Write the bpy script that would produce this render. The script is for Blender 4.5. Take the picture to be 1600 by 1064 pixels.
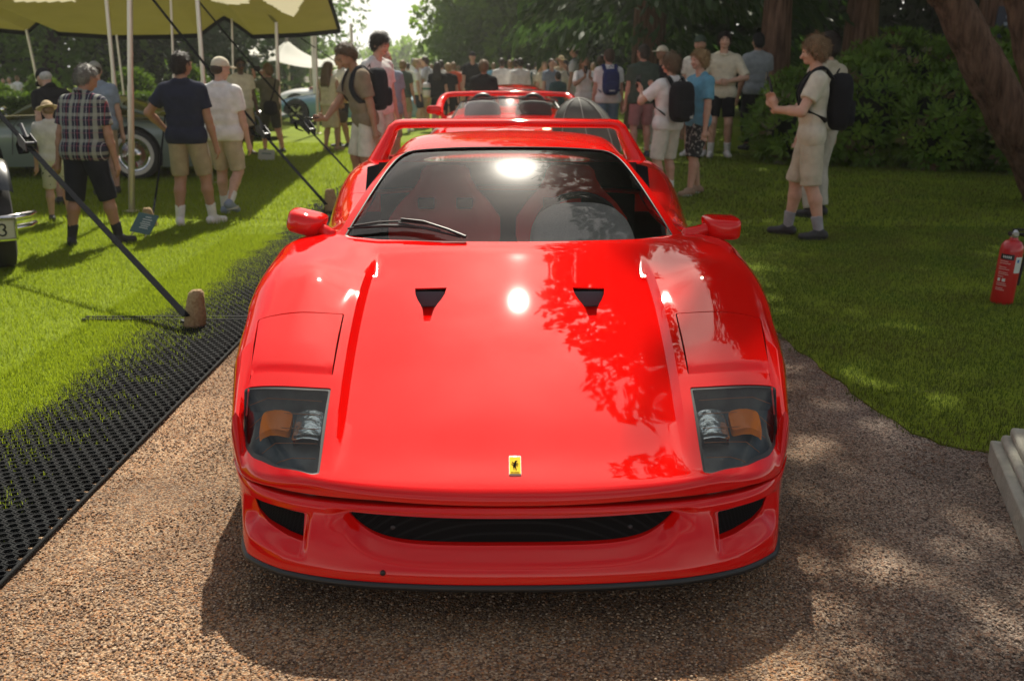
import bpy, bmesh, math, random
import numpy as np
from mathutils import Vector, Matrix

for o in list(bpy.data.objects):
    bpy.data.objects.remove(o, do_unlink=True)
SC = bpy.context.scene
COL = SC.collection
rng = np.random.default_rng(11)
R = math.radians

# ------------------------------------------------------------------ camera
CAM_H = 1.50
cd = bpy.data.cameras.new('camera')
cam = bpy.data.objects.new('camera', cd)
COL.objects.link(cam)
cd.sensor_width = 36.0
cd.lens = 35.0
cd.clip_start = 0.05
cd.clip_end = 1500
cam.location = (0, 0, CAM_H)
cam.rotation_euler = (R(90 - 15.4576), 0, 0)
cd.dof.use_dof = True
cd.dof.focus_distance = 3.5
cd.dof.aperture_fstop = 4.0
SC.camera = cam

# ------------------------------------------------------------------ sky and sun
SUN_EL, SUN_AZ = 49.0, 1.0
w = bpy.data.worlds.new('World')
SC.world = w
w.use_nodes = True
nt = w.node_tree
nt.nodes.clear()
sky = nt.nodes.new('ShaderNodeTexSky')
sky.sky_type = 'NISHITA'
sky.sun_disc = False
sky.sun_elevation = R(SUN_EL)
sky.sun_rotation = R(SUN_AZ)
sky.air_density = 1.0
sky.dust_density = 4.0
sky.ozone_density = 1.0
tc = nt.nodes.new('ShaderNodeTexCoord')
mp = nt.nodes.new('ShaderNodeMapping')
mp.inputs['Scale'].default_value = (1.0, 1.0, 2.6)
cn = nt.nodes.new('ShaderNodeTexNoise')
cn.inputs['Scale'].default_value = 1.7
cn.inputs['Detail'].default_value = 7
cn.inputs['Roughness'].default_value = 0.55
cr = nt.nodes.new('ShaderNodeValToRGB')
cr.color_ramp.elements[0].position = 0.40
cr.color_ramp.elements[0].color = (0, 0, 0, 1)
cr.color_ramp.elements[1].position = 0.68
cr.color_ramp.elements[1].color = (0.9, 0.9, 0.9, 1)
mx = nt.nodes.new('ShaderNodeMix')
mx.data_type = 'RGBA'
mx.inputs[7].default_value = (10.0, 9.7, 9.1, 1)     # sunlit thin cloud, in the sky's own units
bg = nt.nodes.new('ShaderNodeBackground')
bg.inputs['Strength'].default_value = 0.055
wo = nt.nodes.new('ShaderNodeOutputWorld')
L = nt.links.new
L(tc.outputs['Generated'], mp.inputs['Vector'])
L(mp.outputs['Vector'], cn.inputs['Vector'])
L(cn.outputs['Fac'], cr.inputs['Fac'])
L(cr.outputs['Color'], mx.inputs[0])
L(sky.outputs['Color'], mx.inputs[6])
sx_ = nt.nodes.new('ShaderNodeSeparateXYZ')          # bright summer haze low over the horizon, all round
hr = nt.nodes.new('ShaderNodeMapRange'); hr.interpolation_type = 'SMOOTHSTEP'
hr.inputs['From Min'].default_value = .16; hr.inputs['From Max'].default_value = .02; hr.inputs['To Min'].default_value = 0; hr.inputs['To Max'].default_value = .9
m3 = nt.nodes.new('ShaderNodeMix'); m3.data_type = 'RGBA'; m3.inputs[7].default_value = (17.0, 16.5, 15.2, 1)
L(tc.outputs['Generated'], sx_.inputs[0]); L(sx_.outputs[2], hr.inputs['Value']); L(hr.outputs[0], m3.inputs[0]); L(mx.outputs[2], m3.inputs[6])
L(m3.outputs[2], bg.inputs['Color'])
L(bg.outputs['Background'], wo.inputs['Surface'])

sd = bpy.data.lights.new('sun', 'SUN')
sd.energy = 5.0
sd.angle = R(0.55)
sd.color = (1.0, 0.93, 0.79)
sun = bpy.data.objects.new('sun', sd)
COL.objects.link(sun)
SUN_DIR = Vector((math.sin(R(SUN_AZ)) * math.cos(R(SUN_EL)), math.cos(R(SUN_AZ)) * math.cos(R(SUN_EL)), math.sin(R(SUN_EL))))
sun.rotation_euler = (-SUN_DIR).to_track_quat('-Z', 'Y').to_euler()
sun.location = SUN_DIR * 60

SC.view_settings.view_transform = 'Standard'
SC.view_settings.look = 'None'
SC.view_settings.gamma = 1.0
SC.view_settings.exposure = 0.60
SC.view_settings.use_curve_mapping = False
SC.render.engine = 'CYCLES'
SC.cycles.max_bounces = 7
SC.cycles.diffuse_bounces = 3
SC.cycles.glossy_bounces = 3
SC.cycles.transmission_bounces = 4
SC.cycles.transparent_max_bounces = 12
SC.cycles.caustics_reflective = False
SC.cycles.caustics_refractive = False
SC.cycles.sample_clamp_indirect = 6.0
SC.cycles.use_denoising = True

# ------------------------------------------------------------------ helpers
def srgb(h):
    """'rrggbb' to linear rgb"""
    c = [int(h[i:i + 2], 16) / 255 for i in (0, 2, 4)]
    return tuple(x / 12.92 if x <= .04045 else ((x + .055) / 1.055) ** 2.4 for x in c)

_F = 1600 * 35 / 36
_th = R(15.4576)
def ray(u, v):
    """direction of the sight line through a place of the 1600 x 1064 photograph"""
    a = (u - 800) / _F; b = (532 - v) / _F
    return Vector((a, math.cos(_th) + b * math.sin(_th), -math.sin(_th) + b * math.cos(_th)))
def spot(u, v, z=0.0):
    """point at height z seen there"""
    r = ray(u, v); t = (z - CAM_H) / r.z
    return Vector((r.x * t, r.y * t, z))
def at_depth(u, v, Y):
    r = ray(u, v); t = Y / r.y
    return Vector((r.x * t, Y, CAM_H + r.z * t))

def tag(o, label=None, cat=None, group=None, kind=None):
    if label: o['label'] = label
    if cat: o['category'] = cat
    if group: o['group'] = group
    if kind: o['kind'] = kind
    return o
def empty(name, loc=(0, 0, 0), rz=0.0):
    o = bpy.data.objects.new(name, None)
    o.empty_display_size = .1
    COL.objects.link(o)
    o.location = loc
    o.rotation_euler = (0, 0, rz)
    return o
def thing(name, label, cat, loc=(0, 0, 0), rz=0.0, group=None):
    return tag(empty(name, loc, rz), label, cat, group)

def np_mesh(name, V, F, smooth=True):
    """fast mesh from numpy arrays; F is (n,3) or (n,4), or a python list of faces"""
    me = bpy.data.meshes.new(name)
    if isinstance(F, np.ndarray):
        V = np.asarray(V, np.float32)
        k = F.shape[1]
        me.vertices.add(len(V)); me.vertices.foreach_set('co', V.ravel())
        me.loops.add(F.size); me.loops.foreach_set('vertex_index', F.astype(np.int32).ravel())
        me.polygons.add(len(F)); me.polygons.foreach_set('loop_start', np.arange(0, F.size, k, dtype=np.int32))
        me.update(calc_edges=True)
        me.validate()
    else:
        me.from_pydata([tuple(map(float, v)) for v in V], [], [tuple(map(int, f)) for f in F])
        me.update()
    if smooth:
        me.polygons.foreach_set('use_smooth', np.ones(len(me.polygons), bool))
    return me
def link(name, me, mat=None, parent=None, loc=None, rot=None):
    o = bpy.data.objects.new(name, me)
    COL.objects.link(o)
    if mat is not None:
        mats = mat if isinstance(mat, (list, tuple)) else [mat]
        if not me.materials:
            for m in mats: me.materials.append(m)
    if parent is not None: o.parent = parent
    if loc is not None: o.location = loc
    if rot is not None: o.rotation_euler = rot
    return o

class MB:
    """collects simple solids into one mesh"""
    def __init__(s): s.v = []; s.f = []; s.m = []; s.mi = 0
    def add(s, V, F):
        b = len(s.v)
        s.v += [tuple(p) for p in V]
        s.f += [tuple(i + b for i in f) for f in F]
        s.m += [s.mi] * len(F)
        return s
    def box(s, c, d, rz=0.0, M=None, taper=1.0):
        hx, hy, hz = d[0] / 2, d[1] / 2, d[2] / 2
        V = [Vector((x * hx * (taper if z > 0 else 1), y * hy * (taper if z > 0 else 1), z * hz)) for z in (-1, 1) for y in (-1, 1) for x in (-1, 1)]
        T = Matrix.Translation(Vector(c)) @ (Matrix.Rotation(rz, 4, 'Z') if M is None else M)
        V = [T @ v for v in V]
        return s.add(V, [(0, 2, 3, 1), (4, 5, 7, 6), (0, 1, 5, 4), (2, 6, 7, 3), (0, 4, 6, 2), (1, 3, 7, 5)])
    def tube(s, pts, rad, seg=8, cap=True, flat=1.0, up=None):
        pts = [Vector(p) for p in pts]
        n = len(pts)
        rad = [rad] * n if not hasattr(rad, '__len__') else rad
        V = []; up0 = Vector(up) if up is not None else None
        a = None
        for i, p in enumerate(pts):
            t = (pts[min(i + 1, n - 1)] - pts[max(i - 1, 0)]).normalized()
            if a is None:
                ref = up0 if up0 is not None else (Vector((0, 0, 1)) if abs(t.z) < .9 else Vector((1, 0, 0)))
                a = (ref - t * ref.dot(t)).normalized()
            else:
                a = (a - t * a.dot(t)).normalized()
            b = t.cross(a)
            for k in range(seg):
                q = 2 * math.pi * k / seg
                V.append(p + a * (math.cos(q) * rad[i] * flat) + b * (math.sin(q) * rad[i]))
        F = []
        for i in range(n - 1):
            for k in range(seg):
                k2 = (k + 1) % seg
                F.append((i * seg + k, i * seg + k2, (i + 1) * seg + k2, (i + 1) * seg + k))
        if cap:
            F.append(tuple(range(seg - 1, -1, -1)))
            F.append(tuple((n - 1) * seg + k for k in range(seg)))
        return s.add(V, F)
    def lathe(s, prof, seg=24, T=None, cap=True):
        """prof: (radius, height) pairs round the local z axis"""
        V = []; F = []
        for r, z in prof:
            for k in range(seg):
                q = 2 * math.pi * k / seg
                p = Vector((r * math.cos(q), r * math.sin(q), z))
                V.append(T @ p if T is not None else p)
        n = len(prof)
        for i in range(n - 1):
            for k in range(seg):
                k2 = (k + 1) % seg
                F.append((i * seg + k, i * seg + k2, (i + 1) * seg + k2, (i + 1) * seg + k))
        if cap:
            F.append(tuple(range(seg - 1, -1, -1)))
            F.append(tuple((n - 1) * seg + k for k in range(seg)))
        return s.add(V, F)
    def prism(s, poly, a, b, axis='z', T=None):
        """polygon extruded from a to b along an axis"""
        n = len(poly)
        def p3(p, h):
            q = {'z': Vector((p[0], p[1], h)), 'y': Vector((p[0], h, p[1])), 'x': Vector((h, p[0], p[1]))}[axis]
            return T @ q if T is not None else q
        V = [p3(p, a) for p in poly] + [p3(p, b) for p in poly]
        F = [tuple(range(n - 1, -1, -1)), tuple(range(n, 2 * n))]
        F += [(i, (i + 1) % n, n + (i + 1) % n, n + i) for i in range(n)]
        return s.add(V, F)
    def grid(s, P, close_u=False, close_v=False):
        P = np.asarray(P, float); n, m = P.shape[:2]
        V = P.reshape(-1, 3); F = []
        for i in range(n if close_u else n - 1):
            for j in range(m if close_v else m - 1):
                i2 = (i + 1) % n; j2 = (j + 1) % m
                F.append((i * m + j, i2 * m + j, i2 * m + j2, i * m + j2))
        return s.add([tuple(v) for v in V], F)
    def build(s, name, mat, parent=None, smooth=True, angle=40, weld=False, bevel=0.0):
        me = np_mesh(name, s.v, s.f, smooth)
        bm = bmesh.new(); bm.from_mesh(me)
        if weld: bmesh.ops.remove_doubles(bm, verts=bm.verts, dist=1e-4)
        bmesh.ops.recalc_face_normals(bm, faces=bm.faces)
        bm.to_mesh(me); bm.free()
        if isinstance(mat, (list, tuple)) and len(mat) > 1 and len(s.m) == len(me.polygons):
            me.polygons.foreach_set('material_index', np.array(s.m, np.int32))
        if smooth: me.set_sharp_from_angle(angle=R(angle))
        o = link(name, me, mat, parent)
        if bevel:
            m = o.modifiers.new('bevel', 'BEVEL'); m.width = bevel; m.segments = 2; m.limit_method = 'ANGLE'; m.angle_limit = R(40)
        return o

def spline(pts, n, closed=False):
    """Catmull-Rom through 3-D points"""
    P = [Vector(p) for p in pts]; out = []
    N = len(P)
    segs = N if closed else N - 1
    for i in range(segs):
        p0 = P[(i - 1) % N] if closed or i > 0 else P[0] * 2 - P[1]
        p1 = P[i]; p2 = P[(i + 1) % N]
        p3 = P[(i + 2) % N] if closed or i + 2 < N else P[-1] * 2 - P[-2]
        for k in range(n):
            t = k / n
            out.append(.5 * ((2 * p1) + (p2 - p0) * t + (2 * p0 - 5 * p1 + 4 * p2 - p3) * t * t + (3 * p1 - p0 - 3 * p2 + p3) * t ** 3))
    if not closed: out.append(P[-1])
    return out
def round_poly(poly, r, n=4):
    """polygon with rounded corners (r one value or one per corner)"""
    out = []; N = len(poly)
    rr = r if hasattr(r, '__len__') else [r] * N
    for i in range(N):
        p0 = Vector(poly[i - 1][:2]); p = Vector(poly[i][:2]); p2 = Vector(poly[(i + 1) % N][:2])
        a = p + (p0 - p).normalized() * min(rr[i], (p0 - p).length * .48)
        b = p + (p2 - p).normalized() * min(rr[i], (p2 - p).length * .48)
        for k in range(n + 1):
            t = k / n
            q = a * (1 - t) ** 2 + p * 2 * t * (1 - t) + b * t * t
            out.append((q.x, q.y))
    return out
def boolean(ob, cutters, op='DIFFERENCE'):
    for c in cutters:
        m = ob.modifiers.new('cut', 'BOOLEAN'); m.object = c; m.operation = op; m.solver = 'EXACT'
    dg = bpy.context.evaluated_depsgraph_get()
    me = bpy.data.meshes.new_from_object(ob.evaluated_get(dg))
    ob.modifiers.clear()
    old = ob.data; ob.data = me; bpy.data.meshes.remove(old)
    for c in cutters: bpy.data.objects.remove(c, do_unlink=True)
def solid_to(ob, th):
    m = ob.modifiers.new('thick', 'SOLIDIFY'); m.thickness = th; m.offset = -1
    dg = bpy.context.evaluated_depsgraph_get()
    me = bpy.data.meshes.new_from_object(ob.evaluated_get(dg))
    ob.modifiers.clear(); old = ob.data; ob.data = me; bpy.data.meshes.remove(old)

def cs(pts):
    """natural cubic spline through (x, value) pairs"""
    x = np.array([p[0] for p in pts], float); y = np.array([p[1] for p in pts], float)
    n = len(x); h = np.diff(x); A = np.eye(n); b = np.zeros(n)
    for i in range(1, n - 1):
        A[i, i - 1] = h[i - 1]; A[i, i] = 2 * (h[i - 1] + h[i]); A[i, i + 1] = h[i]
        b[i] = 6 * ((y[i + 1] - y[i]) / h[i] - (y[i] - y[i - 1]) / h[i - 1])
    M = np.linalg.solve(A, b)
    def f(q):
        q = np.clip(np.asarray(q, float), x[0], x[-1])
        i = np.clip(np.searchsorted(x, q) - 1, 0, n - 2)
        a = x[i + 1] - q; c = q - x[i]
        return M[i] * a ** 3 / (6 * h[i]) + M[i + 1] * c ** 3 / (6 * h[i]) + (y[i] / h[i] - M[i] * h[i] / 6) * a + (y[i + 1] / h[i] - M[i + 1] * h[i] / 6) * c
    return f
def lin(pts):
    x = [p[0] for p in pts]; y = [p[1] for p in pts]
    return lambda q: np.interp(q, x, y)
def sstep(a, b, x):
    t = np.clip((np.asarray(x, float) - a) / (b - a), 0, 1); return t * t * (3 - 2 * t)

def pillow(c, d, M, ex=.5, nu=20, nv=10):
    rows = []
    f = lambda v: math.copysign(abs(v) ** ex, v)
    for a in np.linspace(-math.pi / 2, math.pi / 2, nv):
        rows.append([tuple(Vector(c) + M @ Vector((d[0] * f(math.cos(a)) * f(math.cos(b)), d[1] * f(math.cos(a)) * f(math.sin(b)), d[2] * f(math.sin(a))))) for b in np.linspace(0, 2 * math.pi, nu + 1)[:-1]])
    return np.array(rows)
# ------------------------------------------------------------------ materials
MATS = {}
def mat(name, col=(.5, .5, .5), rough=.6, metal=0.0, noise=0.0, nscale=30.0, bump=0.0, bscale=60.0, coat=0.0, spec=.5, sheen=0.0, col2=None, sub=0.0, trans=None, detail=4, lo=.35, hi=.65, coat_rough=.03):
    if name in MATS: return MATS[name]
    m = bpy.data.materials.new(name); MATS[name] = m
    m.use_nodes = True
    t = m.node_tree; b = t.nodes['Principled BSDF']
    b.inputs['Base Color'].default_value = (*col, 1)
    b.inputs['Roughness'].default_value = rough
    b.inputs['Metallic'].default_value = metal
    b.inputs['Specular IOR Level'].default_value = spec
    b.inputs['Coat Weight'].default_value = coat
    b.inputs['Coat Roughness'].default_value = coat_rough
    if sheen: b.inputs['Sheen Weight'].default_value = sheen
    if sub:
        b.inputs['Subsurface Weight'].default_value = sub
        b.inputs['Subsurface Radius'].default_value = (.6, .25, .15)
        b.inputs['Subsurface Scale'].default_value = .02
    tcn = None
    if noise or col2 is not None or bump:
        tcn = t.nodes.new('ShaderNodeTexCoord')
    if noise or col2 is not None:
        n = t.nodes.new('ShaderNodeTexNoise'); n.inputs['Scale'].default_value = nscale; n.inputs['Detail'].default_value = detail
        r = t.nodes.new('ShaderNodeValToRGB')
        c2 = col2 if col2 is not None else tuple(min(1, c * (1 + noise)) for c in col)
        c1 = col if col2 is not None else tuple(c * (1 - noise) for c in col)
        r.color_ramp.elements[0].position = lo; r.color_ramp.elements[0].color = (*c1, 1)
        r.color_ramp.elements[1].position = hi; r.color_ramp.elements[1].color = (*c2, 1)
        t.links.new(tcn.outputs['Object'], n.inputs['Vector'])
        t.links.new(n.outputs['Fac'], r.inputs['Fac'])
        t.links.new(r.outputs['Color'], b.inputs['Base Color'])
    if bump:
        n2 = t.nodes.new('ShaderNodeTexNoise'); n2.inputs['Scale'].default_value = bscale; n2.inputs['Detail'].default_value = 5
        bp = t.nodes.new('ShaderNodeBump'); bp.inputs['Strength'].default_value = bump; bp.inputs['Distance'].default_value = .02
        t.links.new(tcn.outputs['Object'], n2.inputs['Vector'])
        t.links.new(n2.outputs['Fac'], bp.inputs['Height'])
        t.links.new(bp.outputs['Normal'], b.inputs['Normal'])
    if trans is not None:       # light coming through thin cloth or leaves
        tr = t.nodes.new('ShaderNodeBsdfTranslucent'); tr.inputs['Color'].default_value = (*trans[0], 1)
        ms = t.nodes.new('ShaderNodeMixShader'); ms.inputs[0].default_value = trans[1]
        out = t.nodes['Material Output']
        t.links.new(b.outputs[0], ms.inputs[1]); t.links.new(tr.outputs[0], ms.inputs[2]); t.links.new(ms.outputs[0], out.inputs['Surface'])
    return m
def glass(name, tint=(.8, .85, .82), rough=.02, ior=1.5, dust=0.0):
    """thin pane: mirrors by fresnel, the rest passes straight through"""
    if name in MATS: return MATS[name]
    m = bpy.data.materials.new(name); MATS[name] = m
    m.use_nodes = True; t = m.node_tree; t.nodes.clear()
    out = t.nodes.new('ShaderNodeOutputMaterial')
    tr = t.nodes.new('ShaderNodeBsdfTransparent'); tr.inputs['Color'].default_value = (*tint, 1)
    gl = t.nodes.new('ShaderNodeBsdfGlossy'); gl.inputs['Roughness'].default_value = rough
    fr = t.nodes.new('ShaderNodeFresnel'); fr.inputs['IOR'].default_value = ior
    ms = t.nodes.new('ShaderNodeMixShader')
    t.links.new(fr.outputs[0], ms.inputs[0]); t.links.new(tr.outputs[0], ms.inputs[1]); t.links.new(gl.outputs[0], ms.inputs[2])
    last = ms
    if dust:                                           # a film of dust scatters some light
        g2 = t.nodes.new('ShaderNodeBsdfGlossy'); g2.inputs['Roughness'].default_value = .17
        m2 = t.nodes.new('ShaderNodeMixShader'); m2.inputs[0].default_value = dust
        t.links.new(ms.outputs[0], m2.inputs[1]); t.links.new(g2.outputs[0], m2.inputs[2]); last = m2
    t.links.new(last.outputs[0], out.inputs['Surface'])
    return m

def bark_mat(name, c1, c2, zs=.9):
    m = bpy.data.materials.new(name); MATS[name] = m; m.use_nodes = True; t = m.node_tree; b = t.nodes['Principled BSDF']; N = t.nodes.new; K = t.links.new
    b.inputs['Roughness'].default_value = .9; b.inputs['Specular IOR Level'].default_value = .2
    tc_ = N('ShaderNodeTexCoord'); mp_ = N('ShaderNodeMapping'); mp_.inputs['Scale'].default_value = (9, 9, zs); K(tc_.outputs['Object'], mp_.inputs['Vector'])
    n = N('ShaderNodeTexNoise'); n.inputs['Scale'].default_value = 1.6; n.inputs['Detail'].default_value = 8; n.inputs['Roughness'].default_value = .65; K(mp_.outputs[0], n.inputs['Vector'])
    v = N('ShaderNodeTexVoronoi'); v.inputs['Scale'].default_value = 1.3; v.feature = 'DISTANCE_TO_EDGE'; K(mp_.outputs[0], v.inputs['Vector'])
    r = N('ShaderNodeValToRGB'); r.color_ramp.elements[0].position = .35; r.color_ramp.elements[0].color = (*c1, 1); r.color_ramp.elements[1].position = .68; r.color_ramp.elements[1].color = (*c2, 1); K(n.outputs['Fac'], r.inputs['Fac']); K(r.outputs['Color'], b.inputs['Base Color'])
    ad = N('ShaderNodeMath'); ad.operation = 'ADD'; K(n.outputs['Fac'], ad.inputs[0]); K(v.outputs['Distance'], ad.inputs[1])
    bp = N('ShaderNodeBump'); bp.inputs['Strength'].default_value = 1; bp.inputs['Distance'].default_value = .07; K(ad.outputs[0], bp.inputs['Height']); K(bp.outputs['Normal'], b.inputs['Normal'])
    return m

RED = mat('red paint', (.70, .0030, .0022), .5, coat=1.0, spec=.0, coat_rough=.022)
BLACK = mat('black plastic', (.012, .012, .013), .45)
RUBBER = mat('tyre rubber', (.018, .018, .018), .75, bump=.15, bscale=90)
CHROME = mat('chrome', (.75, .75, .74), .08, metal=1.0)
ALLOY = mat('silver alloy', (.55, .55, .55), .28, metal=1.0)
DARKMET = mat('dark metal', (.06, .06, .065), .4, metal=.8)
GLASS = glass('window glass', (.97, .99, .97), .028, 1.47, .004)
# ------------------------------------------------------------------ ground
def value_noise(x, y, seed=0):
    """smooth 2-D noise in 0..1 for numpy arrays"""
    g = np.random.default_rng(seed).random((64, 64))
    xi = np.floor(x).astype(int); yi = np.floor(y).astype(int); fx = x - xi; fy = y - yi
    fx = fx * fx * (3 - 2 * fx); fy = fy * fy * (3 - 2 * fy)
    a = g[xi % 64, yi % 64]; b = g[(xi + 1) % 64, yi % 64]; c = g[xi % 64, (yi + 1) % 64]; d = g[(xi + 1) % 64, (yi + 1) % 64]
    return (a * (1 - fx) + b * fx) * (1 - fy) + (c * (1 - fx) + d * fx) * fy
def inside(px, py, poly):
    r = np.zeros(len(px), bool); n = len(poly)
    for i in range(n):
        x1, y1 = poly[i]; x2, y2 = poly[(i + 1) % n]
        c = ((y1 > py) != (y2 > py)) & (px < (x2 - x1) * (py - y1) / (y2 - y1 + 1e-12) + x1)
        r ^= c
    return r
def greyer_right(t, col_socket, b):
    """mixes the gravel colour greyer and a little darker towards the right"""
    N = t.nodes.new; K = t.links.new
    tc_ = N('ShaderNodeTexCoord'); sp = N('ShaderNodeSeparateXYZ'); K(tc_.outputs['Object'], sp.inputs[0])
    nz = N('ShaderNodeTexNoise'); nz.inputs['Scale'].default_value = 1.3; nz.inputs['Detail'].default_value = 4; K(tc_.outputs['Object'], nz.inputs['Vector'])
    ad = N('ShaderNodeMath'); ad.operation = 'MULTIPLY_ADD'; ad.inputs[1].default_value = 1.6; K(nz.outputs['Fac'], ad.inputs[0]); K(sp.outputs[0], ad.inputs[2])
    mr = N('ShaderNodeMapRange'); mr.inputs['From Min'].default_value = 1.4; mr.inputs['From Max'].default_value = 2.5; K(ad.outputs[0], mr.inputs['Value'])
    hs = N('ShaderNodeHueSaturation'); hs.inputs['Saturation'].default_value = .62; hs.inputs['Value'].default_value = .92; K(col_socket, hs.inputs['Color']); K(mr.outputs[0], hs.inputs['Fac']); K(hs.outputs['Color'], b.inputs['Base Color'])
def gravel_mat():
    m = bpy.data.materials.new('gravel'); m.use_nodes = True; t = m.node_tree; b = t.nodes['Principled BSDF']; N = t.nodes.new; K = t.links.new
    b.inputs['Roughness'].default_value = .9; b.inputs['Specular IOR Level'].default_value = .25
    tc_ = N('ShaderNodeTexCoord'); v = N('ShaderNodeTexVoronoi'); v.inputs['Scale'].default_value = 165
    K(tc_.outputs['Object'], v.inputs['Vector'])
    rp = N('ShaderNodeValToRGB'); rp.color_ramp.interpolation = 'CONSTANT'
    e = rp.color_ramp.elements
    cols = [(.30, .18, .095), (.17, .10, .06), (.42, .28, .17), (.38, .19, .09), (.25, .18, .13), (.48, .35, .23), (.12, .075, .05)]
    e[0].position = 0; e[0].color = (*cols[0], 1); e[1].position = .16; e[1].color = (*cols[1], 1)
    for i, c in enumerate(cols[2:]):
        q = e.new(.28 + .14 * i); q.color = (*c, 1)
    sp = N('ShaderNodeSeparateColor'); K(v.outputs['Color'], sp.inputs[0]); K(sp.outputs[0], rp.inputs['Fac'])
    big = N('ShaderNodeTexNoise'); big.inputs['Scale'].default_value = 1.6; big.inputs['Detail'].default_value = 5; K(tc_.outputs['Object'], big.inputs['Vector'])
    br = N('ShaderNodeValToRGB'); br.color_ramp.elements[0].position = .38; br.color_ramp.elements[0].color = (.62, .60, .60, 1); br.color_ramp.elements[1].position = .62; br.color_ramp.elements[1].color = (1.15, 1.12, 1.08, 1)
    K(big.outputs['Fac'], br.inputs['Fac'])
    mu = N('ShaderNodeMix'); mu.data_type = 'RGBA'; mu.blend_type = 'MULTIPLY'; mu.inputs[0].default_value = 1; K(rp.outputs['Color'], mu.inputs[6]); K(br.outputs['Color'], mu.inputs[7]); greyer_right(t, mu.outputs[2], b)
    bp = N('ShaderNodeBump'); bp.inputs['Strength'].default_value = .9; bp.inputs['Distance'].default_value = .006; bp.invert = True
    K(v.outputs['Distance'], bp.inputs['Height']); K(bp.outputs['Normal'], b.inputs['Normal'])
    return m
def lawn_mat(name, c1, c2, c3):
    m = bpy.data.materials.new(name); m.use_nodes = True; t = m.node_tree; b = t.nodes['Principled BSDF']; N = t.nodes.new; K = t.links.new
    b.inputs['Roughness'].default_value = .9; b.inputs['Specular IOR Level'].default_value = .1
    tc_ = N('ShaderNodeTexCoord'); n1 = N('ShaderNodeTexNoise'); n1.inputs['Scale'].default_value = 1.1; n1.inputs['Detail'].default_value = 6
    n2 = N('ShaderNodeTexNoise'); n2.inputs['Scale'].default_value = 60; n2.inputs['Detail'].default_value = 3
    K(tc_.outputs['Object'], n1.inputs['Vector']); K(tc_.outputs['Object'], n2.inputs['Vector'])
    r1 = N('ShaderNodeValToRGB'); r1.color_ramp.elements[0].position = .35; r1.color_ramp.elements[0].color = (*c1, 1); r1.color_ramp.elements[1].position = .65; r1.color_ramp.elements[1].color = (*c2, 1)
    r2 = N('ShaderNodeValToRGB'); r2.color_ramp.elements[0].position = .3; r2.color_ramp.elements[0].color = (*c3, 1); r2.color_ramp.elements[1].position = .6; r2.color_ramp.elements[1].color = (1, 1, 1, 1)
    K(n1.outputs['Fac'], r1.inputs['Fac']); K(n2.outputs['Fac'], r2.inputs['Fac'])
    mu = N('ShaderNodeMix'); mu.data_type = 'RGBA'; mu.blend_type = 'MULTIPLY'; mu.inputs[0].default_value = 1
    K(r1.outputs['Color'], mu.inputs[6]); K(r2.outputs['Color'], mu.inputs[7]); K(mu.outputs[2], b.inputs['Base Color'])
    bp = N('ShaderNodeBump'); bp.inputs['Strength'].default_value = .5; bp.inputs['Distance'].default_value = .02; K(n2.outputs['Fac'], bp.inputs['Height']); K(bp.outputs['Normal'], b.inputs['Normal'])
    return m
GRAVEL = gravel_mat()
LAWN = lawn_mat('lawn soil and grass', (.150, .205, .012), (.195, .255, .018), (.66, .66, .58))
link('ground', np_mesh('ground', [(-400, -60, -.012), (400, -60, -.012), (400, 700, -.012), (-400, 700, -.012)], [(0, 1, 2, 3)], False), mat('bare soil', (.09, .075, .045), .95, noise=.3, nscale=.6))['kind'] = 'structure'
# gravel path, its surface slightly uneven
gx_ = np.linspace(-1.62, 4.6, 120); gy_ = np.linspace(.9, 8.0, 140)
XX, YY = np.meshgrid(gx_, gy_); ZZ = .006 * (value_noise(XX * 3, YY * 3, 1) - .5) + .004 * (value_noise(XX * 9, YY * 9, 2) - .5) - .002
V = np.column_stack([XX.ravel(), YY.ravel(), ZZ.ravel()])
idx = np.arange(len(V)).reshape(XX.shape)
Fq = np.stack([idx[:-1, :-1], idx[:-1, 1:], idx[1:, 1:], idx[1:, :-1]], -1).reshape(-1, 4)
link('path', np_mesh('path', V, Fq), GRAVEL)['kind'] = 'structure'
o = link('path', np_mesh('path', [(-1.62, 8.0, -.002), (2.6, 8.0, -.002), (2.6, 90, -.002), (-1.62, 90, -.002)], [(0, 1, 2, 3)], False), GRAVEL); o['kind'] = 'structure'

EDGE_R = [(1.50, 30), (1.50, 14), (1.52, 9), (1.50, 7), (1.535, 6.2), (1.545, 5.5), (1.575, 5.1), (1.60, 4.75), (1.61, 4.5), (1.635, 4.3), (1.66, 4.1), (1.70, 3.95), (1.76, 3.82), (1.83, 3.76), (1.95, 3.72), (2.15, 3.70), (2.6, 3.72), (3.4, 3.8), (5, 3.9), (9, 4.0)]
_er = []; _q = random.Random(5)
for (x1_, y1_), (x2_, y2_) in zip(EDGE_R, EDGE_R[1:]):
    k_ = max(1, int(math.hypot(x2_ - x1_, y2_ - y1_) / .07)) if y1_ < 9.1 and x1_ < 3 else 1
    _er += [(x1_ + (x2_ - x1_) * i / k_ + _q.uniform(-.016, .016), y1_ + (y2_ - y1_) * i / k_ + _q.uniform(-.012, .012)) for i in range(k_)]
EDGE_R = _er + [EDGE_R[-1]]
POLY_R = EDGE_R + [(60, 4.0), (60, 90), (1.5, 90)]
POLY_L = [(-1.62, 1.0), (-1.62, 90), (-60, 90), (-60, 1.0)]
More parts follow.
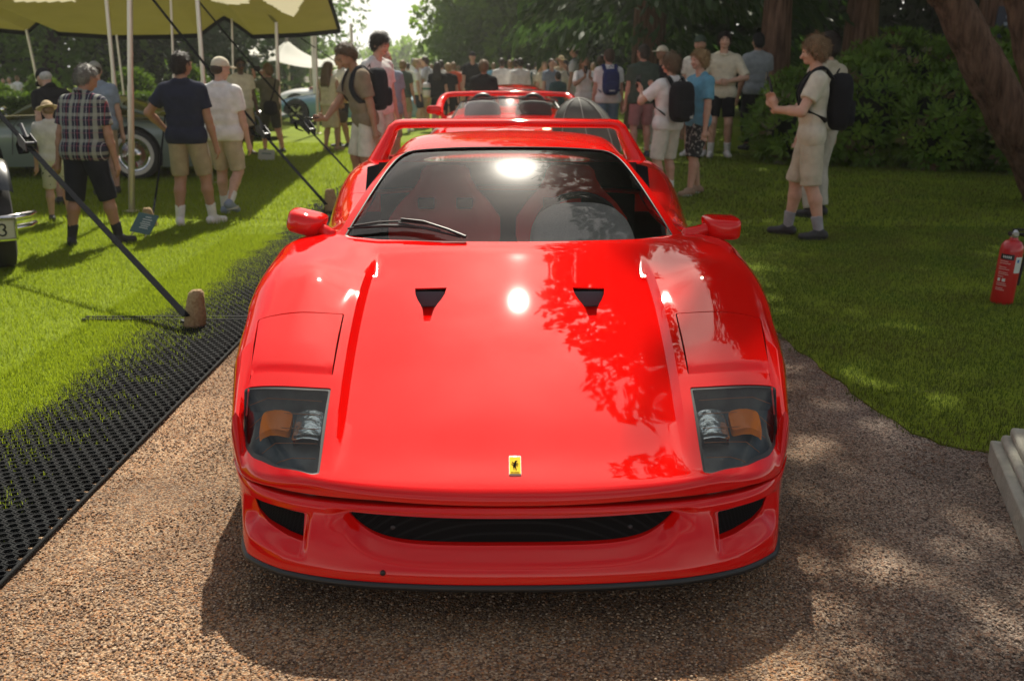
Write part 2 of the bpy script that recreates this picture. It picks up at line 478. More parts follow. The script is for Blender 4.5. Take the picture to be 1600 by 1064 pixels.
def sheet(name, poly, z, m):
    bm = bmesh.new(); vs = [bm.verts.new((x, y, z)) for x, y in poly]; f = bm.faces.new(vs)
    if f.normal.z < 0: f.normal_flip()
    ex = bmesh.ops.extrude_face_region(bm, geom=[f]); bmesh.ops.translate(bm, verts=[v for v in ex['geom'] if isinstance(v, bmesh.types.BMVert)], vec=(0, 0, -.03))
    bmesh.ops.recalc_face_normals(bm, faces=bm.faces)
    me = bpy.data.meshes.new(name); bm.to_mesh(me); bm.free()
    o = link(name, me, m); o['kind'] = 'structure'; return o
sheet('lawn', POLY_L, .003, LAWN)
sheet('lawn', POLY_R, .005, LAWN)

def blades(name, X, Y, Z, length, width, m, seed=3, lean=.55, flat=False):
    """grass blades as one mesh of thin triangles"""
    r = np.random.default_rng(seed); n = len(X)
    a = r.random(n) * 6.283; ln = length * (.55 + .75 * r.random(n)); le = lean * r.random(n); b = a + 1.57 + (r.random(n) - .5)
    wx, wy = np.cos(b) * width * .5, np.sin(b) * width * .5
    tx, ty = np.cos(a) * ln * le, np.sin(a) * ln * le
    V = np.empty((n, 3, 3), np.float32)
    V[:, 0] = np.stack([X - wx, Y - wy, Z], -1); V[:, 1] = np.stack([X + wx, Y + wy, Z], -1)
    V[:, 2] = np.stack([X + tx, Y + ty, Z + ln * (np.sqrt(np.maximum(.1, 1 - le * le)) if not flat else .12)], -1)
    me = np_mesh(name, V.reshape(-1, 3), np.arange(3 * n).reshape(-1, 3), False)
    o = link(name, me, m); return o
def leaf_mat(name, c1, c2, tr, fac=.4, scale=2.5, rough=.55, spec=.3):
    return mat(name, c1, rough, col2=c2, nscale=scale, detail=3, trans=(tr, fac), spec=spec)
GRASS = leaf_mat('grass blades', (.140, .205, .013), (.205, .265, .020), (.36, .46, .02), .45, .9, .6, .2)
def scatter_rect(n, x0, x1, y0, y1, seed):
    r = np.random.default_rng(seed); return x0 + (x1 - x0) * r.random(n), y0 + (y1 - y0) * r.random(n)
MAT_X0, MAT_X1 = -2.62, -1.52
gX, gY = [], []
for n, a, seed in ((180000, (-6.2, -1.6, 2.6, 9.5), 5), (90000, (-2.55, -1.6, 1.8, 9.0), 15), (80000, (-9, -1.6, 9.5, 20), 6)):
    x, y = scatter_rect(n, *a, seed)
    cover = sstep(-1.74, -2.22, x + .30 * (value_noise(x * 1.3, y * .9, 4) - .5) + .16 * (value_noise(x * 7, y * 7, 5) - .5))
    clump = sstep(.45, .75, value_noise(x * 11, y * 11, 6)) * sstep(-1.62, -1.85, x) * .40
    keep = (np.random.default_rng(seed + 9).random(n) < np.maximum(cover, clump)) & (np.abs(x) < y * .62 + .3)
    gX.append(x[keep]); gY.append(y[keep])
x, y = np.concatenate(gX), np.concatenate(gY)
o = blades('grass', x, y, 0 * x + .002, np.where(y < 9.5, np.where(x > -2.5, .030, .036), .055), np.where(y < 9.5, .0045, .009), GRASS, 7, lean=.8)
tag(o, 'sunlit short green lawn growing through the edge of the black mats', 'grass', kind='stuff')
gX, gY = [], []
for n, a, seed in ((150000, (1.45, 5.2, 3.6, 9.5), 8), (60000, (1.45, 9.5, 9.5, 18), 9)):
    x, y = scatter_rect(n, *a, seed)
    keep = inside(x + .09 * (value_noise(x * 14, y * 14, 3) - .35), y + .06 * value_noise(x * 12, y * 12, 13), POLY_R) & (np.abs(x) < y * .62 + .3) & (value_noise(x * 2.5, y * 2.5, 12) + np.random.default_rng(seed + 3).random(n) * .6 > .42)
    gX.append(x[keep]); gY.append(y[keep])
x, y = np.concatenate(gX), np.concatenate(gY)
GRASS2 = leaf_mat('shade tinted grass blades', (.125, .105, .035), (.080, .135, .020), (.12, .19, .02), .35, 2.2, .6, .2)  # tree shade put into the darker blade colour; brown is dry grass
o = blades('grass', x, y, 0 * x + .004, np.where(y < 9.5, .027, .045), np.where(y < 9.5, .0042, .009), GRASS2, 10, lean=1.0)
tag(o, 'short lawn coloured darker for the shade of the trees', 'grass', kind='stuff')

# loose gravel stones
def pebbles(name, X, Y, size, m, seed):
    r = np.random.default_rng(seed); n = len(X)
    base = np.array([(1, 0, 0), (0, 1, 0), (-1, 0, 0), (0, -1, 0), (0, 0, 1), (0, 0, -1)], float)
    tri = np.array([(0, 1, 4), (1, 2, 4), (2, 3, 4), (3, 0, 4), (1, 0, 5), (2, 1, 5), (3, 2, 5), (0, 3, 5)])
    s = size * (.5 + r.random((n, 1, 1))) * (.6 + .8 * r.random((n, 6, 1))) * np.array([1, 1, .55])
    a = r.random(n) * 6.283; c, sn = np.cos(a), np.sin(a)
    P = base[None] * s
    Q = np.empty_like(P); Q[..., 0] = P[..., 0] * c[:, None] - P[..., 1] * sn[:, None]; Q[..., 1] = P[..., 0] * sn[:, None] + P[..., 1] * c[:, None]; Q[..., 2] = P[..., 2]
    Q += np.stack([X, Y, np.full(n, .001)], -1)[:, None]
    F = (tri[None] + 6 * np.arange(n)[:, None, None]).reshape(-1, 3)
    return link(name, np_mesh(name, Q.reshape(-1, 3), F, False), m)
def stone_mat():
    m = bpy.data.materials.new('gravel stones'); m.use_nodes = True; t = m.node_tree; b = t.nodes['Principled BSDF']; N = t.nodes.new; K = t.links.new
    b.inputs['Roughness'].default_value = .85; b.inputs['Specular IOR Level'].default_value = .3
    g = N('ShaderNodeNewGeometry'); rp = N('ShaderNodeValToRGB'); rp.color_ramp.interpolation = 'CONSTANT'; e = rp.color_ramp.elements
    cols = [(.34, .20, .11), (.17, .105, .065), (.46, .31, .19), (.43, .21, .095), (.28, .20, .15), (.52, .38, .26), (.13, .08, .055)]
    e[0].position = 0; e[0].color = (*cols[0], 1); e[1].position = .15; e[1].color = (*cols[1], 1)
    for i, c in enumerate(cols[2:]): q = e.new(.29 + .14 * i); q.color = (*c, 1)
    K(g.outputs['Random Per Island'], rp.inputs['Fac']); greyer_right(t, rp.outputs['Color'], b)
    return m
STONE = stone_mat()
xs, ys = [], []
for n, a, sd_ in ((17000, (-1.6, -.75, 1.9, 5.6), 21), (17000, (-1.5, 1.5, 1.85, 2.75), 22), (22000, (.75, 3.0, 2.2, 5.6), 23)):
    x, y = scatter_rect(n, *a, sd_); k = ~inside(x, y, POLY_R) & (np.abs(x) < y * .62 + .25); xs.append(x[k]); ys.append(y[k])
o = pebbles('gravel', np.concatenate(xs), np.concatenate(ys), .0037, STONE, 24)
tag(o, 'loose reddish brown and grey gravel stones on the path', 'gravel', kind='stuff')
# brown leaf litter on the shaded side
x, y = scatter_rect(26000, .9, 3.6, 1.9, 5.9, 31)
k = ~inside(x, y, POLY_R) & (value_noise(x * 2.2, y * 2.2, 33) + .35 * value_noise(x * 9, y * 9, 34) > .72 - .10 * sstep(1.0, 2.0, x)) ; x, y = x[k], y[k]
LITTER = mat('dry brown leaves', (.10, .045, .022), .8, col2=(.19, .095, .05), nscale=40)
o = blades('leaf_litter', x, y, 0 * x + .006, .016, .012, LITTER, 35, lean=1.2, flat=True)
tag(o, 'brown dry leaf litter strewn over the gravel', 'litter', kind='stuff')

# black rubber honeycomb mats along the path
MATRUB = mat('black rubber mat', (.011, .012, .013), .85, spec=.2, bump=.3, bscale=150, noise=.35, nscale=9)
def honeycomb(name, x0, x1, y0, y1, label):
    px, py = .047, .036; ri, ro, hh = .0215, .0335, .016
    cx, cy = [], []
    ny = int((y1 - y0) / py); nx = int((x1 - x0) / px); x0 = x1 - nx * px - .004; x1 = x1 - .002
    for j in range(ny):
        for i in range(nx - (j % 2)):
            cx.append(x0 + px * (i + .5 + .5 * (j % 2))); cy.append(y0 + py * (j + .5))
    cx = np.array(cx); cy = np.array(cy); n = len(cx)
    q = np.arange(6) * math.pi / 3 + math.pi / 6
    ex, ey = px / math.sqrt(3) * 1.0, py / 1.5 * 1.0
    ring = []
    for r, z in ((0.60, .0), (.66, hh), (.86, hh + .001), (1.0, hh - .003)):
        ring.append(np.stack([np.cos(q) * ex * r, np.sin(q) * ey * r, np.full(6, z)], -1))
    ring = np.concatenate(ring)                      # 24 points
    F = [(a * 6 + k, a * 6 + (k + 1) % 6, (a + 1) * 6 + (k + 1) % 6, (a + 1) * 6 + k) for a in range(3) for k in range(6)]
    jz = .004 * (value_noise(cx * 6, cy * 6, 41) - .5) - .026 * sstep(-2.02, -2.34, cx + .22 * (value_noise(cx * 2.1, cy * 1.7, 42) - .5) + .12 * (value_noise(cx * 8, cy * 8, 43) - .5))   # sunk into the turf
    V = ring[None] + np.stack([cx, cy, jz], -1)[:, None]
    FF = (np.array(F)[None] + 24 * np.arange(n)[:, None, None]).reshape(-1, 4)
    t = thing(name, label, 'mat', (0, 0, .004), 0, 'rubber mats beside the path')
    o = link('cell_net', np_mesh('cell_net', V.reshape(-1, 3), FF), MATRUB, t); o['kind'] = 'stuff'; o.data.set_sharp_from_angle(angle=R(40))
    for xa in (x1,):
        m = MB(); m.box((xa, (y0 + y1) / 2, .008), (.012, y1 - y0, .016)); m.build('mat_border', MATRUB, t, bevel=.004)
    for ya in (y0, y1):
        xa = x0 if abs(ya - 5.87) < .1 else -2.1
        m = MB(); m.box(((xa + x1) / 2, ya, .0095), (x1 - xa, .026, .019)); m.build('mat_border', MATRUB, t, bevel=.004)
    return t
honeycomb('rubber_mat', MAT_X0, MAT_X1, 1.4, 5.84, 'black rubber honeycomb mat nearest the front, overgrown at its outer edge')
honeycomb('rubber_mat', MAT_X0, MAT_X1, 5.90, 10.4, 'black rubber honeycomb mat beside the doors of the red car')
honeycomb('rubber_mat', MAT_X0, MAT_X1, 10.46, 15.0, 'far black rubber honeycomb mat behind the wing mirror')
# ------------------------------------------------------------------ the red sports car
zc = cs([(0, .338), (.08, .372), (.2, .410), (.35, .463), (.5, .517), (.7, .588), (.9, .657), (1.1, .724), (1.3, .792), (1.43, .835), (1.65, .86), (2.2, .87), (2.8, .90), (3.2, .93), (3.8, .935), (4.5, .93)])
crx = cs([(0, .503), (.2, .508), (.42, .517), (.8, .53), (1.0, .532), (1.15, .528), (1.36, .512), (1.8, .51), (4.5, .51)])
crh = lin([(0, 0), (.17, 0), (.24, .005), (.32, .012), (.42, .02), (.55, .026), (.7, .029), (.9, .029), (1.05, .027), (1.15, .021), (1.25, .011), (1.33, .003), (1.38, 0), (4.5, 0)])
cro = cs([(0, 0), (.3, .0), (.6, .016), (.9, .03), (1.1, .042), (1.25, .040), (1.42, .020), (1.62, .0), (1.8, -.015), (2.4, -.03), (2.8, -.005), (3.2, .02), (3.6, .02), (4.5, 0)])
nose_y = cs([(0, .08), (.12, .081), (.25, .088), (.45, .114), (.62, .165), (.73, .233), (.82, .362), (.868, .50), (.905, .70), (.93, .9)])
def zT(x, y):
    x = np.abs(x)
    z = zc(y) + .011 * 4 * np.clip((y - .08) / 1.35, 0, 1) * (1 - np.clip((y - .08) / 1.35, 0, 1)) - .012 * np.minimum(x / .52, 1) ** 2 * sstep(.0, .5, y)
    a = crx(y); z = z + crh(y) * np.clip((x - a + .022) / .024, 0, 1)
    z = z + cro(y) * sstep(a - .02, .74, x)
    bk = sstep(1.45, 1.95, y)
    z = z - .035 * np.clip((x - .74) / .2, 0, 2) ** 2 * sstep(.05, .5, y) * (1 - bk) - 5.5 * np.clip(x - np.interp(y, [1.6, 2.0, 2.6, 3.2, 3.6, 4.5], [.72, .73, .765, .81, .83, .83]), 0, .3) ** 2 * bk
    t = np.maximum(y - nose_y(x), -.02)
    lim = .372 - .006 * sstep(.45, .72, x) + .55 * t + 3.5 * t * t + .25 * sstep(.80, .86, x) + .05 * sstep(.78, .34, x)
    k = .014; h = np.clip(.5 + .5 * (z - lim) / k, 0, 1)
    return z + (lim - z) * h - k * h * (1 - h)      # the corners of the nose droop
OUT = [(0, .08), (.12, .081), (.25, .088), (.45, .114), (.62, .165), (.73, .233), (.82, .362), (.868, .50), (.905, .70), (.93, .9), (.942, 1.1), (.94, 1.35), (.93, 1.65), (.928, 2.0), (.94, 2.4), (.965, 2.9), (.985, 3.4), (.98, 3.9), (.955, 4.22), (.88, 4.38), (.7, 4.44), (.35, 4.47), (0, 4.475)]
_op = np.array(OUT); _os = np.concatenate([[0], np.cumsum(np.hypot(*np.diff(_op, axis=0).T))])
_fx = cs(list(zip(_os, _op[:, 0]))); _fy = cs(list(zip(_os, _op[:, 1])))
_s = np.linspace(0, _os[-1], 4000)
OX, OY = _fx(_s), _fy(_s)
_tx, _ty = np.gradient(OX), np.gradient(OY); _tl = np.hypot(_tx, _ty)
NX, NY = _ty / _tl * 1.0, -_tx / _tl * 1.0            # outward normal of the plan outline
S_N, S_T = _os[8], _os[18]                            # end of the nose curve, start of the tail curve
RIM = lin([(0, .024), (_os[3], .022), (_os[4], .017), (_os[5], .015), (_os[6], .026), (_os[7], .055), (_os[8], .085), (_os[9], .11), (_os[11], .115), (_os[12], .10), (_os[17], .10), (_os[-1], .05)])
def out_at(s):
    return np.stack([np.interp(s, _s, OX), np.interp(s, _s, OY)], -1), np.stack([np.interp(s, _s, NX), np.interp(s, _s, NY)], -1)
def inset(s):
    p, n = out_at(s); return p - n * RIM(s)[..., None]
_in = inset(_s)
def zS(x, y):
    """height of the finished skin, rounded edge included"""
    x = np.atleast_1d(np.abs(np.asarray(x, float))); y = np.atleast_1d(np.asarray(y, float))
    d2 = (x[:, None] - OX[None, ::8]) ** 2 + (y[:, None] - OY[None, ::8]) ** 2
    i = d2.argmin(1); d = np.sqrt(d2.min(1)); r = RIM(_s[::8][i])
    q = np.clip((r - d) / r, 0, 1)
    return zT(x, y) - r * (1 - np.sqrt(np.clip(1 - q * q, 0, 1)))
def zS1(x, y): return float(zS(x, y)[0])

NU, NK = 44, 64
_u = np.linspace(0, 1, NU)
def xcols(y, Sin):
    a = crx(y)
    return np.interp(_u, [0, 17 / 43, 21 / 43, 1], [0, a - .022, a + .002, Sin])
def half_patch(front):
    if front:
        s_end = S_N; rows = np.linspace(0, 1, NK)
        nose_s = _s[_s <= s_end]; nose_in = inset(nose_s)
    P = np.zeros((NK, NU, 3)); bs = []
    e = inset(np.array([S_N]))[0]
    x0 = xcols(.12, e[0])
    tab = _in[_s <= S_N]; st = _s[_s <= S_N]
    s0 = np.interp(x0, tab[:, 0], st); s0[-1] = S_N
    y0 = np.interp(s0, st, tab[:, 1])
    side_tab = _in[(_s >= S_N) & (_s <= S_T)]; side_s = _s[(_s >= S_N) & (_s <= S_T)]
    ss = []
    for k in range(NK):
        t = k / (NK - 1)
        yb = y0 + (1.43 - y0) * t                     # without the sweep of the cowl
        Sin = np.interp(yb[-1], side_tab[:, 1], side_tab[:, 0])
        xr = xcols(float(np.mean(yb[NU // 2:NU // 2 + 6])), Sin) if k else x0
        yy = yb + .216 * xr ** 2 * t ** 2
        xe = np.interp(yy[-1], side_tab[:, 1], side_tab[:, 0]); xr = xr * (xe / xr[-1])
        P[k, :, 0] = xr; P[k, :, 1] = yy; P[k, :, 2] = zT(xr, yy)
        ss.append(np.interp(yy[-1], side_tab[:, 1], side_s))
    bs = np.concatenate([s0, np.array(ss[1:])])
    edge = np.concatenate([P[0], P[1:, -1]])
    return P, edge, bs
def skirt(edge, bs, zlow, nphi=7, nside=12):
    """rounded rim and body side hung from the inset edge"""
    p, n = out_at(bs); r = RIM(bs); rows = []
    for i in range(1, nphi + 1):
        f = math.pi / 2 * i / nphi
        q = edge[:, :2] + n * (r * math.sin(f))[:, None]
        rows.append(np.column_stack([q, zT(q[:, 0], q[:, 1]) - r * (1 - math.cos(f))]))
    b = rows[-1]
    zl = np.minimum(zlow(b[:, 1]), b[:, 2] - .008)
    for i in range(1, nside + 1):
        t = i / nside
        h = (b[:, 2] - zl)
        off = h * (.05 * math.sin(math.pi * t * .8) - .03 * t * t)
        rows.append(np.column_stack([b[:, :2] + n * off[:, None], b[:, 2] - h * t]))
    return np.array(rows)
def mirror_grid(mb, P):
    mb.grid(P); Q = P.copy(); Q[..., 0] *= -1; mb.grid(Q)

car = thing('sports_car', 'low red sports car with pop-up headlights parked on the gravel in front', 'car', (0, 2.42, 0), .0078)
AXF, AXR = 1.02, 3.47

# front clip: hood and both front wings are one panel
P, edge, bs = half_patch(True)
mb = MB(); mirror_grid(mb, P)
zl_front = lin([(0, .349), (.95, .349), (1.1, .15), (5, .15)])
SK = skirt(edge, bs, zl_front)
mirror_grid(mb, np.concatenate([edge[None], SK]))
clip = mb.build('front_hood', RED, car, weld=True)
def flip_up(o, axis=2):
    """make the open skin face outwards"""
    me = o.data
    best = max(me.polygons, key=lambda p: abs(p.normal[axis]) * p.area)
    if best.normal[axis] < 0: me.flip_normals()
flip_up(clip)

HEAD = [(.554, .503), (.820, .502), (.808, .415), (.797, .370), (.760, .302), (.668, .217), (.556, .163), (.538, .168)]
HEAD = round_poly(HEAD, [.008, .012, .03, .03, .03, .04, .014, .006], 3)
POP = round_poly([(.5653, .8817), (.8483, .8307), (.8177, .5523), (.5571, .5591)], .009, 4)
def fill(poly, zf, rings=8, skirt_d=0.0, grow=0.0):
    """smooth sheet over a plan outline"""
    pp = []
    for a, b in zip(poly, poly[1:] + poly[:1]):
        k_ = max(1, int(math.hypot(a[0] - b[0], a[1] - b[1]) / .022 + .5))
        pp += [(a[0] + (b[0] - a[0]) * i / k_, a[1] + (b[1] - a[1]) * i / k_) for i in range(k_)]
    pp = np.array(pp); c = (pp.min(0) + pp.max(0)) / 2
    d = pp - c; L_ = np.linalg.norm(d, axis=1, keepdims=True); pp = c + d * (1 + grow / L_)
    V = [(c[0], c[1], float(zf(c[0], c[1])))]; F = []
    n = len(pp)
    for r_ in range(1, rings + 1):
        q = c + (pp - c) * (r_ / rings)
        for a in q: V.append((a[0], a[1], float(zf(a[0], a[1]))))
    for i in range(n): F.append((0, 1 + i, 1 + (i + 1) % n))
    for r_ in range(rings - 1):
        for i in range(n):
            a = 1 + r_ * n; b = a + n
            F.append((a + i, b + i, b + (i + 1) % n, a + (i + 1) % n))
    if skirt_d:
        b0 = len(V); a = 1 + (rings - 1) * n
        for i in range(n): V.append((V[a + i][0], V[a + i][1], V[a + i][2] - skirt_d))
        for i in range(n): F.append((a + i, b0 + i, b0 + (i + 1) % n, a + (i + 1) % n))
    return V, F
def mx(poly, sgn): return [(sgn * p[0], p[1]) for p in poly]
NACA = [(.876, .010), (.90, .013), (.953, .020), (.985, .030), (1.012, .041), (1.05, .052), (1.092, .057)]
NCX = .284
cut = []
def cutter(poly, a, b, axis='z'):
    m = MB(); m.prism(poly, a, b, axis); o = m.build('cut', None, car, smooth=False); cut.append(o); return o
def cut_hole(bm, poly, ax, ok):
    """cut a clean opening through an open skin; ax: the two coordinates of the outline"""
    i, j = ax; n = len(poly)
    x0 = min(p[0] for p in poly); x1 = max(p[0] for p in poly); y0 = min(p[1] for p in poly); y1 = max(p[1] for p in poly)
    def bb(f):
        a = [v.co[i] for v in f.verts]; b = [v.co[j] for v in f.verts]; return min(a), max(a), min(b), max(b)
    reg = set()
    for f in bm.faces:
        q = bb(f)
        if q[1] > x0 and q[0] < x1 and q[3] > y0 and q[2] < y1 and ok(f): reg.add(f)
    for k in range(n):
        a, b = poly[k], poly[(k + 1) % n]
        if math.hypot(a[0] - b[0], a[1] - b[1]) < 1e-6: continue
        g = []
        for f in reg:
            q = bb(f)
            if q[1] >= min(a[0], b[0]) - 1e-5 and q[0] <= max(a[0], b[0]) + 1e-5 and q[3] >= min(a[1], b[1]) - 1e-5 and q[2] <= max(a[1], b[1]) + 1e-5: g.append(f)
        if not g: continue
        co = Vector((0, 0, 0)); co[i] = a[0]; co[j] = a[1]
        no = Vector((0, 0, 0)); no[i] = -(b[1] - a[1]); no[j] = b[0] - a[0]; no.normalize()
        geo = set(g)
        for f in g: geo.update(f.edges); geo.update(f.verts)
        r_ = bmesh.ops.bisect_plane(bm, geom=list(geo), dist=1e-5, plane_co=co, plane_no=no)
        reg = {f for f in reg if f.is_valid} | {f for f in r_['geom'] if isinstance(f, bmesh.types.BMFace) and f.is_valid}
    fs = list(reg)
    c = np.array([[f.calc_center_median()[i], f.calc_center_median()[j]] for f in fs])
    ins = inside(c[:, 0], c[:, 1], poly)
    bmesh.ops.delete(bm, geom=[f for f, t_ in zip(fs, ins) if t_], context='FACES')
bm = bmesh.new(); bm.from_mesh(clip.data); bm.normal_update()
top_ok = lambda f: f.normal.z > .12
side_ok = lambda f: abs(f.calc_center_median().x) > .70
ARCH = [(AXF + .345 * math.cos(q), .325 + .345 * math.sin(q)) for q in np.linspace(-.6, math.pi + .6, 44)]
for sg in (-1, 1):
    cut_hole(bm, mx(HEAD, sg), (0, 1), top_ok); cut_hole(bm, mx(POP, sg), (0, 1), top_ok)
    cut_hole(bm, [(sg * NCX - h, y) for y, h in NACA] + [(sg * NCX + h, y) for y, h in reversed(NACA)], (0, 1), top_ok)
    cut_hole(bm, ARCH, (1, 2), lambda f, s_=sg: f.calc_center_median().x * s_ > .70)
bmesh.ops.dissolve_degenerate(bm, dist=3e-4, edges=bm.edges)
bm.to_mesh(clip.data); bm.free()
solid_to(clip, .005)
clip.data.polygons.foreach_set('use_smooth', np.ones(len(clip.data.polygons), bool))
clip.data.set_sharp_from_angle(angle=R(32))

BUCKET = mat('lamp bucket grey', (.085, .095, .095), .55, noise=.3, nscale=18)
AMBER = mat('amber lens', (1.0, .23, .002), .45, bump=.15, bscale=120, coat=.3)
LAMPGL = glass('clear lens', (.93, .97, .95), .015, 1.40)
for sg in (-1, 1):
    # pop-up cover
    def zp(x, y):
        return zS1(x, y) - .007 * float(1 - sstep(.577, .592, y)) + .0005
    V, F = fill(mx(POP, sg), zp, 12, .03, -.006)
    m = MB(); m.add(V, F); m.build('popup_cover', RED, car, angle=25)
    # lamp under its clear cover
    lamp = empty('headlight'); lamp.parent = car
    m = MB(); hp = mx(HEAD, sg); n = len(hp); rows = []
    for dz, gr in ((-.004, -.001), (-.03, -.003), (-.075, -.012)):
        V, F = fill(hp, lambda x, y, d=dz: zS1(x, y) + d, 1, 0, gr)
        rows.append(V[1:])
    m.grid(np.array(rows), close_v=True)
    V, F = fill(hp, lambda x, y: zS1(x, y) - .075, 3, 0, -.012); m.add(V, F)
    m.build('lamp_bucket', BUCKET, lamp, angle=60)
    V, F = fill(hp, lambda x, y: zS1(x, y) - .0035, 8, 0, -.0008)
    m = MB(); m.add(V, F); m.build('lamp_cover', LAMPGL, lamp)
    m = MB(); V, F = fill(hp, lambda x, y: zS1(x, y) - .0022, 1, 0, -.001); a = V[1:]
    V, F = fill(hp, lambda x, y: zS1(x, y) - .0030, 1, 0, -.010); b = V[1:]
    m.grid(np.array([a, b]), close_v=True); m.build('cover_edge', BLACK, lamp)
    # clear driving lamp and amber turn signal inside
    def lampbox(name, x0, x1, y0, y1, mt, dz, thick, par):
        m = MB(); pl = round_poly([(sg * x0, y0), (sg * x1, y0), (sg * x1, y1), (sg * x0, y1)], .012, 3)
        V, F = fill(pl, lambda x, y: zS1(x, y) + dz + .010 * (1 - ((x - sg * (x0 + x1) / 2) / ((x1 - x0) / 2)) ** 2), 4, thick)
        m.add(V, F); return m.build(name, mt, par, angle=35)
    lampbox('lamp_housing', .558, .648, .330, .432, CHROME, -.034, .02, lamp)
    lampbox('driving_lamp', .562, .644, .335, .427, mat('lamp glass', (.80, .86, .84), .10, metal=.8, bump=.25, bscale=30), -.024, .02, lamp)
    lampbox('turn_signal', .657, .748, .352, .424, AMBER, -.024, .02, lamp)
    for i in range(5):
        m = MB(); y0 = .225 + .055 * i
        m.tube([(sg * x, y0 + (.02 * (x - .55) / .26) + .015, zS1(sg * x, y0 + .015) - .012) for x in np.linspace(.56 + .004 * i, min(.80, .70 + .03 * i), 5)], .0011, 5)
        m.build('heating_wire', mat('copper wire', (.5, .16, .04), .4), lamp)
    # air duct let into the hood
    m = MB(); rows = []
    for y, h in NACA:
        dd = .004 + .06 * float(sstep(.876, 1.06, y))
        z = zS1(sg * NCX, y)
        rows.append([(sg * NCX - h, y, z - .006), (sg * NCX - h, y, z - dd - .006), (sg * NCX + h, y, z - dd - .006), (sg * NCX + h, y, z - .006)])
    m.grid(np.array(rows)); m.build('hood_duct', RED, car, angle=30)
    m = MB(); y, h = 1.06, .054; z = zS1(sg * NCX, 1.09)
    m.add([(sg * NCX - h, 1.07, z - .062), (sg * NCX + h, 1.07, z - .062), (sg * NCX + h, 1.088, z - .012), (sg * NCX - h, 1.088, z - .012)], [(0, 1, 2, 3)])
    m.build('duct_opening', mat('dark duct opening', (.05, .045, .06), .5), car)  # dark face for the duct's rear opening, its shade put into the colour

# hood badge: yellow plate with a rearing horse
def on_hood(x, y, h): return (x, y, zS1(x, y) + h)
YEL = mat('badge yellow', (.80, .50, .01), .7, spec=.1)
bx0, by0, bw, bh = .010, .190, .0170, .0375
V, F = fill(round_poly([(bx0 - bw, by0 - bh), (bx0 + bw, by0 - bh), (bx0 + bw, by0 + bh), (bx0 - bw, by0 + bh)], .003, 3), lambda x, y: zS1(x, y) + .004, 2, .004)
m = MB(); m.add(V, F); badge = m.build('badge', mat('badge rim', (.55, .5, .42), .5), car)
V, F = fill([(bx0 - bw + .0014, by0 - bh + .0014), (bx0 + bw - .0014, by0 - bh + .0014), (bx0 + bw - .0014, by0 + bh - .0075), (bx0 - bw + .0014, by0 + bh - .0075)], lambda x, y: zS1(x, y) + .0055, 2)
m = MB(); m.add(V, F); m.build('badge_field', YEL, badge)
for k, c in enumerate([(.02, .30, .06), (.75, .75, .72), (.6, .01, .01)]):
    x0 = bx0 - bw + .0014 + k * (2 * bw - .0028) / 3
    m = MB(); m.add([on_hood(x0, by0 + bh - .0068, .0055), on_hood(x0 + .0100, by0 + bh - .0068, .0055), on_hood(x0 + .0100, by0 + bh - .0014, .0055), on_hood(x0, by0 + bh - .0014, .0055)], [(0, 1, 2, 3)])
    m.build('badge_stripe', mat('badge stripe %d' % k, c, .4), badge)
HORSE = [(-.9, -3.2), (-.3, -3.2), (-.35, -2.6), (-.1, -1.6), (.7, -1.2), (.5, -2.4), (.3, -2.9), (.8, -2.9), (1.0, -1.8), (1.3, -.8), (1.1, .0), (2.2, .5), (2.1, 1.2), (1.6, 1.3), (1.9, .8), (1.0, .6), (.8, 1.0), (1.9, 1.9), (1.4, 2.6), (1.1, 1.9), (.4, 1.6), (.3, 2.4), (-.1, 3.0), (-1.3, 3.2), (-1.6, 2.8), (-.7, 2.3), (-.9, 1.4), (-1.8, 1.5), (-2.2, .9), (-1.7, .7), (-1.5, 1.0), (-.7, .8), (-.4, .2), (-1.5, .3), (-1.9, -.4), (-1.5, -.6), (-1.2, -.1), (-.3, -.5), (-.7, -1.4), (-.9, -2.4)]
V = [on_hood(bx0 - p[0] * .0046, by0 - .004 + p[1] * .0062, .0065) for p in HORSE]
m = MB(); m.add(V, [tuple(range(len(V)))]); m.build('badge_horse', mat('matte black', (.006, .006, .007), 1.0, spec=0), badge, smooth=False)
for k in range(7):
    m = MB(); x0 = bx0 - .0115 + k * .0034
    m.add([on_hood(x0, by0 - bh + .0035, .0065), on_hood(x0 + .0022, by0 - bh + .0035, .0065), on_hood(x0 + .0022, by0 - bh + .0075, .0065), on_hood(x0, by0 - bh + .0075, .0065)], [(0, 1, 2, 3)])
    m.build('badge_letter', MATS['matte black'], badge, smooth=False)

# bumper with its three openings
NB, NZ = 170, 64
sb = np.linspace(0, np.interp(.675, OY[_s <= S_N + .01], _s[_s <= S_N + .01]), NB)
pb, nb = out_at(sb)
prof_o = cs([(0, .002), (.05, .010), (.12, .014), (.3, .026), (.55, .048), (.8, .066), (.95, .073), (1.0, .073)])
ZTOP, ZBOT = .3345, .141
def grille_top(x): return .292 + .006 * (x / .44) ** 2
def grille_bot(x):
    a = np.clip(np.abs(x) / .455, 0, 1); return .226 + .072 * a ** 7
def mask_grille(x, z):
    ax = np.abs(x)
    gx = sstep(.515, .445, ax)
    lo = grille_bot(x)
    return gx * sstep(lo - .045, lo + .005, z) * sstep(.322, .302, z)
def mask_duct(x, z):
    ax = np.abs(x)
    return sstep(.550, .582, ax) * sstep(.785, .745, ax) * sstep(.172 + (ax - .56) * .10, .215 + (ax - .56) * .14, z) * sstep(.302, .284, z)
zz = np.linspace(0, 1, NZ)
rows = [np.column_stack([pb - nb * .04, np.full(NB, ZTOP - .004)]), np.column_stack([pb - nb * .006, np.full(NB, ZTOP)])]
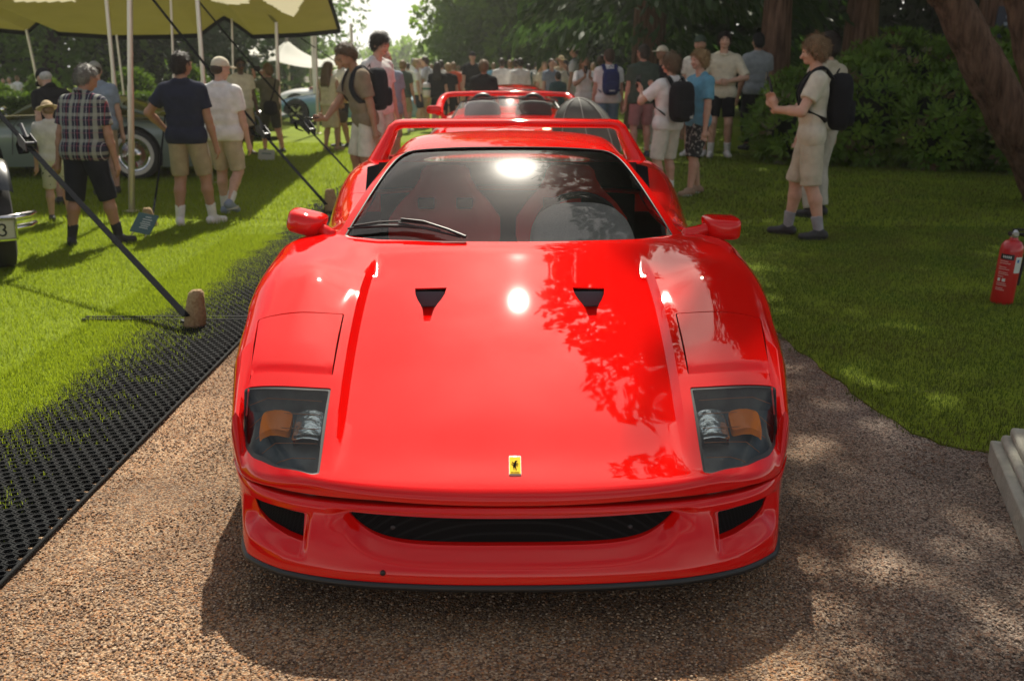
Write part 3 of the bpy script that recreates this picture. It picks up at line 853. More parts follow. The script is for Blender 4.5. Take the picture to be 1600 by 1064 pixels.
for t in zz:
    z = ZTOP - .003 + (ZBOT - ZTOP + .003) * t
    o = prof_o(t) + 0 * sb
    x = pb[:, 0]
    fade = sstep(_os[8] + .02, _os[6], sb) * .0 + 1.0
    o = o * np.interp(sb, [0, _os[3], _os[4], _os[5], _os[6], _os[7], _os[8]], [1, 1, .92, .72, .42, .12, .0]) - t * np.interp(sb, [0, _os[4], _os[5], _os[6], _os[7], _os[8]], [0, 0, .004, .045, .055, .06])
    o = o - .040 * mask_grille(x, z) - .034 * mask_duct(x, z)
    rows.append(np.column_stack([pb + nb * o[:, None], np.full(NB, z)]))
rows.append(np.column_stack([pb - nb * .10, np.full(NB, ZBOT)]))
rows = np.array(rows)
mb = MB(); mirror_grid(mb, rows)
# close the back so that it is a solid
mb.grid(np.concatenate([rows[-1:], rows[:1]])); q = np.concatenate([rows[-1:], rows[:1]]).copy(); q[..., 0] *= -1; mb.grid(q)
for sg in (1, -1):
    e_ = rows[:, -1].copy(); e_[:, 0] *= sg
    mb.add([tuple(p) for p in e_], [tuple(range(len(e_)))])
bumper = mb.build('front_bumper', RED, car, weld=True)
gx = np.linspace(-.452, .452, 61)
pol = [(x, grille_top(x)) for x in gx] + [(x, min(float(grille_bot(x)), grille_top(x) - .004)) for x in gx[::-1]]
bm = bmesh.new(); bm.from_mesh(bumper.data); bm.normal_update()
front_ok = lambda f: f.normal.y < -.05 and abs(f.calc_center_median().x) < .83
cut_hole(bm, pol, (0, 2), front_ok)
for sg in (-1, 1):
    dp = round_poly([(sg * .584, .282), (sg * .752, .284), (sg * .738, .252), (sg * .70, .233), (sg * .64, .219), (sg * .586, .211)], .006, 3)
    cut_hole(bm, dp, (0, 2), front_ok)
bmesh.ops.dissolve_degenerate(bm, dist=2e-4, edges=bm.edges)
ex_ = bmesh.ops.extrude_edge_only(bm, edges=[e_ for e_ in bm.edges if e_.is_boundary])
bmesh.ops.translate(bm, verts=[v for v in ex_['geom'] if isinstance(v, bmesh.types.BMVert)], vec=(0, .03, 0))
bm.to_mesh(bumper.data); bm.free()
bumper.data.polygons.foreach_set('use_smooth', np.ones(len(bumper.data.polygons), bool))
bumper.data.set_sharp_from_angle(angle=R(38))
def mesh_mat():
    m = bpy.data.materials.new('black wire mesh'); m.use_nodes = True; t = m.node_tree; b = t.nodes['Principled BSDF']
    b.inputs['Roughness'].default_value = .8; b.inputs['Specular IOR Level'].default_value = .05
    tcn = t.nodes.new('ShaderNodeTexCoord'); mpn = t.nodes.new('ShaderNodeMapping'); mpn.inputs['Rotation'].default_value = (0, R(45), 0)
    br = t.nodes.new('ShaderNodeTexVoronoi'); br.inputs['Scale'].default_value = 170; br.distance = 'CHEBYCHEV'; br.inputs['Randomness'].default_value = 0
    rp = t.nodes.new('ShaderNodeValToRGB'); rp.color_ramp.elements[0].position = .33; rp.color_ramp.elements[0].color = (.002, .002, .002, 1)
    rp.color_ramp.elements[1].position = .42; rp.color_ramp.elements[1].color = (.016, .016, .017, 1)
    t.links.new(tcn.outputs['Object'], mpn.inputs['Vector']); t.links.new(mpn.outputs['Vector'], br.inputs['Vector'])
    t.links.new(br.outputs['Distance'], rp.inputs['Fac']); t.links.new(rp.outputs['Color'], b.inputs['Base Color'])
    return m
MESH = mesh_mat()
sel = pb[:, 0] < .46
gr_rows = []
for z, o in ((.315, -.030), (.265, -.020), (.215, -.010)):
    h = np.column_stack([pb[sel] + nb[sel] * o, np.full(sel.sum(), z)]); f = h[::-1].copy(); f[:, 0] *= -1
    gr_rows.append(np.concatenate([f[:-1], h]))
m = MB(); m.grid(np.array(gr_rows)); m.build('grille', MESH, car)
for sg in (-1, 1):
    m = MB(); sel = (pb[:, 0] > .55) & (pb[:, 0] < .80)
    rr = []
    for z, o in ((.312, -.026), (.205, -.014)):
        h = np.column_stack([pb[sel] + nb[sel] * o, np.full(sel.sum(), z)]); h[:, 0] *= sg; rr.append(h)
    m.grid(np.array(rr)); m.build('brake_duct_mesh', MESH, car)
    m = MB(); m.lathe([(.0065, 0), (.006, .003), (.003, .005)], 12, Matrix.Translation((sg * .33, .112, .262)) @ Matrix.Rotation(R(90), 4, 'X')); m.build('grille_bolt', DARKMET, car)
# dark gap between hood and bumper, lip, tow eye cover
rows = [np.column_stack([pb - nb * o, np.full(NB, z)]) for o, z in ((.010, .3455), (.045, .3465), (.05, .330))]
mb = MB(); mirror_grid(mb, np.array(rows)); mb.build('seal_strip', BLACK, car, weld=True)
LIP = mat('black lip rubber', (.014, .015, .016), .38)
sl = sb[sb < np.interp(.60, OY[_s <= S_N], _s[_s <= S_N])]
pl_, nl_ = out_at(sl)
fade = np.interp(sl, [0, _os[3], _os[4], _os[5], _os[6], _os[7], _os[8]], [0, 0, -.006, -.024, -.087, -.12, -.13])
rows = [np.column_stack([pl_ + nl_ * (o + fade)[:, None], np.full(len(sl), z)]) for o, z in ((-.03, .1395), (.070, .1405), (.077, .139), (.081, .135), (.082, .127), (.077, .121), (-.03, .119))]
mb = MB(); mirror_grid(mb, np.array(rows)); mb.build('front_lip', LIP, car, weld=True, angle=50)
i = int(np.argmin(abs(pb[:, 0] - .355)))
m = MB(); m.lathe([(.0075, -.004), (.0075, .002), (.005, .004)], 14, Matrix.Translation((-pb[i, 0], pb[i, 1] - .072, .168)) @ Matrix.Rotation(R(90), 4, 'X')); m.build('bumper_plug', BLACK, car)

# doors and rear body
def side_panel(name, y0f, y1f, x_in, nrow=40, ncol=14, arch=None, zlow=.15):
    P = np.zeros((nrow, ncol, 3)); ss = []
    tb = (_s >= S_N) & (_s <= S_T + .2)
    for k in range(nrow):
        t = k / (nrow - 1)
        ye = y0f(.93) + (y1f(.93) - y0f(.93)) * t
        xe = np.interp(ye, _in[tb][:, 1], _in[tb][:, 0])
        xi = x_in(ye)
        x = np.linspace(xi, xe, ncol); y = y0f(x) + (y1f(x) - y0f(x)) * t
        P[k, :, 0] = x; P[k, :, 1] = y; P[k, :, 2] = zT(x, y)
        P[k, :, 1][-1] = ye
        ss.append(np.interp(ye, _in[tb][:, 1], _s[tb]))
    e_ = P[:, -1]; sk = skirt(e_, np.array(ss), lambda y: np.full(np.shape(y), zlow))
    return P, np.concatenate([e_[None], sk])
cowl = lambda x: 1.434 + .216 * np.asarray(x, float) ** 2
for sg in (-1, 1):
    P, K = side_panel('door', cowl, lambda x: 2.70 + 0 * np.asarray(x, float), lambda y: .675)
    P[..., 0] *= sg; K[..., 0] *= sg
    m = MB(); m.grid(P); m.grid(K); d = m.build('door', RED, car, weld=True); flip_up(d); solid_to(d, .012)
    d.data.set_sharp_from_angle(angle=R(35))
    m = MB(); m.box((sg * .948, 2.5, .60), (.012, .16, .03)); m.build('door_handle', BLACK, d, bevel=.004)
P, K = side_panel('rear', lambda x: 2.706 + 0 * np.asarray(x, float), lambda x: 4.30 + 0 * np.asarray(x, float), lambda y: 0.0, 60, 30)
mb = MB(); mirror_grid(mb, P); mirror_grid(mb, K)
tail = np.concatenate([P[-1], K[1:, -1]])
T2 = tail.copy(); T2[:, 1] += .10; T2[:, 0] *= .96; T2[:, 2] = .60 + (T2[:, 2] - .60) * .93
T3 = T2.copy(); T3[:, 1] += .03; T3[:, 0] *= .90; T3[:, 2] = .60 + (T3[:, 2] - .60) * .85
mirror_grid(mb, np.array([tail, T2, T3]))
for sg in (1, -1):
    e_ = T3.copy(); e_[:, 0] *= sg
    mb.add([tuple(p) for p in e_] + [(0, 4.43, .15)], [tuple(range(len(e_) + 1))])
rear = mb.build('rear_body', RED, car, weld=True); flip_up(rear); solid_to(rear, .012)
for sg in (-1, 1):
    m = MB(); m.lathe([(.36, -.30), (.36, .30)], 48, Matrix.Translation((sg * .97, AXR, .335)) @ Matrix.Rotation(R(90), 4, 'Y')); cut.append(m.build('cut', None, car, smooth=False))
boolean(rear, cut); cut = []
rear.data.polygons.foreach_set('use_smooth', np.ones(len(rear.data.polygons), bool)); rear.data.set_sharp_from_angle(angle=R(35))

# cabin: windscreen, pillars, roof
zw = cs([(1.40, .820), (1.43, .834), (1.52, .880), (1.70, .969), (1.90, 1.058), (2.05, 1.116), (2.135, 1.144)])
zr = cs([(2.05, 1.131), (2.135, 1.1445), (2.25, 1.160), (2.45, 1.178), (2.65, 1.184), (2.85, 1.170), (3.1, 1.12), (3.5, 1.02), (3.95, .955)])
xe = cs([(1.40, .71), (1.52, .686), (1.72, .636), (1.9, .592), (2.05, .556), (2.2, .532), (2.5, .52), (2.8, .525), (3.2, .55), (3.95, .60)])
xg = lin([(1.40, .685), (1.53, .654), (1.72, .604), (1.9, .559), (2.05, .522), (2.2, .49)])
def zcab(x, y):
    q = np.abs(x) / xe(y)
    base = np.where(np.asarray(y) < 2.13 + .09 * np.asarray(x) ** 2, zw(np.minimum(y, 2.2)), zr(y))
    return base - np.interp(y, [1.4, 2.1, 2.7], [.047, .028, .035]) * q ** 2.2 - .035 * np.clip(q, 0, 1.05) ** 14 * sstep(1.6, 2.2, y)
yb_ = lambda x: 1.425 + .216 * x * x
yt_ = lambda x: 2.13 + .09 * x * x
nb_, na_ = 40, 36
Gd = np.zeros((nb_, na_, 3)); Pl = np.zeros((nb_, 5, 3))
for i in range(nb_):
    b = i / (nb_ - 1)
    xs_end = xg(1.53 + (2.17 - 1.53) * b) * (1 - .10 * b ** 16 - .035 * b ** 7)
    x = np.linspace(0, xs_end, na_)
    y = yb_(x) + (yt_(x) - yb_(x)) * b
    Gd[i, :, 0] = x; Gd[i, :, 1] = y; Gd[i, :, 2] = zcab(x, np.minimum(y, yt_(x) - 1e-6))
    xo = np.linspace(xs_end, xe(y[-1]), 5); yo = y[-1] + 0 * xo
    Pl[i, :, 0] = xo; Pl[i, :, 1] = yo; Pl[i, :, 2] = zcab(xo, np.minimum(yo, yt_(xo) - 1e-6))
mb = MB(); g2 = Gd.copy(); g2[..., 2] -= .006; mirror_grid(mb, g2)
ws = mb.build('windscreen', GLASS, car, weld=True)
m = MB(); ed = np.concatenate([Gd[:, -1], Gd[-1, ::-1][1:]])
full = np.concatenate([ed, (ed * [-1, 1, 1])[::-1][1:]])
m.tube([(p[0], p[1], p[2] + .0005) for p in full], .0036, 8); m.build('windscreen_seal', BLACK, car)
nr = 40; Rf = np.zeros((nr, na_ + 4, 3))
for i in range(nr):
    t = i / (nr - 1)
    xs_end = Gd[-1, -1, 0]
    ylast = 2.13 + (3.95 - 2.13) * t ** 1.3
    xx = np.concatenate([Gd[-1, :, 0] * (1 - t) + np.linspace(0, xe(ylast) * .96, na_) * t, np.zeros(4)])
    xx[na_:] = np.linspace(xx[na_ - 1], xe(ylast + .02), 5)[1:]
    yy = np.where(xx > -1, (2.13 + .09 * xx ** 2) * (1 - t ** .8) + ylast * t ** .8 if i else yt_(xx), 0)
    if i == 0: yy[na_:] = yy[na_ - 1]
    Rf[i, :, 0] = xx; Rf[i, :, 1] = yy; Rf[i, :, 2] = zcab(xx, np.maximum(yy, yt_(xx) + 1e-6))
mb = MB(); mirror_grid(mb, Rf); mirror_grid(mb, Pl)
roof = mb.build('roof', RED, car, weld=True, angle=30); flip_up(roof)
edge_top = np.concatenate([Pl[:, -1], Rf[1:, -1]])
for sg in (-1, 1):
    sec = []
    for p in edge_top:
        yb2 = p[1]; xb = float(np.interp(yb2, [1.4, 1.6, 2.7, 3.95], [.70, .695, .70, .70])); zb = float(zT(xb, yb2)) + .002
        if zb > p[2]: zb = p[2] - .004
        sec.append([(sg * (p[0] + (xb - p[0]) * q), p[1], p[2] + (zb - p[2]) * q) for q in (0, .10, .4, .7, 1)])
    sec = np.array(sec); yv = edge_top[:, 1]
    iw = np.where((yv > 1.60) & (yv < 2.62))[0]; a, b = iw[0], iw[-1]
    m = MB(); m.grid(sec[:, :2]); m.grid(sec[:a + 1, 1:]); m.grid(sec[b:, 1:]); m.build('window_frame', RED, car, weld=True, angle=35)
    m = MB(); s2 = sec[a:b + 1, 1:].copy(); s2[..., 0] -= sg * .004; m.grid(s2); m.build('side_window', GLASS, car)
    # black intake behind the side window
    m = MB(); m.add([(sg * .63, 2.63, .90), (sg * .72, 2.63, .87), (sg * .75, 2.96, .975), (sg * .63, 2.96, 1.005)], [(0, 1, 2, 3)]); m.build('side_intake', mat('matte black', (.006, .006, .007), 1.0, spec=0), car, smooth=False)

# rear wing on its two uprights
pth = [Vector((.855, 3.93, .86)), Vector((.83, 3.95, .905)), Vector((.735, 4.06, 1.105)), Vector((.722, 4.07, 1.135)), Vector((.695, 4.08, 1.155)), Vector((.655, 4.09, 1.162)), Vector((.3, 4.095, 1.166)), Vector((0, 4.095, 1.168))]
pth = [p - Vector((0, 0, .022)) for p in pth]
pth = pth + [Vector((-p.x, p.y, p.z)) for p in pth[::-1][1:]]
rows = []
for i, p in enumerate(pth):
    t = (pth[min(i + 1, len(pth) - 1)] - pth[max(i - 1, 0)]).normalized()
    up = Vector((0, 1, 0)).cross(t).normalized()
    foot = min(i, len(pth) - 1 - i)
    ch = [.30, .27, .17, .15, .14, .14, .14, .14][foot]; th = [.060, .056, .036, .034, .032, .028, .028, .028][foot]
    sec = []
    for k in range(20):
        q = 2 * math.pi * k / 20
        c_, s_ = math.cos(q), math.sin(q)
        sec.append(p + Vector((0, 1, 0)) * (ch * c_) + up * (th * s_ * (1 - .35 * c_)))
    rows.append([tuple(v) for v in sec])
m = MB(); m.grid(np.array(rows), close_v=True); m.build('rear_wing', RED, car, angle=50)

# mirrors
for sg, roll in ((-1, R(14)), (1, R(2))):
    mir = empty('wing_mirror'); mir.parent = car
    ctr = Vector((.868, 1.60, .862) if sg > 0 else (-.822, 1.60, .884))
    M_ = Matrix.Translation(ctr) @ Matrix.Rotation(roll * (1), 4, 'Y')
    rows = []
    for y, sx, sz in ((-.075, .30, .25), (-.07, .62, .6), (-.055, .84, .84), (-.02, .98, .97), (.03, 1, 1), (.05, .99, .99)):
        ring = []
        for k in range(28):
            q = 2 * math.pi * k / 28; c_, s_ = math.cos(q), math.sin(q)
            ex = .45
            px = math.copysign(abs(c_) ** ex, c_) * .074 * sx; pz = math.copysign(abs(s_) ** ex, s_) * .048 * sz
            px += pz * -.25 * sg * (1 if px * sg < 0 else 0)
            ring.append(tuple(M_ @ Vector((px, y, pz))))
        rows.append(ring)
    m = MB(); m.grid(np.array(rows), close_v=True); m.add(rows[0], [tuple(range(28))]); m.add(rows[-1], [tuple(range(27, -1, -1))])
    m.build('mirror_shell', RED, mir, weld=True, angle=45)
    m = MB(); base = Vector((sg * .722, 1.57, .835)); top_ = M_ @ Vector((-sg * .052, 0, -.010))
    m.tube([base + Vector((sg * .0, 0, -.015)), base, base.lerp(top_, .45) + Vector((-sg * .004, 0, 0)), top_, top_ + Vector((sg * .045, 0, .004))], [.060, .050, .042, .044, .040], 14, flat=.66, up=(1, 0, 0))
    m.build('mirror_arm', RED, mir)
    m = MB(); q = [tuple(M_ @ Vector((x, .0505, z))) for x, z in round_poly([(-.06, -.042), (.06, -.042), (.06, .042), (-.06, .042)], .015, 3)]
    m.add(q, [tuple(range(len(q)))]); m.build('mirror_glass', CHROME, mir, smooth=False)

# wiper
def on_glass(x, y, h): return (x, y, float(zcab(x, y)) + h)
wip = empty('wiper'); wip.parent = car
m = MB(); m.tube([on_glass(x, y, .018) for x, y in ((-.645, 1.540), (-.58, 1.537), (-.50, 1.532), (-.42, 1.520), (-.34, 1.500), (-.27, 1.478))], [.004, .006, .007, .007, .006, .004], 6); m.build('wiper_blade', BLACK, wip)
m = MB(); m.tube([on_glass(x, y, .026) for x, y in ((-.62, 1.54), (-.52, 1.545), (-.42, 1.538), (-.30, 1.505))], .0045, 6); m.build('blade_carrier', BLACK, wip)
m = MB(); m.tube([on_glass(-.17, 1.44, .015), on_glass(-.24, 1.468, .028), on_glass(-.34, 1.512, .036), on_glass(-.43, 1.54, .034)], [.008, .006, .005, .004], 8); m.build('wiper_arm', BLACK, wip)
m = MB(); m.tube([on_glass(-.19, 1.445, .012), on_glass(-.28, 1.472, .02), on_glass(-.44, 1.53, .026)], .004, 6); m.build('wiper_rod', BLACK, wip)

# cabin interior
SEAT = mat('red seat cloth', (.85, .030, .020), .85, bump=.2, bscale=300, sheen=.3)
DASH = mat('dash suede', (.38, .36, .33), .95, bump=.35, bscale=500, noise=.15, nscale=200)
BLKCL = mat('black cabin', (.012, .012, .013), .8)
m = MB(); m.grid(np.array([[(x, y, z) for x in (-.66, .66)] for y, z in ((1.46, .775), (1.78, .775), (1.84, .74), (1.85, .40))])); m.build('dashboard', mat('dash black', (.02, .02, .021), .85), car)
m = MB(); m.grid(np.array([[(x, y, z) for x in (-.66, .66)] for y, z in ((1.8, .30), (2.72, .30), (2.76, .9), (2.74, 1.02))])); m.build('cabin_floor', BLKCL, car)
rows = []
for y, ws_, tp_ in ((1.445, .97, .800), (1.48, 1.0, .832), (1.55, 1.0, .876), (1.63, 1.0, .914), (1.70, .98, .938), (1.76, .93, .945), (1.80, .86, .930)):
    rows.append([(.300 + math.copysign(abs(math.cos(q)) ** .8, math.cos(q)) * .215 * ws_, y, .765 + max(math.sin(q), 0) ** .55 * (tp_ - .765)) for q in np.linspace(math.pi, 0, 26)])
m = MB(); m.grid(np.array(rows)); m.add(rows[0], [tuple(range(26))]); m.add(rows[-1], [tuple(range(26))]); m.build('instrument_hood', DASH, car, angle=50)
m = MB(); T = Matrix.Translation((.30, 1.90, .80)) @ Matrix.Rotation(R(-68), 4, 'X')
m.tube([T @ Vector((.18 * math.cos(q), .18 * math.sin(q), 0)) for q in np.linspace(0, 2 * math.pi, 33)], .016, 8)
for q in (R(90), R(210), R(330)): m.tube([T @ Vector((0, 0, -.02)), T @ Vector((.18 * math.cos(q), .18 * math.sin(q), 0))], .012, 6)
m.build('steering_wheel', BLKCL, car)
for sg in (-1, 1):
    st = empty('seat'); st.parent = car
    prof = [(.30, .20), (.45, .23), (.60, .25), (.70, .272), (.78, .270), (.85, .22), (.91, .155), (.96, .125), (1.0, .115), (1.02, .09)]
    rows = []
    for z, hw in prof:
        yc = 2.36 + (z - .3) * .32
        row = []
        for q in np.linspace(-1, 1, 21):
            wing_ = -.10 * abs(q) ** 3.5 * (1.0 if z < .9 else .45)
            row.append((sg * .31 + hw * q, yc + wing_, z))
        rows.append(row)
    m = MB(); m.grid(np.array(rows)); b = np.array(rows); b[..., 1] += .06; m.grid(b[:, ::-1]); m.grid(np.array([rows[-1], b[-1].tolist()]))
    m.build('seat_back', SEAT, st, angle=60)
    m = MB(); m.grid(np.array([[(sg * .31 + .25 * q, y, z + .09 * abs(q) ** 3) for q in np.linspace(-1, 1, 13)] for y, z in ((1.92, .34), (1.96, .40), (2.15, .38), (2.38, .33))])); m.build('seat_cushion', SEAT, st)
    for dx in (-.095, .095):
        m = MB(); m.box((sg * .31 + dx, 2.36 + (.84 - .3) * .32 - .012, .84), (.085, .03, .055)); m.build('harness_slot', BLKCL, st, bevel=.01)
# wheels
for sx in (-1, 1):
    for ya, rad, wd in ((AXF, .318, .235), (AXR, .33, .33)):
        wh = empty('wheel', (sx * (.885 - wd / 2 + (.03 if ya > 2 else 0)), ya, rad)); wh.parent = car
        T = Matrix.Rotation(R(90), 4, 'Y')
        m = MB(); m.lathe([(rad - .09, -wd / 2 + .01), (rad - .03, -wd / 2), (rad, -wd / 2 + .03), (rad, wd / 2 - .03), (rad - .03, wd / 2), (rad - .09, wd / 2 - .01)], 40, T, cap=False); m.build('tyre', RUBBER, wh)
        m = MB(); m.lathe([(rad - .09, -wd / 2 + .01), (rad - .11, -wd / 2 + .03), (rad - .12, 0), (rad - .11, wd / 2 - .03), (rad - .09, wd / 2 - .01)], 40, T, cap=False)
        for k in range(5):
            q = R(72 * k + 90); d = Vector((0, math.cos(q), math.sin(q))); n_ = Vector((0, -d.z, d.y)); x = sx * (wd / 2 - .05)
            V = [Vector((x, 0, 0)) + d * .05 + n_ * .055, Vector((x, 0, 0)) + d * .05 - n_ * .055, Vector((x, 0, 0)) + d * (rad - .10) - n_ * .028, Vector((x, 0, 0)) + d * (rad - .10) + n_ * .028]
            V2 = [v - Vector((sx * .03, 0, 0)) for v in V]
            m.add(V + V2, [(0, 1, 2, 3), (7, 6, 5, 4), (0, 3, 7, 4), (1, 5, 6, 2), (2, 6, 7, 3), (0, 4, 5, 1)])
        m.lathe([(.06, sx * (wd / 2 - .09)), (.06, sx * (wd / 2 - .03)), (.03, sx * (wd / 2 - .02))], 20, T); m.build('rim', ALLOY, wh, angle=30)
m = MB(); m.box((0, .88, .335), (.98, 1.05, .02)); m.build('hood_light_stop', BLKCL, car)  # unseen plate added to stop light leaking through the hood openings
m = MB(); m.box((0, .45, .285), (1.34, .40, .02)); m.build('nose_light_stop', BLKCL, car)  # unseen plate added to stop light leaking down past the headlights
m = MB(); m.box((0, 2.3, .16), (1.5, 3.9, .05)); m.build('underbody', BLKCL, car)
for sx in (-1, 1):
    m = MB(); m.lathe([(.343, 0), (.343, .28)], 36, Matrix.Translation((sx * .87, AXF, .325)) @ Matrix.Rotation(R(-90 * sx), 4, 'Y')); m.build('arch_liner', BLKCL, car)
# ------------------------------------------------------------------ trees, hedges and shrubs
BARK = bark_mat('red brown bark', (.055, .028, .018), (.24, .14, .095))
BARKD = bark_mat('dark bark', (.02, .014, .011), (.075, .055, .042))
def leaf_quads(P, D, U, ln, wd, fold=0.0):
    """one diamond leaf at each point P along direction D with side U"""
    n = len(P); S = np.cross(D, U); S /= np.linalg.norm(S, axis=1, keepdims=True) + 1e-9
    V = np.empty((n, 4, 3), np.float32)
    V[:, 0] = P; V[:, 1] = P + D * (ln * .5)[:, None] + S * (wd * .5)[:, None]; V[:, 2] = P + D * ln[:, None]; V[:, 3] = P + D * (ln * .5)[:, None] - S * (wd * .5)[:, None]
    return V.reshape(-1, 3), np.arange(4 * n).reshape(-1, 4)
def rnd_dirs(r, n):
    v = r.normal(size=(n, 3)); return v / np.linalg.norm(v, axis=1, keepdims=True)
def crown_blobs(r, c, rad, nb, low=.35):
    """clump centres spread over an ellipsoid"""
    d = rnd_dirs(r, nb); d[:, 2] = np.where(d[:, 2] < -low, -d[:, 2] * .5, d[:, 2])
    f = .45 + .5 * r.random((nb, 1))
    return np.array(c) + d * f * np.array(rad), (.20 + .22 * r.random(nb))[:, None] * np.array(rad)
def foliage(name, blobs, n, size, m, parent, seed, droop=0.0):
    r = np.random.default_rng(seed); C, Rd = blobs
    w_ = (Rd.prod(1)) ** .6; w_ /= w_.sum()
    i = r.choice(len(C), n, p=w_); d = rnd_dirs(r, n)
    P = C[i] + d * Rd[i] * (.55 + .5 * r.random((n, 1)))
    D = rnd_dirs(r, n) + d * .8; D[:, 2] -= droop; D /= np.linalg.norm(D, axis=1, keepdims=True)
    s = size * (.6 + .8 * r.random(n))
    V, F = leaf_quads(P, D, rnd_dirs(r, n), s, s * .55)
    return link(name, np_mesh(name, V, F, False), m, parent)
def trunk_mb(pts, r0, r1, seg=12, limbs=(), seed=0):
    m = MB(); pp = spline(pts, 6); n = len(pp); rr = random.Random(seed)
    rad = [r0 + (r1 - r0) * (i / (n - 1)) ** .8 + (r0 * .35 * (1 - i / (n - 1)) ** 8) for i in range(n)]
    rad = [q * (1 + .06 * rr.uniform(-1, 1)) for q in rad]
    m.tube(pp, rad, seg)
    for f, dr, ln, lr in limbs:
        p = pp[int(f * (n - 1))]; d = Vector(dr).normalized()
        m.tube([p, p + d * ln * .5 + Vector((0, 0, ln * .08)), p + d * ln + Vector((0, 0, ln * .22))], [lr, lr * .6, lr * .15], 6)
    return m
def broad_tree(label, x, y, h, rad, n, size, m, seed, z0=.35, trunk_r=.3, group=None, bark=None):
    r = np.random.default_rng(seed); t = thing('broadleaf_tree', label, 'tree', (x, y, 0), 0, group)
    limbs = [(.35 + .5 * r.random(), (math.cos(a), math.sin(a), .5), rad * .6, trunk_r * .35) for a in r.random(7) * 6.28]
    trunk_mb([(0, 0, -.1), (.1, 0, h * .3), (-.1, .1, h * .6), (0, 0, h * .85)], trunk_r, .06, 10, limbs, seed).build('trunk', bark or BARKD, t)
    zc_ = h * (z0 + 1) / 2
    C, Rd = crown_blobs(r, (0, 0, zc_), (rad, rad, h * (1 - z0) / 2), 40, .9)
    if z0 < .1:                                        # branches down to the ground
        k = 44; a = r.random(k) * 6.283; q = rad * (.35 + .65 * r.random(k)); zz = .5 + 6.0 * r.random(k)
        C = np.concatenate([C, np.stack([np.cos(a) * q, np.sin(a) * q, zz], -1)]); Rd = np.concatenate([Rd, np.full((k, 3), .30 * rad) * (.7 + .5 * r.random((k, 1)))])
    foliage('crown', (C, Rd), int(n * 1.5), size * .85, m, t, seed + 1)
    return t
def conifer(label, x, y, h, rad, n, m, seed, z0=2.0, trunk_r=.35, size=.34, group=None, bark=None, lean=(0, 0)):
    r = np.random.default_rng(seed); t = thing('conifer_tree', label, 'tree', (x, y, 0), 0, group)
    trunk_mb([(0, 0, -.1), (lean[0] * .4, lean[1] * .4, h * .4), (lean[0], lean[1], h)], trunk_r, .04, 12, (), seed).build('trunk', bark or BARK, t)
    nb = 150; zz = z0 + (h - z0) * (np.arange(nb) / nb) ** 1.0 + r.normal(size=nb) * .15; az = r.random(nb) * 6.283
    L_ = rad * np.clip(1.05 - (zz - z0) / (h - z0), .06, 1) ** .7 * (.7 + .4 * r.random(nb))
    i = r.choice(nb, n, p=L_ ** 1.3 / (L_ ** 1.3).sum()); f = r.random(n) ** .6
    hz = L_[i] * f
    P = np.stack([np.cos(az[i]) * hz, np.sin(az[i]) * hz, zz[i] + .12 * hz - .10 * hz ** 1.5], -1)
    off = r.normal(size=(n, 3)) * np.array([.10, .10, .07]) * (.6 + 1.6 * f[:, None] * L_[i][:, None] / rad)
    side = np.stack([-np.sin(az[i]), np.cos(az[i]), 0 * hz], -1) * (r.random(n) - .5)[:, None] * (.55 * L_[i] * (1.1 - f * .55))[:, None]
    P = P + off + side; P[:, 2] -= np.abs(side).sum(1) * .18
    P[:, :2] += np.array(lean)[None] * (P[:, 2:3] / h)
    D = np.stack([np.cos(az[i]), np.sin(az[i]), -.7 - .5 * r.random(n)], -1) + .5 * rnd_dirs(r, n); D /= np.linalg.norm(D, axis=1, keepdims=True)
    s = size * (.6 + .8 * r.random(n))
    V, F = leaf_quads(P, D, rnd_dirs(r, n), s, s * .30)
    link('crown', np_mesh('crown', V, F, False), m, t)
    return t
LF1 = leaf_mat('deciduous leaves', (.042, .095, .014), (.085, .150, .022), (.16, .30, .03), .40, .5)
LF2 = leaf_mat('bright deciduous leaves', (.060, .120, .016), (.110, .185, .026), (.24, .40, .04), .45, .5)
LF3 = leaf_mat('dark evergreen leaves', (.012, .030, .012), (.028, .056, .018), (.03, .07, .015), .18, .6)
LF4 = leaf_mat('cedar sprays', (.020, .050, .018), (.050, .090, .028), (.06, .13, .02), .25, .7)
TB = 'trees closing off the far end of the lawn'
broad_tree('bushy tree at the edge of the pale sky gap', -2.1, 54, 17, 2.6, 9000, .42, LF2, 101, .03, .35, TB)
broad_tree('dark green tree behind the person in black with a lanyard', -.4, 50, 16, 2.8, 9000, .40, LF1, 102, .03, .35, TB)
broad_tree('bright green tree rising over the roof of the third red car', 1.6, 48, 17, 3.2, 9500, .40, LF2, 103, .03, .35, TB)
broad_tree('dark green tree above the white shirts in the crowd', 3.4, 46, 18, 3.4, 9000, .40, LF1, 104, .03, .35, TB)
broad_tree('shaded tree left of the drooping cedar', 5.6, 40, 18, 3.2, 8000, .36, LF3, 105, .05, .35, TB)
broad_tree('rounded leafy tree behind the white tents', -15.5, 66, 12, 5.0, 7000, .42, LF1, 106, .02, .3, TB)
# slender poplars left of the sky gap
for x, y, h, rd, lb in ((-13.4, 62, 19, 2.0, 'tall slender poplar beside the pale sky gap'), (-16.8, 64, 16, 2.1, 'shorter slender poplar behind the white tents')):
    t = thing('poplar_tree', lb, 'tree', (x, y, 0), 0, 'poplars behind the white tents')
    r = np.random.default_rng(int(h)); trunk_mb([(0, 0, -.1), (0, 0, h * .5), (0, 0, h * .95)], .28, .05, 8).build('trunk', BARKD, t)
    zz = np.linspace(.8, h, 26); C = np.stack([r.normal(size=26) * .25, r.normal(size=26) * .25, zz], -1); Rd = np.stack([rd * np.sin(np.clip(zz / h, .08, .97) * 3.0) ** .6] * 2 + [np.full(26, .9)], -1)
    foliage('crown', (C, np.maximum(Rd, .3)), 15000, .34, LF1, t, int(h) + 3)
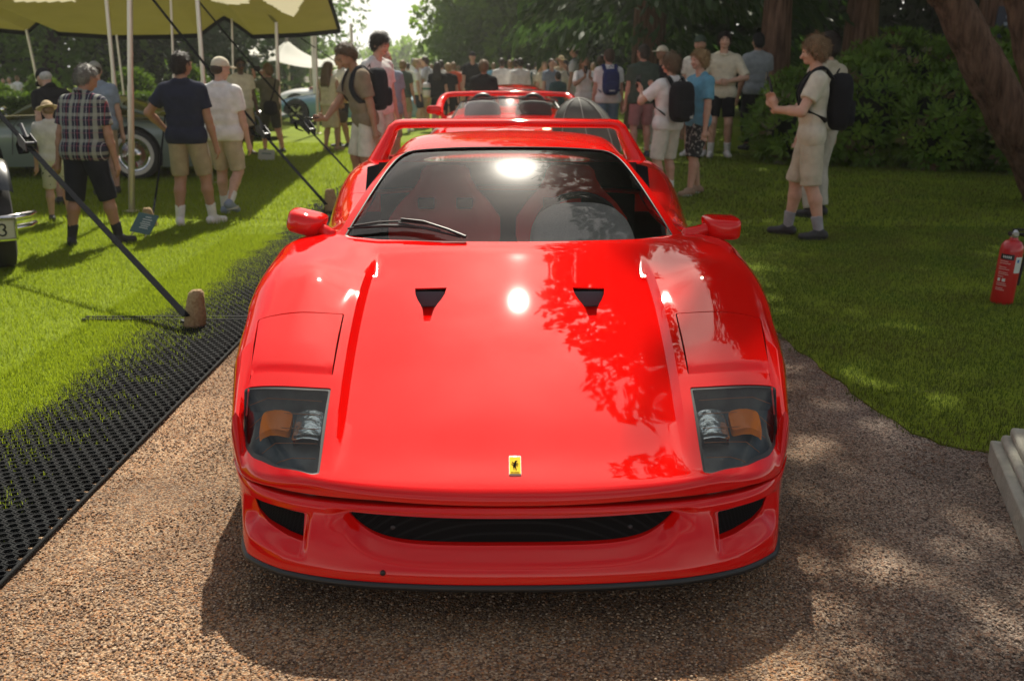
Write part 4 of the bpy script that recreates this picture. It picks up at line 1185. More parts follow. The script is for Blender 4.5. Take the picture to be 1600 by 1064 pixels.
# hazy wood far beyond
r = np.random.default_rng(77); C = np.stack([np.linspace(-60, 30, 70) + r.normal(size=70), 150 + r.normal(size=70) * 5, 1 + 1.6 * r.random(70)], -1)
o = foliage('treeline', (C, np.full((70, 3), 2.4) * (.7 + .6 * r.random((70, 1)))), 16000, .9, LF2, None, 78); tag(o, 'pale hazy wood beyond the end of the lawn', 'wood', kind='stuff')

# dark wood on the shaded side
CT = 'tall conifers on the shaded side'
conifer('drooping cedar whose low sprays hang over the crowd', 3.3, 25, 22, 4.6, 17000, LF4, 111, 2.2, .42, .36, CT)
conifer('reddish straight trunk behind the cream shirt and green cap', 5.2, 20.5, 24, 4.6, 15000, LF4, 112, 6.0, .30, .40, CT)
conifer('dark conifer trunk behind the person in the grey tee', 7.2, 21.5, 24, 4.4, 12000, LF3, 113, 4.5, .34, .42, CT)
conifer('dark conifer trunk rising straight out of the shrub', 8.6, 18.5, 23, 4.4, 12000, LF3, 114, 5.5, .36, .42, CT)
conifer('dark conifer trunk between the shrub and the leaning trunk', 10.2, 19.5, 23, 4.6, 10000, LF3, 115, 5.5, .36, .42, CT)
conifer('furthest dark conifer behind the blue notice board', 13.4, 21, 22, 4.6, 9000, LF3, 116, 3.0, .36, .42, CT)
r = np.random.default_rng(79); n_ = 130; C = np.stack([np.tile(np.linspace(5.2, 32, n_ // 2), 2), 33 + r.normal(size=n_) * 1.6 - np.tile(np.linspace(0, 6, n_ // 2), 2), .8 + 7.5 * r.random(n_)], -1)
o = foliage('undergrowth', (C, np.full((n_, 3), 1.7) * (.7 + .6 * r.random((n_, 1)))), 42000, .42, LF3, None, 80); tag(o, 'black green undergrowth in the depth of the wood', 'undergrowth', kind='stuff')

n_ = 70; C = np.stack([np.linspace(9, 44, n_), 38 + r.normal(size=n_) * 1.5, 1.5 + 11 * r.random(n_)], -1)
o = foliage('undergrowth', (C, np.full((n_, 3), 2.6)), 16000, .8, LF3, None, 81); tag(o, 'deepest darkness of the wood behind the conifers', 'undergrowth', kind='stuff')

# big leaning tree on the right and the one beside it
t = thing('leaning_tree', 'thick leaning reddish trunk crossing the corner above the shrub', 'tree', (6.15, 11.2, 0))
limbs = [(.62, (-.8, -.3, .5), 3.0, .16), (.75, (.6, .4, .6), 3.0, .14), (.85, (-.3, .8, .5), 2.6, .12)]
TP = [tuple(at_depth(u, v, 11.2) - Vector((6.15, 11.2, 0))) for u, v in ((1655, 318), (1618, 245), (1573, 170), (1530, 90), (1487, 0), (1462, -60))]
m = trunk_mb([(TP[0][0] + .1, 0, -.15)] + TP + [(-1.9, .1, 4.6), (-2.3, .4, 7.0), (-2.0, .6, 10.5)], .335, .10, 20, limbs, 4); m.build('trunk', BARK, t)
r = np.random.default_rng(121)
foliage('crown', crown_blobs(r, (-.75, .8, 10.2), (3.9, 4.2, 3.6), 52, .7), 30000, .30, LF4, t, 122)
t = thing('leaning_tree', 'second reddish trunk at the very edge beside the leaning one', 'tree', (6.4, 10.4, 0))
TP = [tuple(at_depth(u, v, 10.4) - Vector((6.4, 10.4, 0))) for u, v in ((1655, 300), (1640, 200), (1612, 100), (1590, 0), (1570, -80))]
trunk_mb([(TP[0][0], 0, -.1)] + TP + [(-1.2, .2, 5.0), (-.9, .5, 8.5)], .20, .08, 14, (), 5).build('trunk', BARK, t)
foliage('crown', crown_blobs(r, (.2, .9, 9.0), (2.6, 2.8, 2.6), 26, .7), 6000, .30, LF4, t, 124)

# rhododendron
def rosette_mesh(seed, k=8):
    r = np.random.default_rng(seed); V = []; F = []
    for i in range(k):
        a = 6.283 * i / k + r.normal() * .25; el = .15 + .5 * r.random(); ln = .095 + .05 * r.random(); wd = .036 + .012 * r.random()
        d = Vector((math.cos(a) * math.cos(el), math.sin(a) * math.cos(el), math.sin(el))); s = Vector((-math.sin(a), math.cos(a), 0)); u = d.cross(s) * -1
        b = len(V); p0 = d * .01
        V += [p0, p0 + d * ln * .45 + s * wd * .5 + u * .008, p0 + d * ln * .45 + u * -.004, p0 + d * ln * .45 - s * wd * .5 + u * .008, p0 + d * ln - u * .02]
        F += [(b, b + 2, b + 1), (b, b + 3, b + 2), (b + 1, b + 2, b + 4), (b + 2, b + 3, b + 4)]
    return np.array([tuple(v) for v in V]), np.array(F)
RH = leaf_mat('rhododendron leaves', (.060, .130, .010), (.130, .215, .018), (.16, .28, .015), .30, 3.0, .5, .3)
RH2 = leaf_mat('rusty rhododendron leaves', (.12, .06, .02), (.08, .10, .02), (.12, .08, .02), .18, 3.0, .45, .5)
bush = thing('rhododendron_bush', 'big glossy leaved shrub filling the shade at the right', 'bush', (7.35, 15.7, 0))
r = np.random.default_rng(131)
BC = np.array([(-2.3, 1.2, .7), (-1.9, .2, .75), (-1.2, .8, 1.15), (-.2, .0, 1.0), (.3, .9, 1.25), (1.0, -.8, .95), (1.3, .6, 1.3), (1.9, -2.0, .85), (2.3, -.6, 1.2), (2.5, -3.0, .75), (2.0, -2.8, .55), (3.0, -1.6, 1.2), (3.6, .3, 1.3), (3.6, -2.6, 1.0), (0.2, -1.2, .65), (1.2, -2.0, .6), (-2.6, .5, .5), (-.9, -.5, .6)])
BR = np.array([(.9, .9, .85)] * len(BC)) * (.85 + .25 * r.random((len(BC), 1)))
BR[:, 2] = np.minimum(BR[:, 2], BC[:, 2] + .1)
m = MB()
for c, q in zip(BC, BR):
    rows = [[(c[0] + q[0] * .74 * math.sin(a) * math.cos(b), c[1] + q[1] * .74 * math.sin(a) * math.sin(b), max(.0, c[2] + q[2] * .74 * math.cos(a))) for b in np.linspace(0, 6.283, 15)[:-1]] for a in np.linspace(.05, 3.0, 8)]
    m.grid(np.array(rows), close_v=True)
m.build('dark_core', mat('shrub inside', (.010, .014, .006), 1.0), bush)  # dark solid core behind the leaves, so nothing shows through
N_R = 9500
i = r.integers(0, len(BC), N_R); d = rnd_dirs(r, N_R); P = BC[i] + d * BR[i] * (.86 + .22 * r.random((N_R, 1)))
ok = P[:, 2] > .05
for c, q in zip(BC, BR): ok &= (((P - c) / (q * .80)) ** 2).sum(1) > 1
P, d = P[ok], d[ok]; front = P[:, 1] + P[:, 0] * .15
protos = [rosette_mesh(140 + k) for k in range(5)]
pm = [np_mesh('leaf_cluster', v, f, False) for v, f in protos]
for q in pm[:4]: q.materials.append(RH)
pm[4].materials.append(RH2)
def look_rot(dirn, spin):
    z = Vector(dirn) + Vector((0, -.25, .55)); z.normalize(); q = z.to_track_quat('Z', 'Y'); return q @ Matrix.Rotation(spin, 4, 'Z').to_quaternion()
order = np.argsort(front); vis = [k for k in order if d[k][1] < .35 and P[k][2] > .3][:290]; vs = set(vis)
for k in vis:
    o = bpy.data.objects.new('leaf_cluster', pm[min(int(r.random() * 4.35), 4)]); COL.objects.link(o); o.parent = bush
    o.location = P[k]; o.rotation_mode = 'QUATERNION'; o.rotation_quaternion = look_rot(d[k], r.random() * 6); o.scale = [.9 + .5 * r.random()] * 3
VV, FF = [], []; base = 0; mi = []
for k in range(len(P)):
    if k in vs: continue
    j = min(int(r.random() * 4.35), 4); v, f = protos[j]; Rm = np.array(look_rot(d[k], r.random() * 6).to_matrix())
    VV.append((v * (.9 + .5 * r.random())) @ Rm.T + P[k]); FF.append(f + base); base += len(v); mi.append(np.full(len(f), 1 if j == 4 else 0))
me = np_mesh('leaves', np.concatenate(VV), np.concatenate(FF), False); me.materials.append(RH); me.materials.append(RH2)
me.polygons.foreach_set('material_index', np.concatenate(mi).astype(np.int32))
o = link('leaves', me, None, bush); o['kind'] = 'stuff'

# clipped hedges and cones on the left
HEDGE = leaf_mat('clipped hedge leaves', (.045, .090, .014), (.085, .140, .022), (.14, .24, .02), .30, 2.0)
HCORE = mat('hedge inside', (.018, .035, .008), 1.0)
def clipped(name, label, loc, prof_fn, n, seed, group=None, size=.07):
    t = thing(name, label, 'hedge', loc, 0, group); r = np.random.default_rng(seed)
    P, Nn, core = prof_fn(r, n); core.build('dark_core', HCORE, t)  # the core is a dark solid body under the leaves
    D = Nn + .9 * rnd_dirs(r, len(P)); D /= np.linalg.norm(D, axis=1, keepdims=True); s = size * (.6 + .8 * r.random(len(P)))
    V, F = leaf_quads(P, D, rnd_dirs(r, len(P)), s, s * .6); o = link('leaves', np_mesh('leaves', V, F, False), HEDGE, t); return t
def dome(rad, h):
    def f(r, n):
        a = r.random(n) * 6.283; z = r.random(n) ** .8; rr = rad * np.sqrt(np.clip(1 - z ** 1.7, 0, 1)) ** 1.0
        P = np.stack([np.cos(a) * rr, np.sin(a) * rr, z * h], -1) + r.normal(size=(n, 3)) * .03
        Nn = np.stack([np.cos(a) * .8, np.sin(a) * .8, .5 + z], -1); Nn /= np.linalg.norm(Nn, axis=1, keepdims=True)
        m = MB(); m.lathe([(rad * math.sqrt(max(0, 1 - z_ ** 1.7)) * .97 + .002, z_ * h * .98) for z_ in np.linspace(0, 1, 10)], 20); return P, Nn, m
    return f
def block(lx, ly, h):
    def f(r, n):
        P = np.stack([(r.random(n) - .5) * lx, (r.random(n) - .5) * ly, r.random(n) * h], -1); k = r.random(n); Nn = np.zeros((n, 3))
        top = k < .4; P[top, 2] = h; Nn[top, 2] = 1; fr = (k >= .4) & (k < .9); P[fr, 1] = -ly / 2; Nn[fr, 1] = -1; sd = k >= .9; P[sd, 0] = lx / 2 * np.sign(P[sd, 0]); Nn[sd, 0] = np.sign(P[sd, 0])
        P += r.normal(size=(n, 3)) * .025; m = MB(); m.box((0, 0, h / 2), (lx * .99, ly * .98, h * .99)); return P, Nn, m
    return f
HG = 'clipped cones behind the grey coupe'
for px, top, wpx, lb in ((205, 110, 46, 'clipped cone behind the steel pole and grey cap'), (300, 108, 38, 'clipped cone seen between the navy and white tees'), (64, 118, 34, 'clipped cone behind the dark polo shirt'), (2, 138, 24, 'clipped cone cut by the edge of the picture')):
    Y = 24.0; c = at_depth(px, top, Y)
    clipped('topiary_cone', lb, (c.x, Y, 0), dome(wpx / _F * 24.5, c.z), 5000, 150 + px, HG)
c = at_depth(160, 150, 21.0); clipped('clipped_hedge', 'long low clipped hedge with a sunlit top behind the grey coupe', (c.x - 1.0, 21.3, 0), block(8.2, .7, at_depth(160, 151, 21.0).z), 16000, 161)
# dark trees behind the hedges
for k, (x, y, h, rd, lb) in enumerate(((-21, 38, 15, 4.2, 'darkest tree in the far corner behind the big tent'), (-16.5, 37, 15, 4.0, 'dark tree behind the leaning tent pole'), (-12.3, 39, 15, 3.8, 'dark tree behind the clipped cones'), (-19.5, 60, 14, 4.2, 'dark tree behind the cream polo shirt'), (-19, 46, 17, 4.5, 'rearmost dark tree over the far group in white'))):
    broad_tree(lb, x, y, h, rd, 10000, .36, [LF3, LF1][k % 2], 170 + k, .02, .35, 'dark trees behind the hedges')
# ------------------------------------------------------------------ tents, poles, straps and small things
STEEL = mat('brushed tent pole', (.62, .57, .50), .32, metal=.85)
CANVAS = mat('beige tent canvas', (.22, .19, .08), .85, noise=.08, nscale=2.0, trans=((.105, .090, .018), .40))
WHITECAN = mat('white tent canvas', (.80, .79, .74), .8, trans=((.85, .82, .72), .35))
WEB = mat('black webbing', (.012, .013, .015), 1.0, spec=.0, bump=.3, bscale=200)
HESSIAN = mat('burlap', (.30, .20, .10), .95, col2=(.42, .30, .16), nscale=60, bump=.6, bscale=140)

tent = thing('stretch_tent', 'big beige stretch tent with black edge spread over the grey coupe', 'tent', (0, 0, 0))
prof = [(-420, 40), (-150, 42), (0, 45), (42, 49), (56, 36), (70, 26), (78, 36), (90, 50), (180, 56), (260, 55), (312, 53), (334, 36), (350, 25), (372, 38), (395, 55), (470, 52), (532, 46)]
YB = 19.0
back = [at_depth(u, v, YB) for u, v in prof]
xs_ = [p.x for p in back]; rows = []
NT = 70
for i in range(NT):
    t_ = i / (NT - 1); row = []
    for k in np.linspace(0, 1, 340):
        x = xs_[0] + (xs_[-1] - xs_[0]) * k
        zb = float(np.interp(x, xs_, [p.z for p in back]))
        zm = 3.25 + .18 * math.sin(x * 1.7)
        notch = zb - 2.02
        z = zb * (1 - t_) ** 1.6 + zm * (1 - (1 - t_) ** 1.6)
        row.append((x + t_ * .55 * (k ** 2), YB - t_ * 6.2 + .5 * math.sin(k * 9) * t_ * (1 - t_), z - .25 * math.sin(math.pi * t_) * (.4 + .3 * math.sin(x * 1.3))))
    rows.append(row)
CGRID = rows
m = MB()
m.grid(np.array([[(p[0], p[1] - .012, p[2] + .008) for p in rows[0]], [(p[0], p[1] - .004, p[2] - .075) for p in rows[0]]])); m.build('edge_band', WEB, tent)
m = MB(); rt = [r_[-1] for r_ in rows]; m.grid(np.array([[(p[0] - .06, p[1], p[2] - .01) for p in rt], [(p[0] + .01, p[1], p[2] - .012) for p in rt]])); m.build('edge_band', WEB, tent)
# canopy patches with sunlight through the cloth put into a paler colour
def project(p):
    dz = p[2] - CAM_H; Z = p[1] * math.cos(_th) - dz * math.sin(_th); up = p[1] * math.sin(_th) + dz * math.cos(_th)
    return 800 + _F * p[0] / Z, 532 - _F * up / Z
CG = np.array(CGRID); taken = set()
PALE = mat('sun tinted canvas', (.60, .57, .44), .8, trans=((.50, .46, .32), .5))
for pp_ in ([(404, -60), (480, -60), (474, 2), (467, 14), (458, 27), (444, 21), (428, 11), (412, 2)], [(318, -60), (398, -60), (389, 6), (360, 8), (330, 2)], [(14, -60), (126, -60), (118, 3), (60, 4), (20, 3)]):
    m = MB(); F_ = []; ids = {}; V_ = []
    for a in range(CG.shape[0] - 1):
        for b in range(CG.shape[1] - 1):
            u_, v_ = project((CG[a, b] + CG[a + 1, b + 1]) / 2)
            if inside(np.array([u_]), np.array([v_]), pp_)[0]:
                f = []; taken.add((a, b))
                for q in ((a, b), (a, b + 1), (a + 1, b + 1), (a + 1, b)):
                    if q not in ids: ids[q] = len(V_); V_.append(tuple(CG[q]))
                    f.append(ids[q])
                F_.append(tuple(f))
    if F_: m.add(V_, F_); m.build('sun_tint_patch', PALE, tent)
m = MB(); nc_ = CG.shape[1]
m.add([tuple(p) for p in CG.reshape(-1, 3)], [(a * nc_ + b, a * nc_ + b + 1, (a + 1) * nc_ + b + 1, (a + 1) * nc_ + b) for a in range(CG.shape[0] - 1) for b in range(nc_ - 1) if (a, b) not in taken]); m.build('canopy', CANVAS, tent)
def pole(label, top, foot, rad, group='steel tent poles'):
    t = thing('tent_pole', label, 'pole', tuple(foot), 0, group)
    m = MB(); d = Vector(top) - Vector(foot); m.tube([(0, 0, 0), d * .52], rad, 12); m.build('lower_tube', STEEL, t)
    m = MB(); m.tube([d * .52, d], rad * .86, 12); m.build('upper_tube', STEEL, t)
    m = MB(); m.lathe([(rad * 2.4, 0), (rad * 2.4, .012), (rad * 1.2, .02)], 14); m.build('foot_plate', STEEL, t)
def pole_px(label, u0, v0, u1, v1, Y, w_):
    foot = at_depth(u1, v1, Y); top = at_depth(u0, v0, Y)
    d = top - foot; k = foot.z / d.z if abs(foot.z) > .02 else 0
    foot = foot - d * k; foot.z = 0
    pole(label, top, foot, w_)
pole_px('thickest steel pole standing just behind the teal sign', 202, -60, 206, 330, 10.55, .033)
pole_px('steel pole behind the plaid shirt leaning slightly', 163, -30, 184, 185, 15.2, .034)
pole_px('short leaning pole carrying the tent edge beside the dark cap', 41, 46, 61, 140, 18.95, .028)
pole_px('thin pole just right of the grey cap', 182, 55, 197, 175, 18.9, .024)
pole_px('steel pole between the navy and white tees', 306, -30, 318, 130, 13.2, .034)
pole_px('steel pole before the person raising a camera', 429, -30, 439, 236, 18.2, .036)
pole_px('steel pole left of the long haired woman', 490, -30, 497, 205, 23.0, .036)
pole_px('thin pole above the cream polo shirt', 362, 26, 364, 95, 18.8, .022)
pole_px('thin pole above the navy tee', 266, -20, 270, 80, 15.6, .022)
pole_px('far pole at the tip of the white awning', 548, 38, 551, 95, 30.0, .05)

def ratchet(par, p, d, s=1.0):
    m = MB(); q = d.to_track_quat('Y', 'Z').to_matrix().to_4x4(); T = Matrix.Translation(p) @ q
    for x in (-.03, .03): m.prism([(-.10, -.02), (.08, -.035), (.12, .0), (.06, .05), (-.08, .04)], x * s - .003, x * s + .003, 'x', T @ Matrix.Scale(s, 4))
    for y, z in ((-.06, .02), (.0, .0), (.07, .02)): m.tube([T @ Vector((-.036 * s, y * s, z * s)), T @ Vector((.036 * s, y * s, z * s))], .014 * s, 8)
    m.tube([T @ Vector((0, .02 * s, .03 * s)), T @ Vector((0, .14 * s, .085 * s)), T @ Vector((0, .2 * s, .06 * s))], [.016 * s, .014 * s, .010 * s], 8)
    m.build('ratchet', DARKMET, par, angle=30)
    m = MB(); pts = [T @ Vector((0, y * s, z * s)) for y, z in ((-.02, -.02), (.06, -.09), (.16, -.13), (.22, -.09), (.18, -.04))]
    m.tube(pts, .022 * s, 6, flat=.12, up=(0, 0, 1)); m.build('loose_end', WEB, par)
def strap(label, near, far, ratch=None, w_=.024, s=1.0):
    near, far = Vector(near), Vector(far); d = far - near
    t = thing('tie_down_strap', label, 'strap', tuple(near), 0, 'black tie down straps of the tent')
    m = MB(); n = 9; m.tube([d * (i / (n - 1)) - Vector((0, 0, .05 * math.sin(math.pi * i / (n - 1)))) for i in range(n)], w_, 6, flat=.14, up=(0, 0, 1)); m.build('webbing', WEB, t)
    if ratch is not None:
        ratchet(t, d * ratch - Vector((0, 0, .03)), d.normalized(), s)
    return t
strap('nearest strap rising from the front burlap sack past the plaid shirt', spot(291, 494, .10), at_depth(-160, -6, 11.2), .40, .026, 1.15)
strap('strap from the middle burlap sack passing before the white tee', spot(510, 320, .16), at_depth(228, -14, 12.6), .31, .022, 1.05)
strap('strap ending in the lawn beside the boy with curly hair', spot(551, 276, .05), at_depth(300, -10, 16.0), .255, .022, 1.3)
strap('thin strap crossing in front of the couple', spot(640, 168, .2), at_depth(470, 60, 22.0), None, .022)
strap('short strap running down behind the navy tee', spot(238, 340, .06), at_depth(258, 180, 12.6), None, .012)

def sack(label, c, w_, h, lean):
    t = thing('burlap_sack', label, 'sack', tuple(c), 0, 'burlap covers over tent stakes')
    m = MB(); rows = []
    for i, (z, s) in enumerate(((0, .80), (.06, 1.0), (.3, 1.02), (.55, .88), (.8, .80), (.93, .70), (1.0, .45), (1.01, .1))):
        rows.append([(w_ * .5 * s * math.cos(a) * (1 + .09 * math.sin(3 * a + 5 * z)) + lean * z * h, w_ * .42 * s * math.sin(a) * (1 + .07 * math.cos(2 * a + 4 * z)), z * h) for a in np.linspace(0, 6.283, 17)[:-1]])
    m.grid(np.array(rows), close_v=True); m.build('cover', HESSIAN, t)
    m = MB(); m.tube([(-.3 * w_, 0, .16 * h), (-.55 * w_, -.1 * w_, .22 * h)], .012, 6); m.build('stake', DARKMET, t)
    m = MB(); m.tube([(w_ * .48 * math.cos(a) + lean * .1 * h, w_ * .42 * math.sin(a), .12 * h) for a in np.linspace(0, 6.283, 17)], .005, 5, cap=False); m.build('tie_cord', mat('cord', (.2, .13, .07), .9), t)
sack('front burlap sack at the seam of the black mats', spot(303, 514), .125, .235, .16)
sack('middle burlap sack behind the left wing mirror of the red car', spot(518, 333), .135, .25, -.02)
sack('small burlap sack beside the teal sign', spot(236, 354), .12, .18, -.12)

# signs
t = thing('info_sign', 'small teal information sign on two pegs in the lawn', 'sign', tuple(spot(214, 372)), R(-22))
Tm = Matrix.Rotation(R(-38), 4, 'X') @ Matrix.Rotation(R(6), 4, 'Y')
TEAL = mat('teal sign face', (.045, .12, .125), .5); SGNW = mat('sign print', (.55, .62, .6), .6)
m = MB(); m.box(Tm @ Vector((0, 0, .15)), (.24, .008, .20), M=Tm); m.build('panel', TEAL, t, bevel=.002)
for k, (z, w_) in enumerate(((.215, .07), (.19, .11), (.165, .10), (.145, .12), (.125, .09), (.105, .10))):
    m = MB(); m.box(Tm @ Vector((.02, -.006, z)), (w_, .002, .008), M=Tm); m.build('print_line', SGNW, t)
for sx in (-.08, .08): m = MB(); m.tube([(sx, -.02, -.02), Tm @ Vector((sx, .006, .08))], .006, 6); m.build('peg', STEEL, t)
t = thing('info_sign', 'grey information sign lying by the foot of the far pole', 'sign', tuple(spot(416, 252)), R(15))
m = MB(); m.box(Tm @ Vector((0, 0, .12)), (.26, .008, .20), M=Tm); m.build('panel', mat('grey sign face', (.30, .33, .33), .5), t, bevel=.002)
m = MB(); m.box(Tm @ Vector((0, -.006, .14)), (.15, .002, .02), M=Tm); m.build('print_line', TEAL, t)
for sx in (-.08, .08): m = MB(); m.tube([(sx, -.02, -.02), Tm @ Vector((sx, .006, .08))], .006, 6); m.build('peg', STEEL, t)
c = at_depth(1570, 75, 17.6)
t = thing('notice_board', 'dark blue notice board with pale lettering behind the leaning trunk', 'sign', (c.x, 17.6, 0), R(-8))
m = MB(); m.prism([(-.36, .0), (.36, .0), (.22, 2.45), (-.18, 2.45)], -.02, .02, 'y'); m.build('board', mat('navy board', (.012, .017, .035), .5), t, bevel=.005)
for k in range(8):
    m = MB(); z = 2.28 - .115 * k; m.box((.02, -.024, z), (.14 + .02 * k + (.03 if k % 2 else 0), .003, .05)); m.build('print_line', mat('pale print', (.28, .32, .36), .6), t)

# fire extinguisher
EXR = mat('extinguisher red', (.50, .008, .010), .35, coat=.5)
t = thing('fire_extinguisher', 'red fire extinguisher leaning on the lawn by the edge', 'extinguisher', tuple(spot(1564, 474)), 0); t.rotation_euler = (R(0), R(3.5), R(-12)); t.scale = (.92, .92, .90)
m = MB(); m.lathe([(.066, 0), (.074, .006), (.076, .02), (.076, .39), (.072, .425), (.056, .455), (.03, .468), (.026, .485)], 32); m.build('cylinder', EXR, t, angle=50)
def wrap(name, a0, a1, z0, z1, mt, r_=.0768):
    m = MB(); m.grid(np.array([[(r_ * math.cos(a), r_ * math.sin(a), z) for a in np.linspace(R(a0), R(a1), 8)] for z in (z0, z1)])); return m.build(name, mt, t)
EXW = mat('label white', (.62, .66, .62), .5)
wrap('name_strip', 205, 275, .33, .37, BLACK); wrap('service_label', 285, 330, .24, .355, EXW)
for k in range(5): wrap('print_letter', 219 + k * 9, 225 + k * 9, .342, .358, EXW, .0772)
wrap('label_mark', 294, 306, .315, .337, mat('label blue', (.02, .16, .42), .5), .0772)
for k, (z, a1) in enumerate(((.315, 250), (.30, 262), (.272, 246), (.258, 262), (.235, 256), (.222, 262), (.205, 240), (.155, 258), (.142, 262), (.12, 248), (.108, 256))):
    wrap('print_line', 208, a1, z, z + .006, mat('pale red print', (.62, .34, .30), .5))
wrap('label_mark', 236, 252, .172, .195, EXW); wrap('label_mark', 212, 226, .172, .195, EXW)
m = MB(); m.lathe([(.022, .482), (.026, .50), (.02, .525), (.012, .54)], 16); m.box((.0, -.02, .512), (.03, .04, .025)); m.build('valve', ALLOY, t)
m = MB(); m.prism([(-.02, .525), (.12, .552), (.125, .562), (-.02, .545)], -.009, .009, 'y'); m.prism([(-.01, .505), (.105, .512), (.105, .522), (-.01, .518)], -.009, .009, 'y'); m.build('handle', BLACK, t, bevel=.003)
m = MB(); m.tube(spline([(.02, .01, .51), (.085, .03, .49), (.105, .03, .42), (.095, .025, .25), (.09, .02, .14)], 5), .010, 8); m.build('hose', BLACK, t)
m = MB(); m.tube([(-.015, -.02, .515), (-.045, -.05, .515)], [.012, .018], 10); m.build('gauge', CHROME, t)

# stone plinth at the edge of the lawn
PLST = mat('weathered stone', (.34, .33, .27), .85, col2=(.46, .45, .38), nscale=7, bump=.35, bscale=40)
t = thing('stone_plinth', 'pale moulded stone plinth cut by the edge of the picture', 'plinth', (1.875, 3.66, 0), R(-17))
def slab(name, g, z0, z1, bev):
    m = MB(); m.box((.45 + g, -.45 - g, (z0 + z1) / 2), (.9, .9, z1 - z0)); m.build(name, PLST, t, bevel=bev)
slab('base_block', .0, -.02, .085, .008); slab('moulding', .03, .085, .125, .015); slab('moulding', .055, .125, .165, .012); slab('pedestal', .10, .165, .32, .008)

# white tents far behind
def peak_tent(label, Y, peaks, x0, x1, zlow, seed):
    t = thing('white_marquee', label, 'tent', (0, Y, 0), 0, 'white marquees at the far end')
    X = np.linspace(x0, x1, 50); rows = []
    for j in range(12):
        v = j / 11; yy = (v - .5) * 5
        row = []
        for x in X:
            z = zlow
            for (px_, pz) in peaks: z = max(z, zlow + (pz - zlow) * math.exp(-abs(x - px_) / ((x1 - x0) * .26)) * math.exp(-abs(yy) / 2.0))
            row.append((x, yy, z - .12 * math.sin(math.pi * (x - x0) / (x1 - x0)) * (1 if j in (0, 11) else .3)))
        rows.append(row)
    m = MB(); m.grid(np.array(rows)); m.build('canopy', WHITECAN, t)
    for x in (x0 + .1, (x0 + x1) / 2, x1 - .1):
        m = MB(); m.tube([(x, -2.4, 0), (x, -2.4, zlow)], .05, 8); m.build('pole', STEEL, t)
    for px_, pz in peaks:
        m = MB(); m.tube([(px_, 0, 0), (px_, 0, pz + .1)], .06, 8); m.build('mast', STEEL, t)
Y = 44.0; q = lambda u, v: at_depth(u, v, Y)
peak_tent('white marquee with a tall peak behind the blue coupe', Y, [(q(448, 62).x, q(448, 58).z), (q(530, 62).x, q(448, 78).z)], q(418, 100).x, q(585, 100).x, q(450, 106).z, 1)
Y = 46.0; peak_tent('smaller white marquee with a pointed peak left of the tall one', Y, [(q(401, 66).x, q(401, 64).z)], q(372, 88).x, q(440, 88).x, q(400, 86).z, 2)
t = thing('white_awning', 'flat white awning reaching out towards the far pole', 'tent', (0, 30, 0))
m = MB(); a, b, c2, d2 = [at_depth(u, v, 30) for u, v in ((470, 33), (478, 47), (552, 45), (500, 37))]
for q_ in (a, b, c2, d2): q_.y = 0
m.grid(np.array([[tuple(a), tuple(d2), tuple(c2)], [tuple(b + Vector((0, -2.5, 0))), tuple((b + c2) / 2 + Vector((0, -2.2, -.02))), tuple(c2 + Vector((0, -.6, 0)))]])); m.build('canopy', WHITECAN, t)
m = MB(); m.tube([(a.x + .3, 0, 0), (a.x + .3, 0, a.z)], .05, 8); m.build('pole', STEEL, t)
# ------------------------------------------------------------------ the other cars
def wheel(par, x, y, r_, wd, sx, style, face='x'):
    """x, y: centre in the car's frame; the outer side looks along sx * x"""
    wh = empty('wheel', (x, y, r_)); wh.parent = par
    T = Matrix.Rotation(R(90) * sx, 4, 'Y')
    m = MB(); m.lathe([(r_ * .62, wd * .42), (r_ * .80, wd * .5), (r_ * .96, wd * .42), (r_, wd * .28), (r_, -wd * .28), (r_ * .96, -wd * .42), (r_ * .62, -wd * .42)], 36, T, cap=False); m.build('tyre', RUBBER, wh)
    if style == 'whitewall':
        m = MB(); m.lathe([(r_ * .66, wd * .47), (r_ * .73, wd * .515), (r_ * .82, wd * .517)], 36, T, cap=False); m.build('whitewall', mat('whitewall rubber', (.55, .52, .46), .6), wh)
        m = MB(); m.lathe([(r_ * .67, wd * .40), (r_ * .64, wd * .46), (r_ * .60, wd * .44), (r_ * .56, wd * .36), (.02, wd * .34)], 36, T); m.build('rim', CHROME, wh)
        m = MB(); m.lathe([(r_ * .54, wd * .39), (r_ * .30, wd * .42)], 36, T, cap=False); m.build('red_band', mat('wheel red', (.20, .035, .03), .4), wh)
        m = MB()
        for k in range(40):
            q = 2 * math.pi * k / 40; a = Vector((math.cos(q), math.sin(q), 0))
            m.tube([T @ (a * r_ * .30 + Vector((0, 0, wd * .45))), T @ (a * r_ * .55 + Vector((0, 0, wd * .42)))], .004, 4, cap=False)
        m.build('spoke_ring', CHROME, wh)
        m = MB(); m.lathe([(r_ * .30, wd * .42), (r_ * .27, wd * .52), (r_ * .18, wd * .60), (r_ * .05, wd * .63)], 28, T); m.build('hub_cap', CHROME, wh)
    else:
        m = MB(); m.lathe([(r_ * .66, wd * .42), (r_ * .62, wd * .34), (r_ * .6, -wd * .3)], 30, T, cap=False); m.build('rim', DARKMET if style == 'dark' else ALLOY, wh)
        for k in range(5):
            q = 2 * math.pi * k / 5; a = Vector((math.cos(q), math.sin(q), 0)); b = Vector((-a.y, a.x, 0))
            m = MB(); m.add([T @ (a * f * r_ + b * w_ * r_ + Vector((0, 0, wd * z))) for f, w_, z in ((.1, .10, .33), (.1, -.10, .33), (.62, -.06, .36), (.62, .06, .36))], [(0, 1, 2, 3)]); m.build('spoke', ALLOY, wh, smooth=False)
    return wh
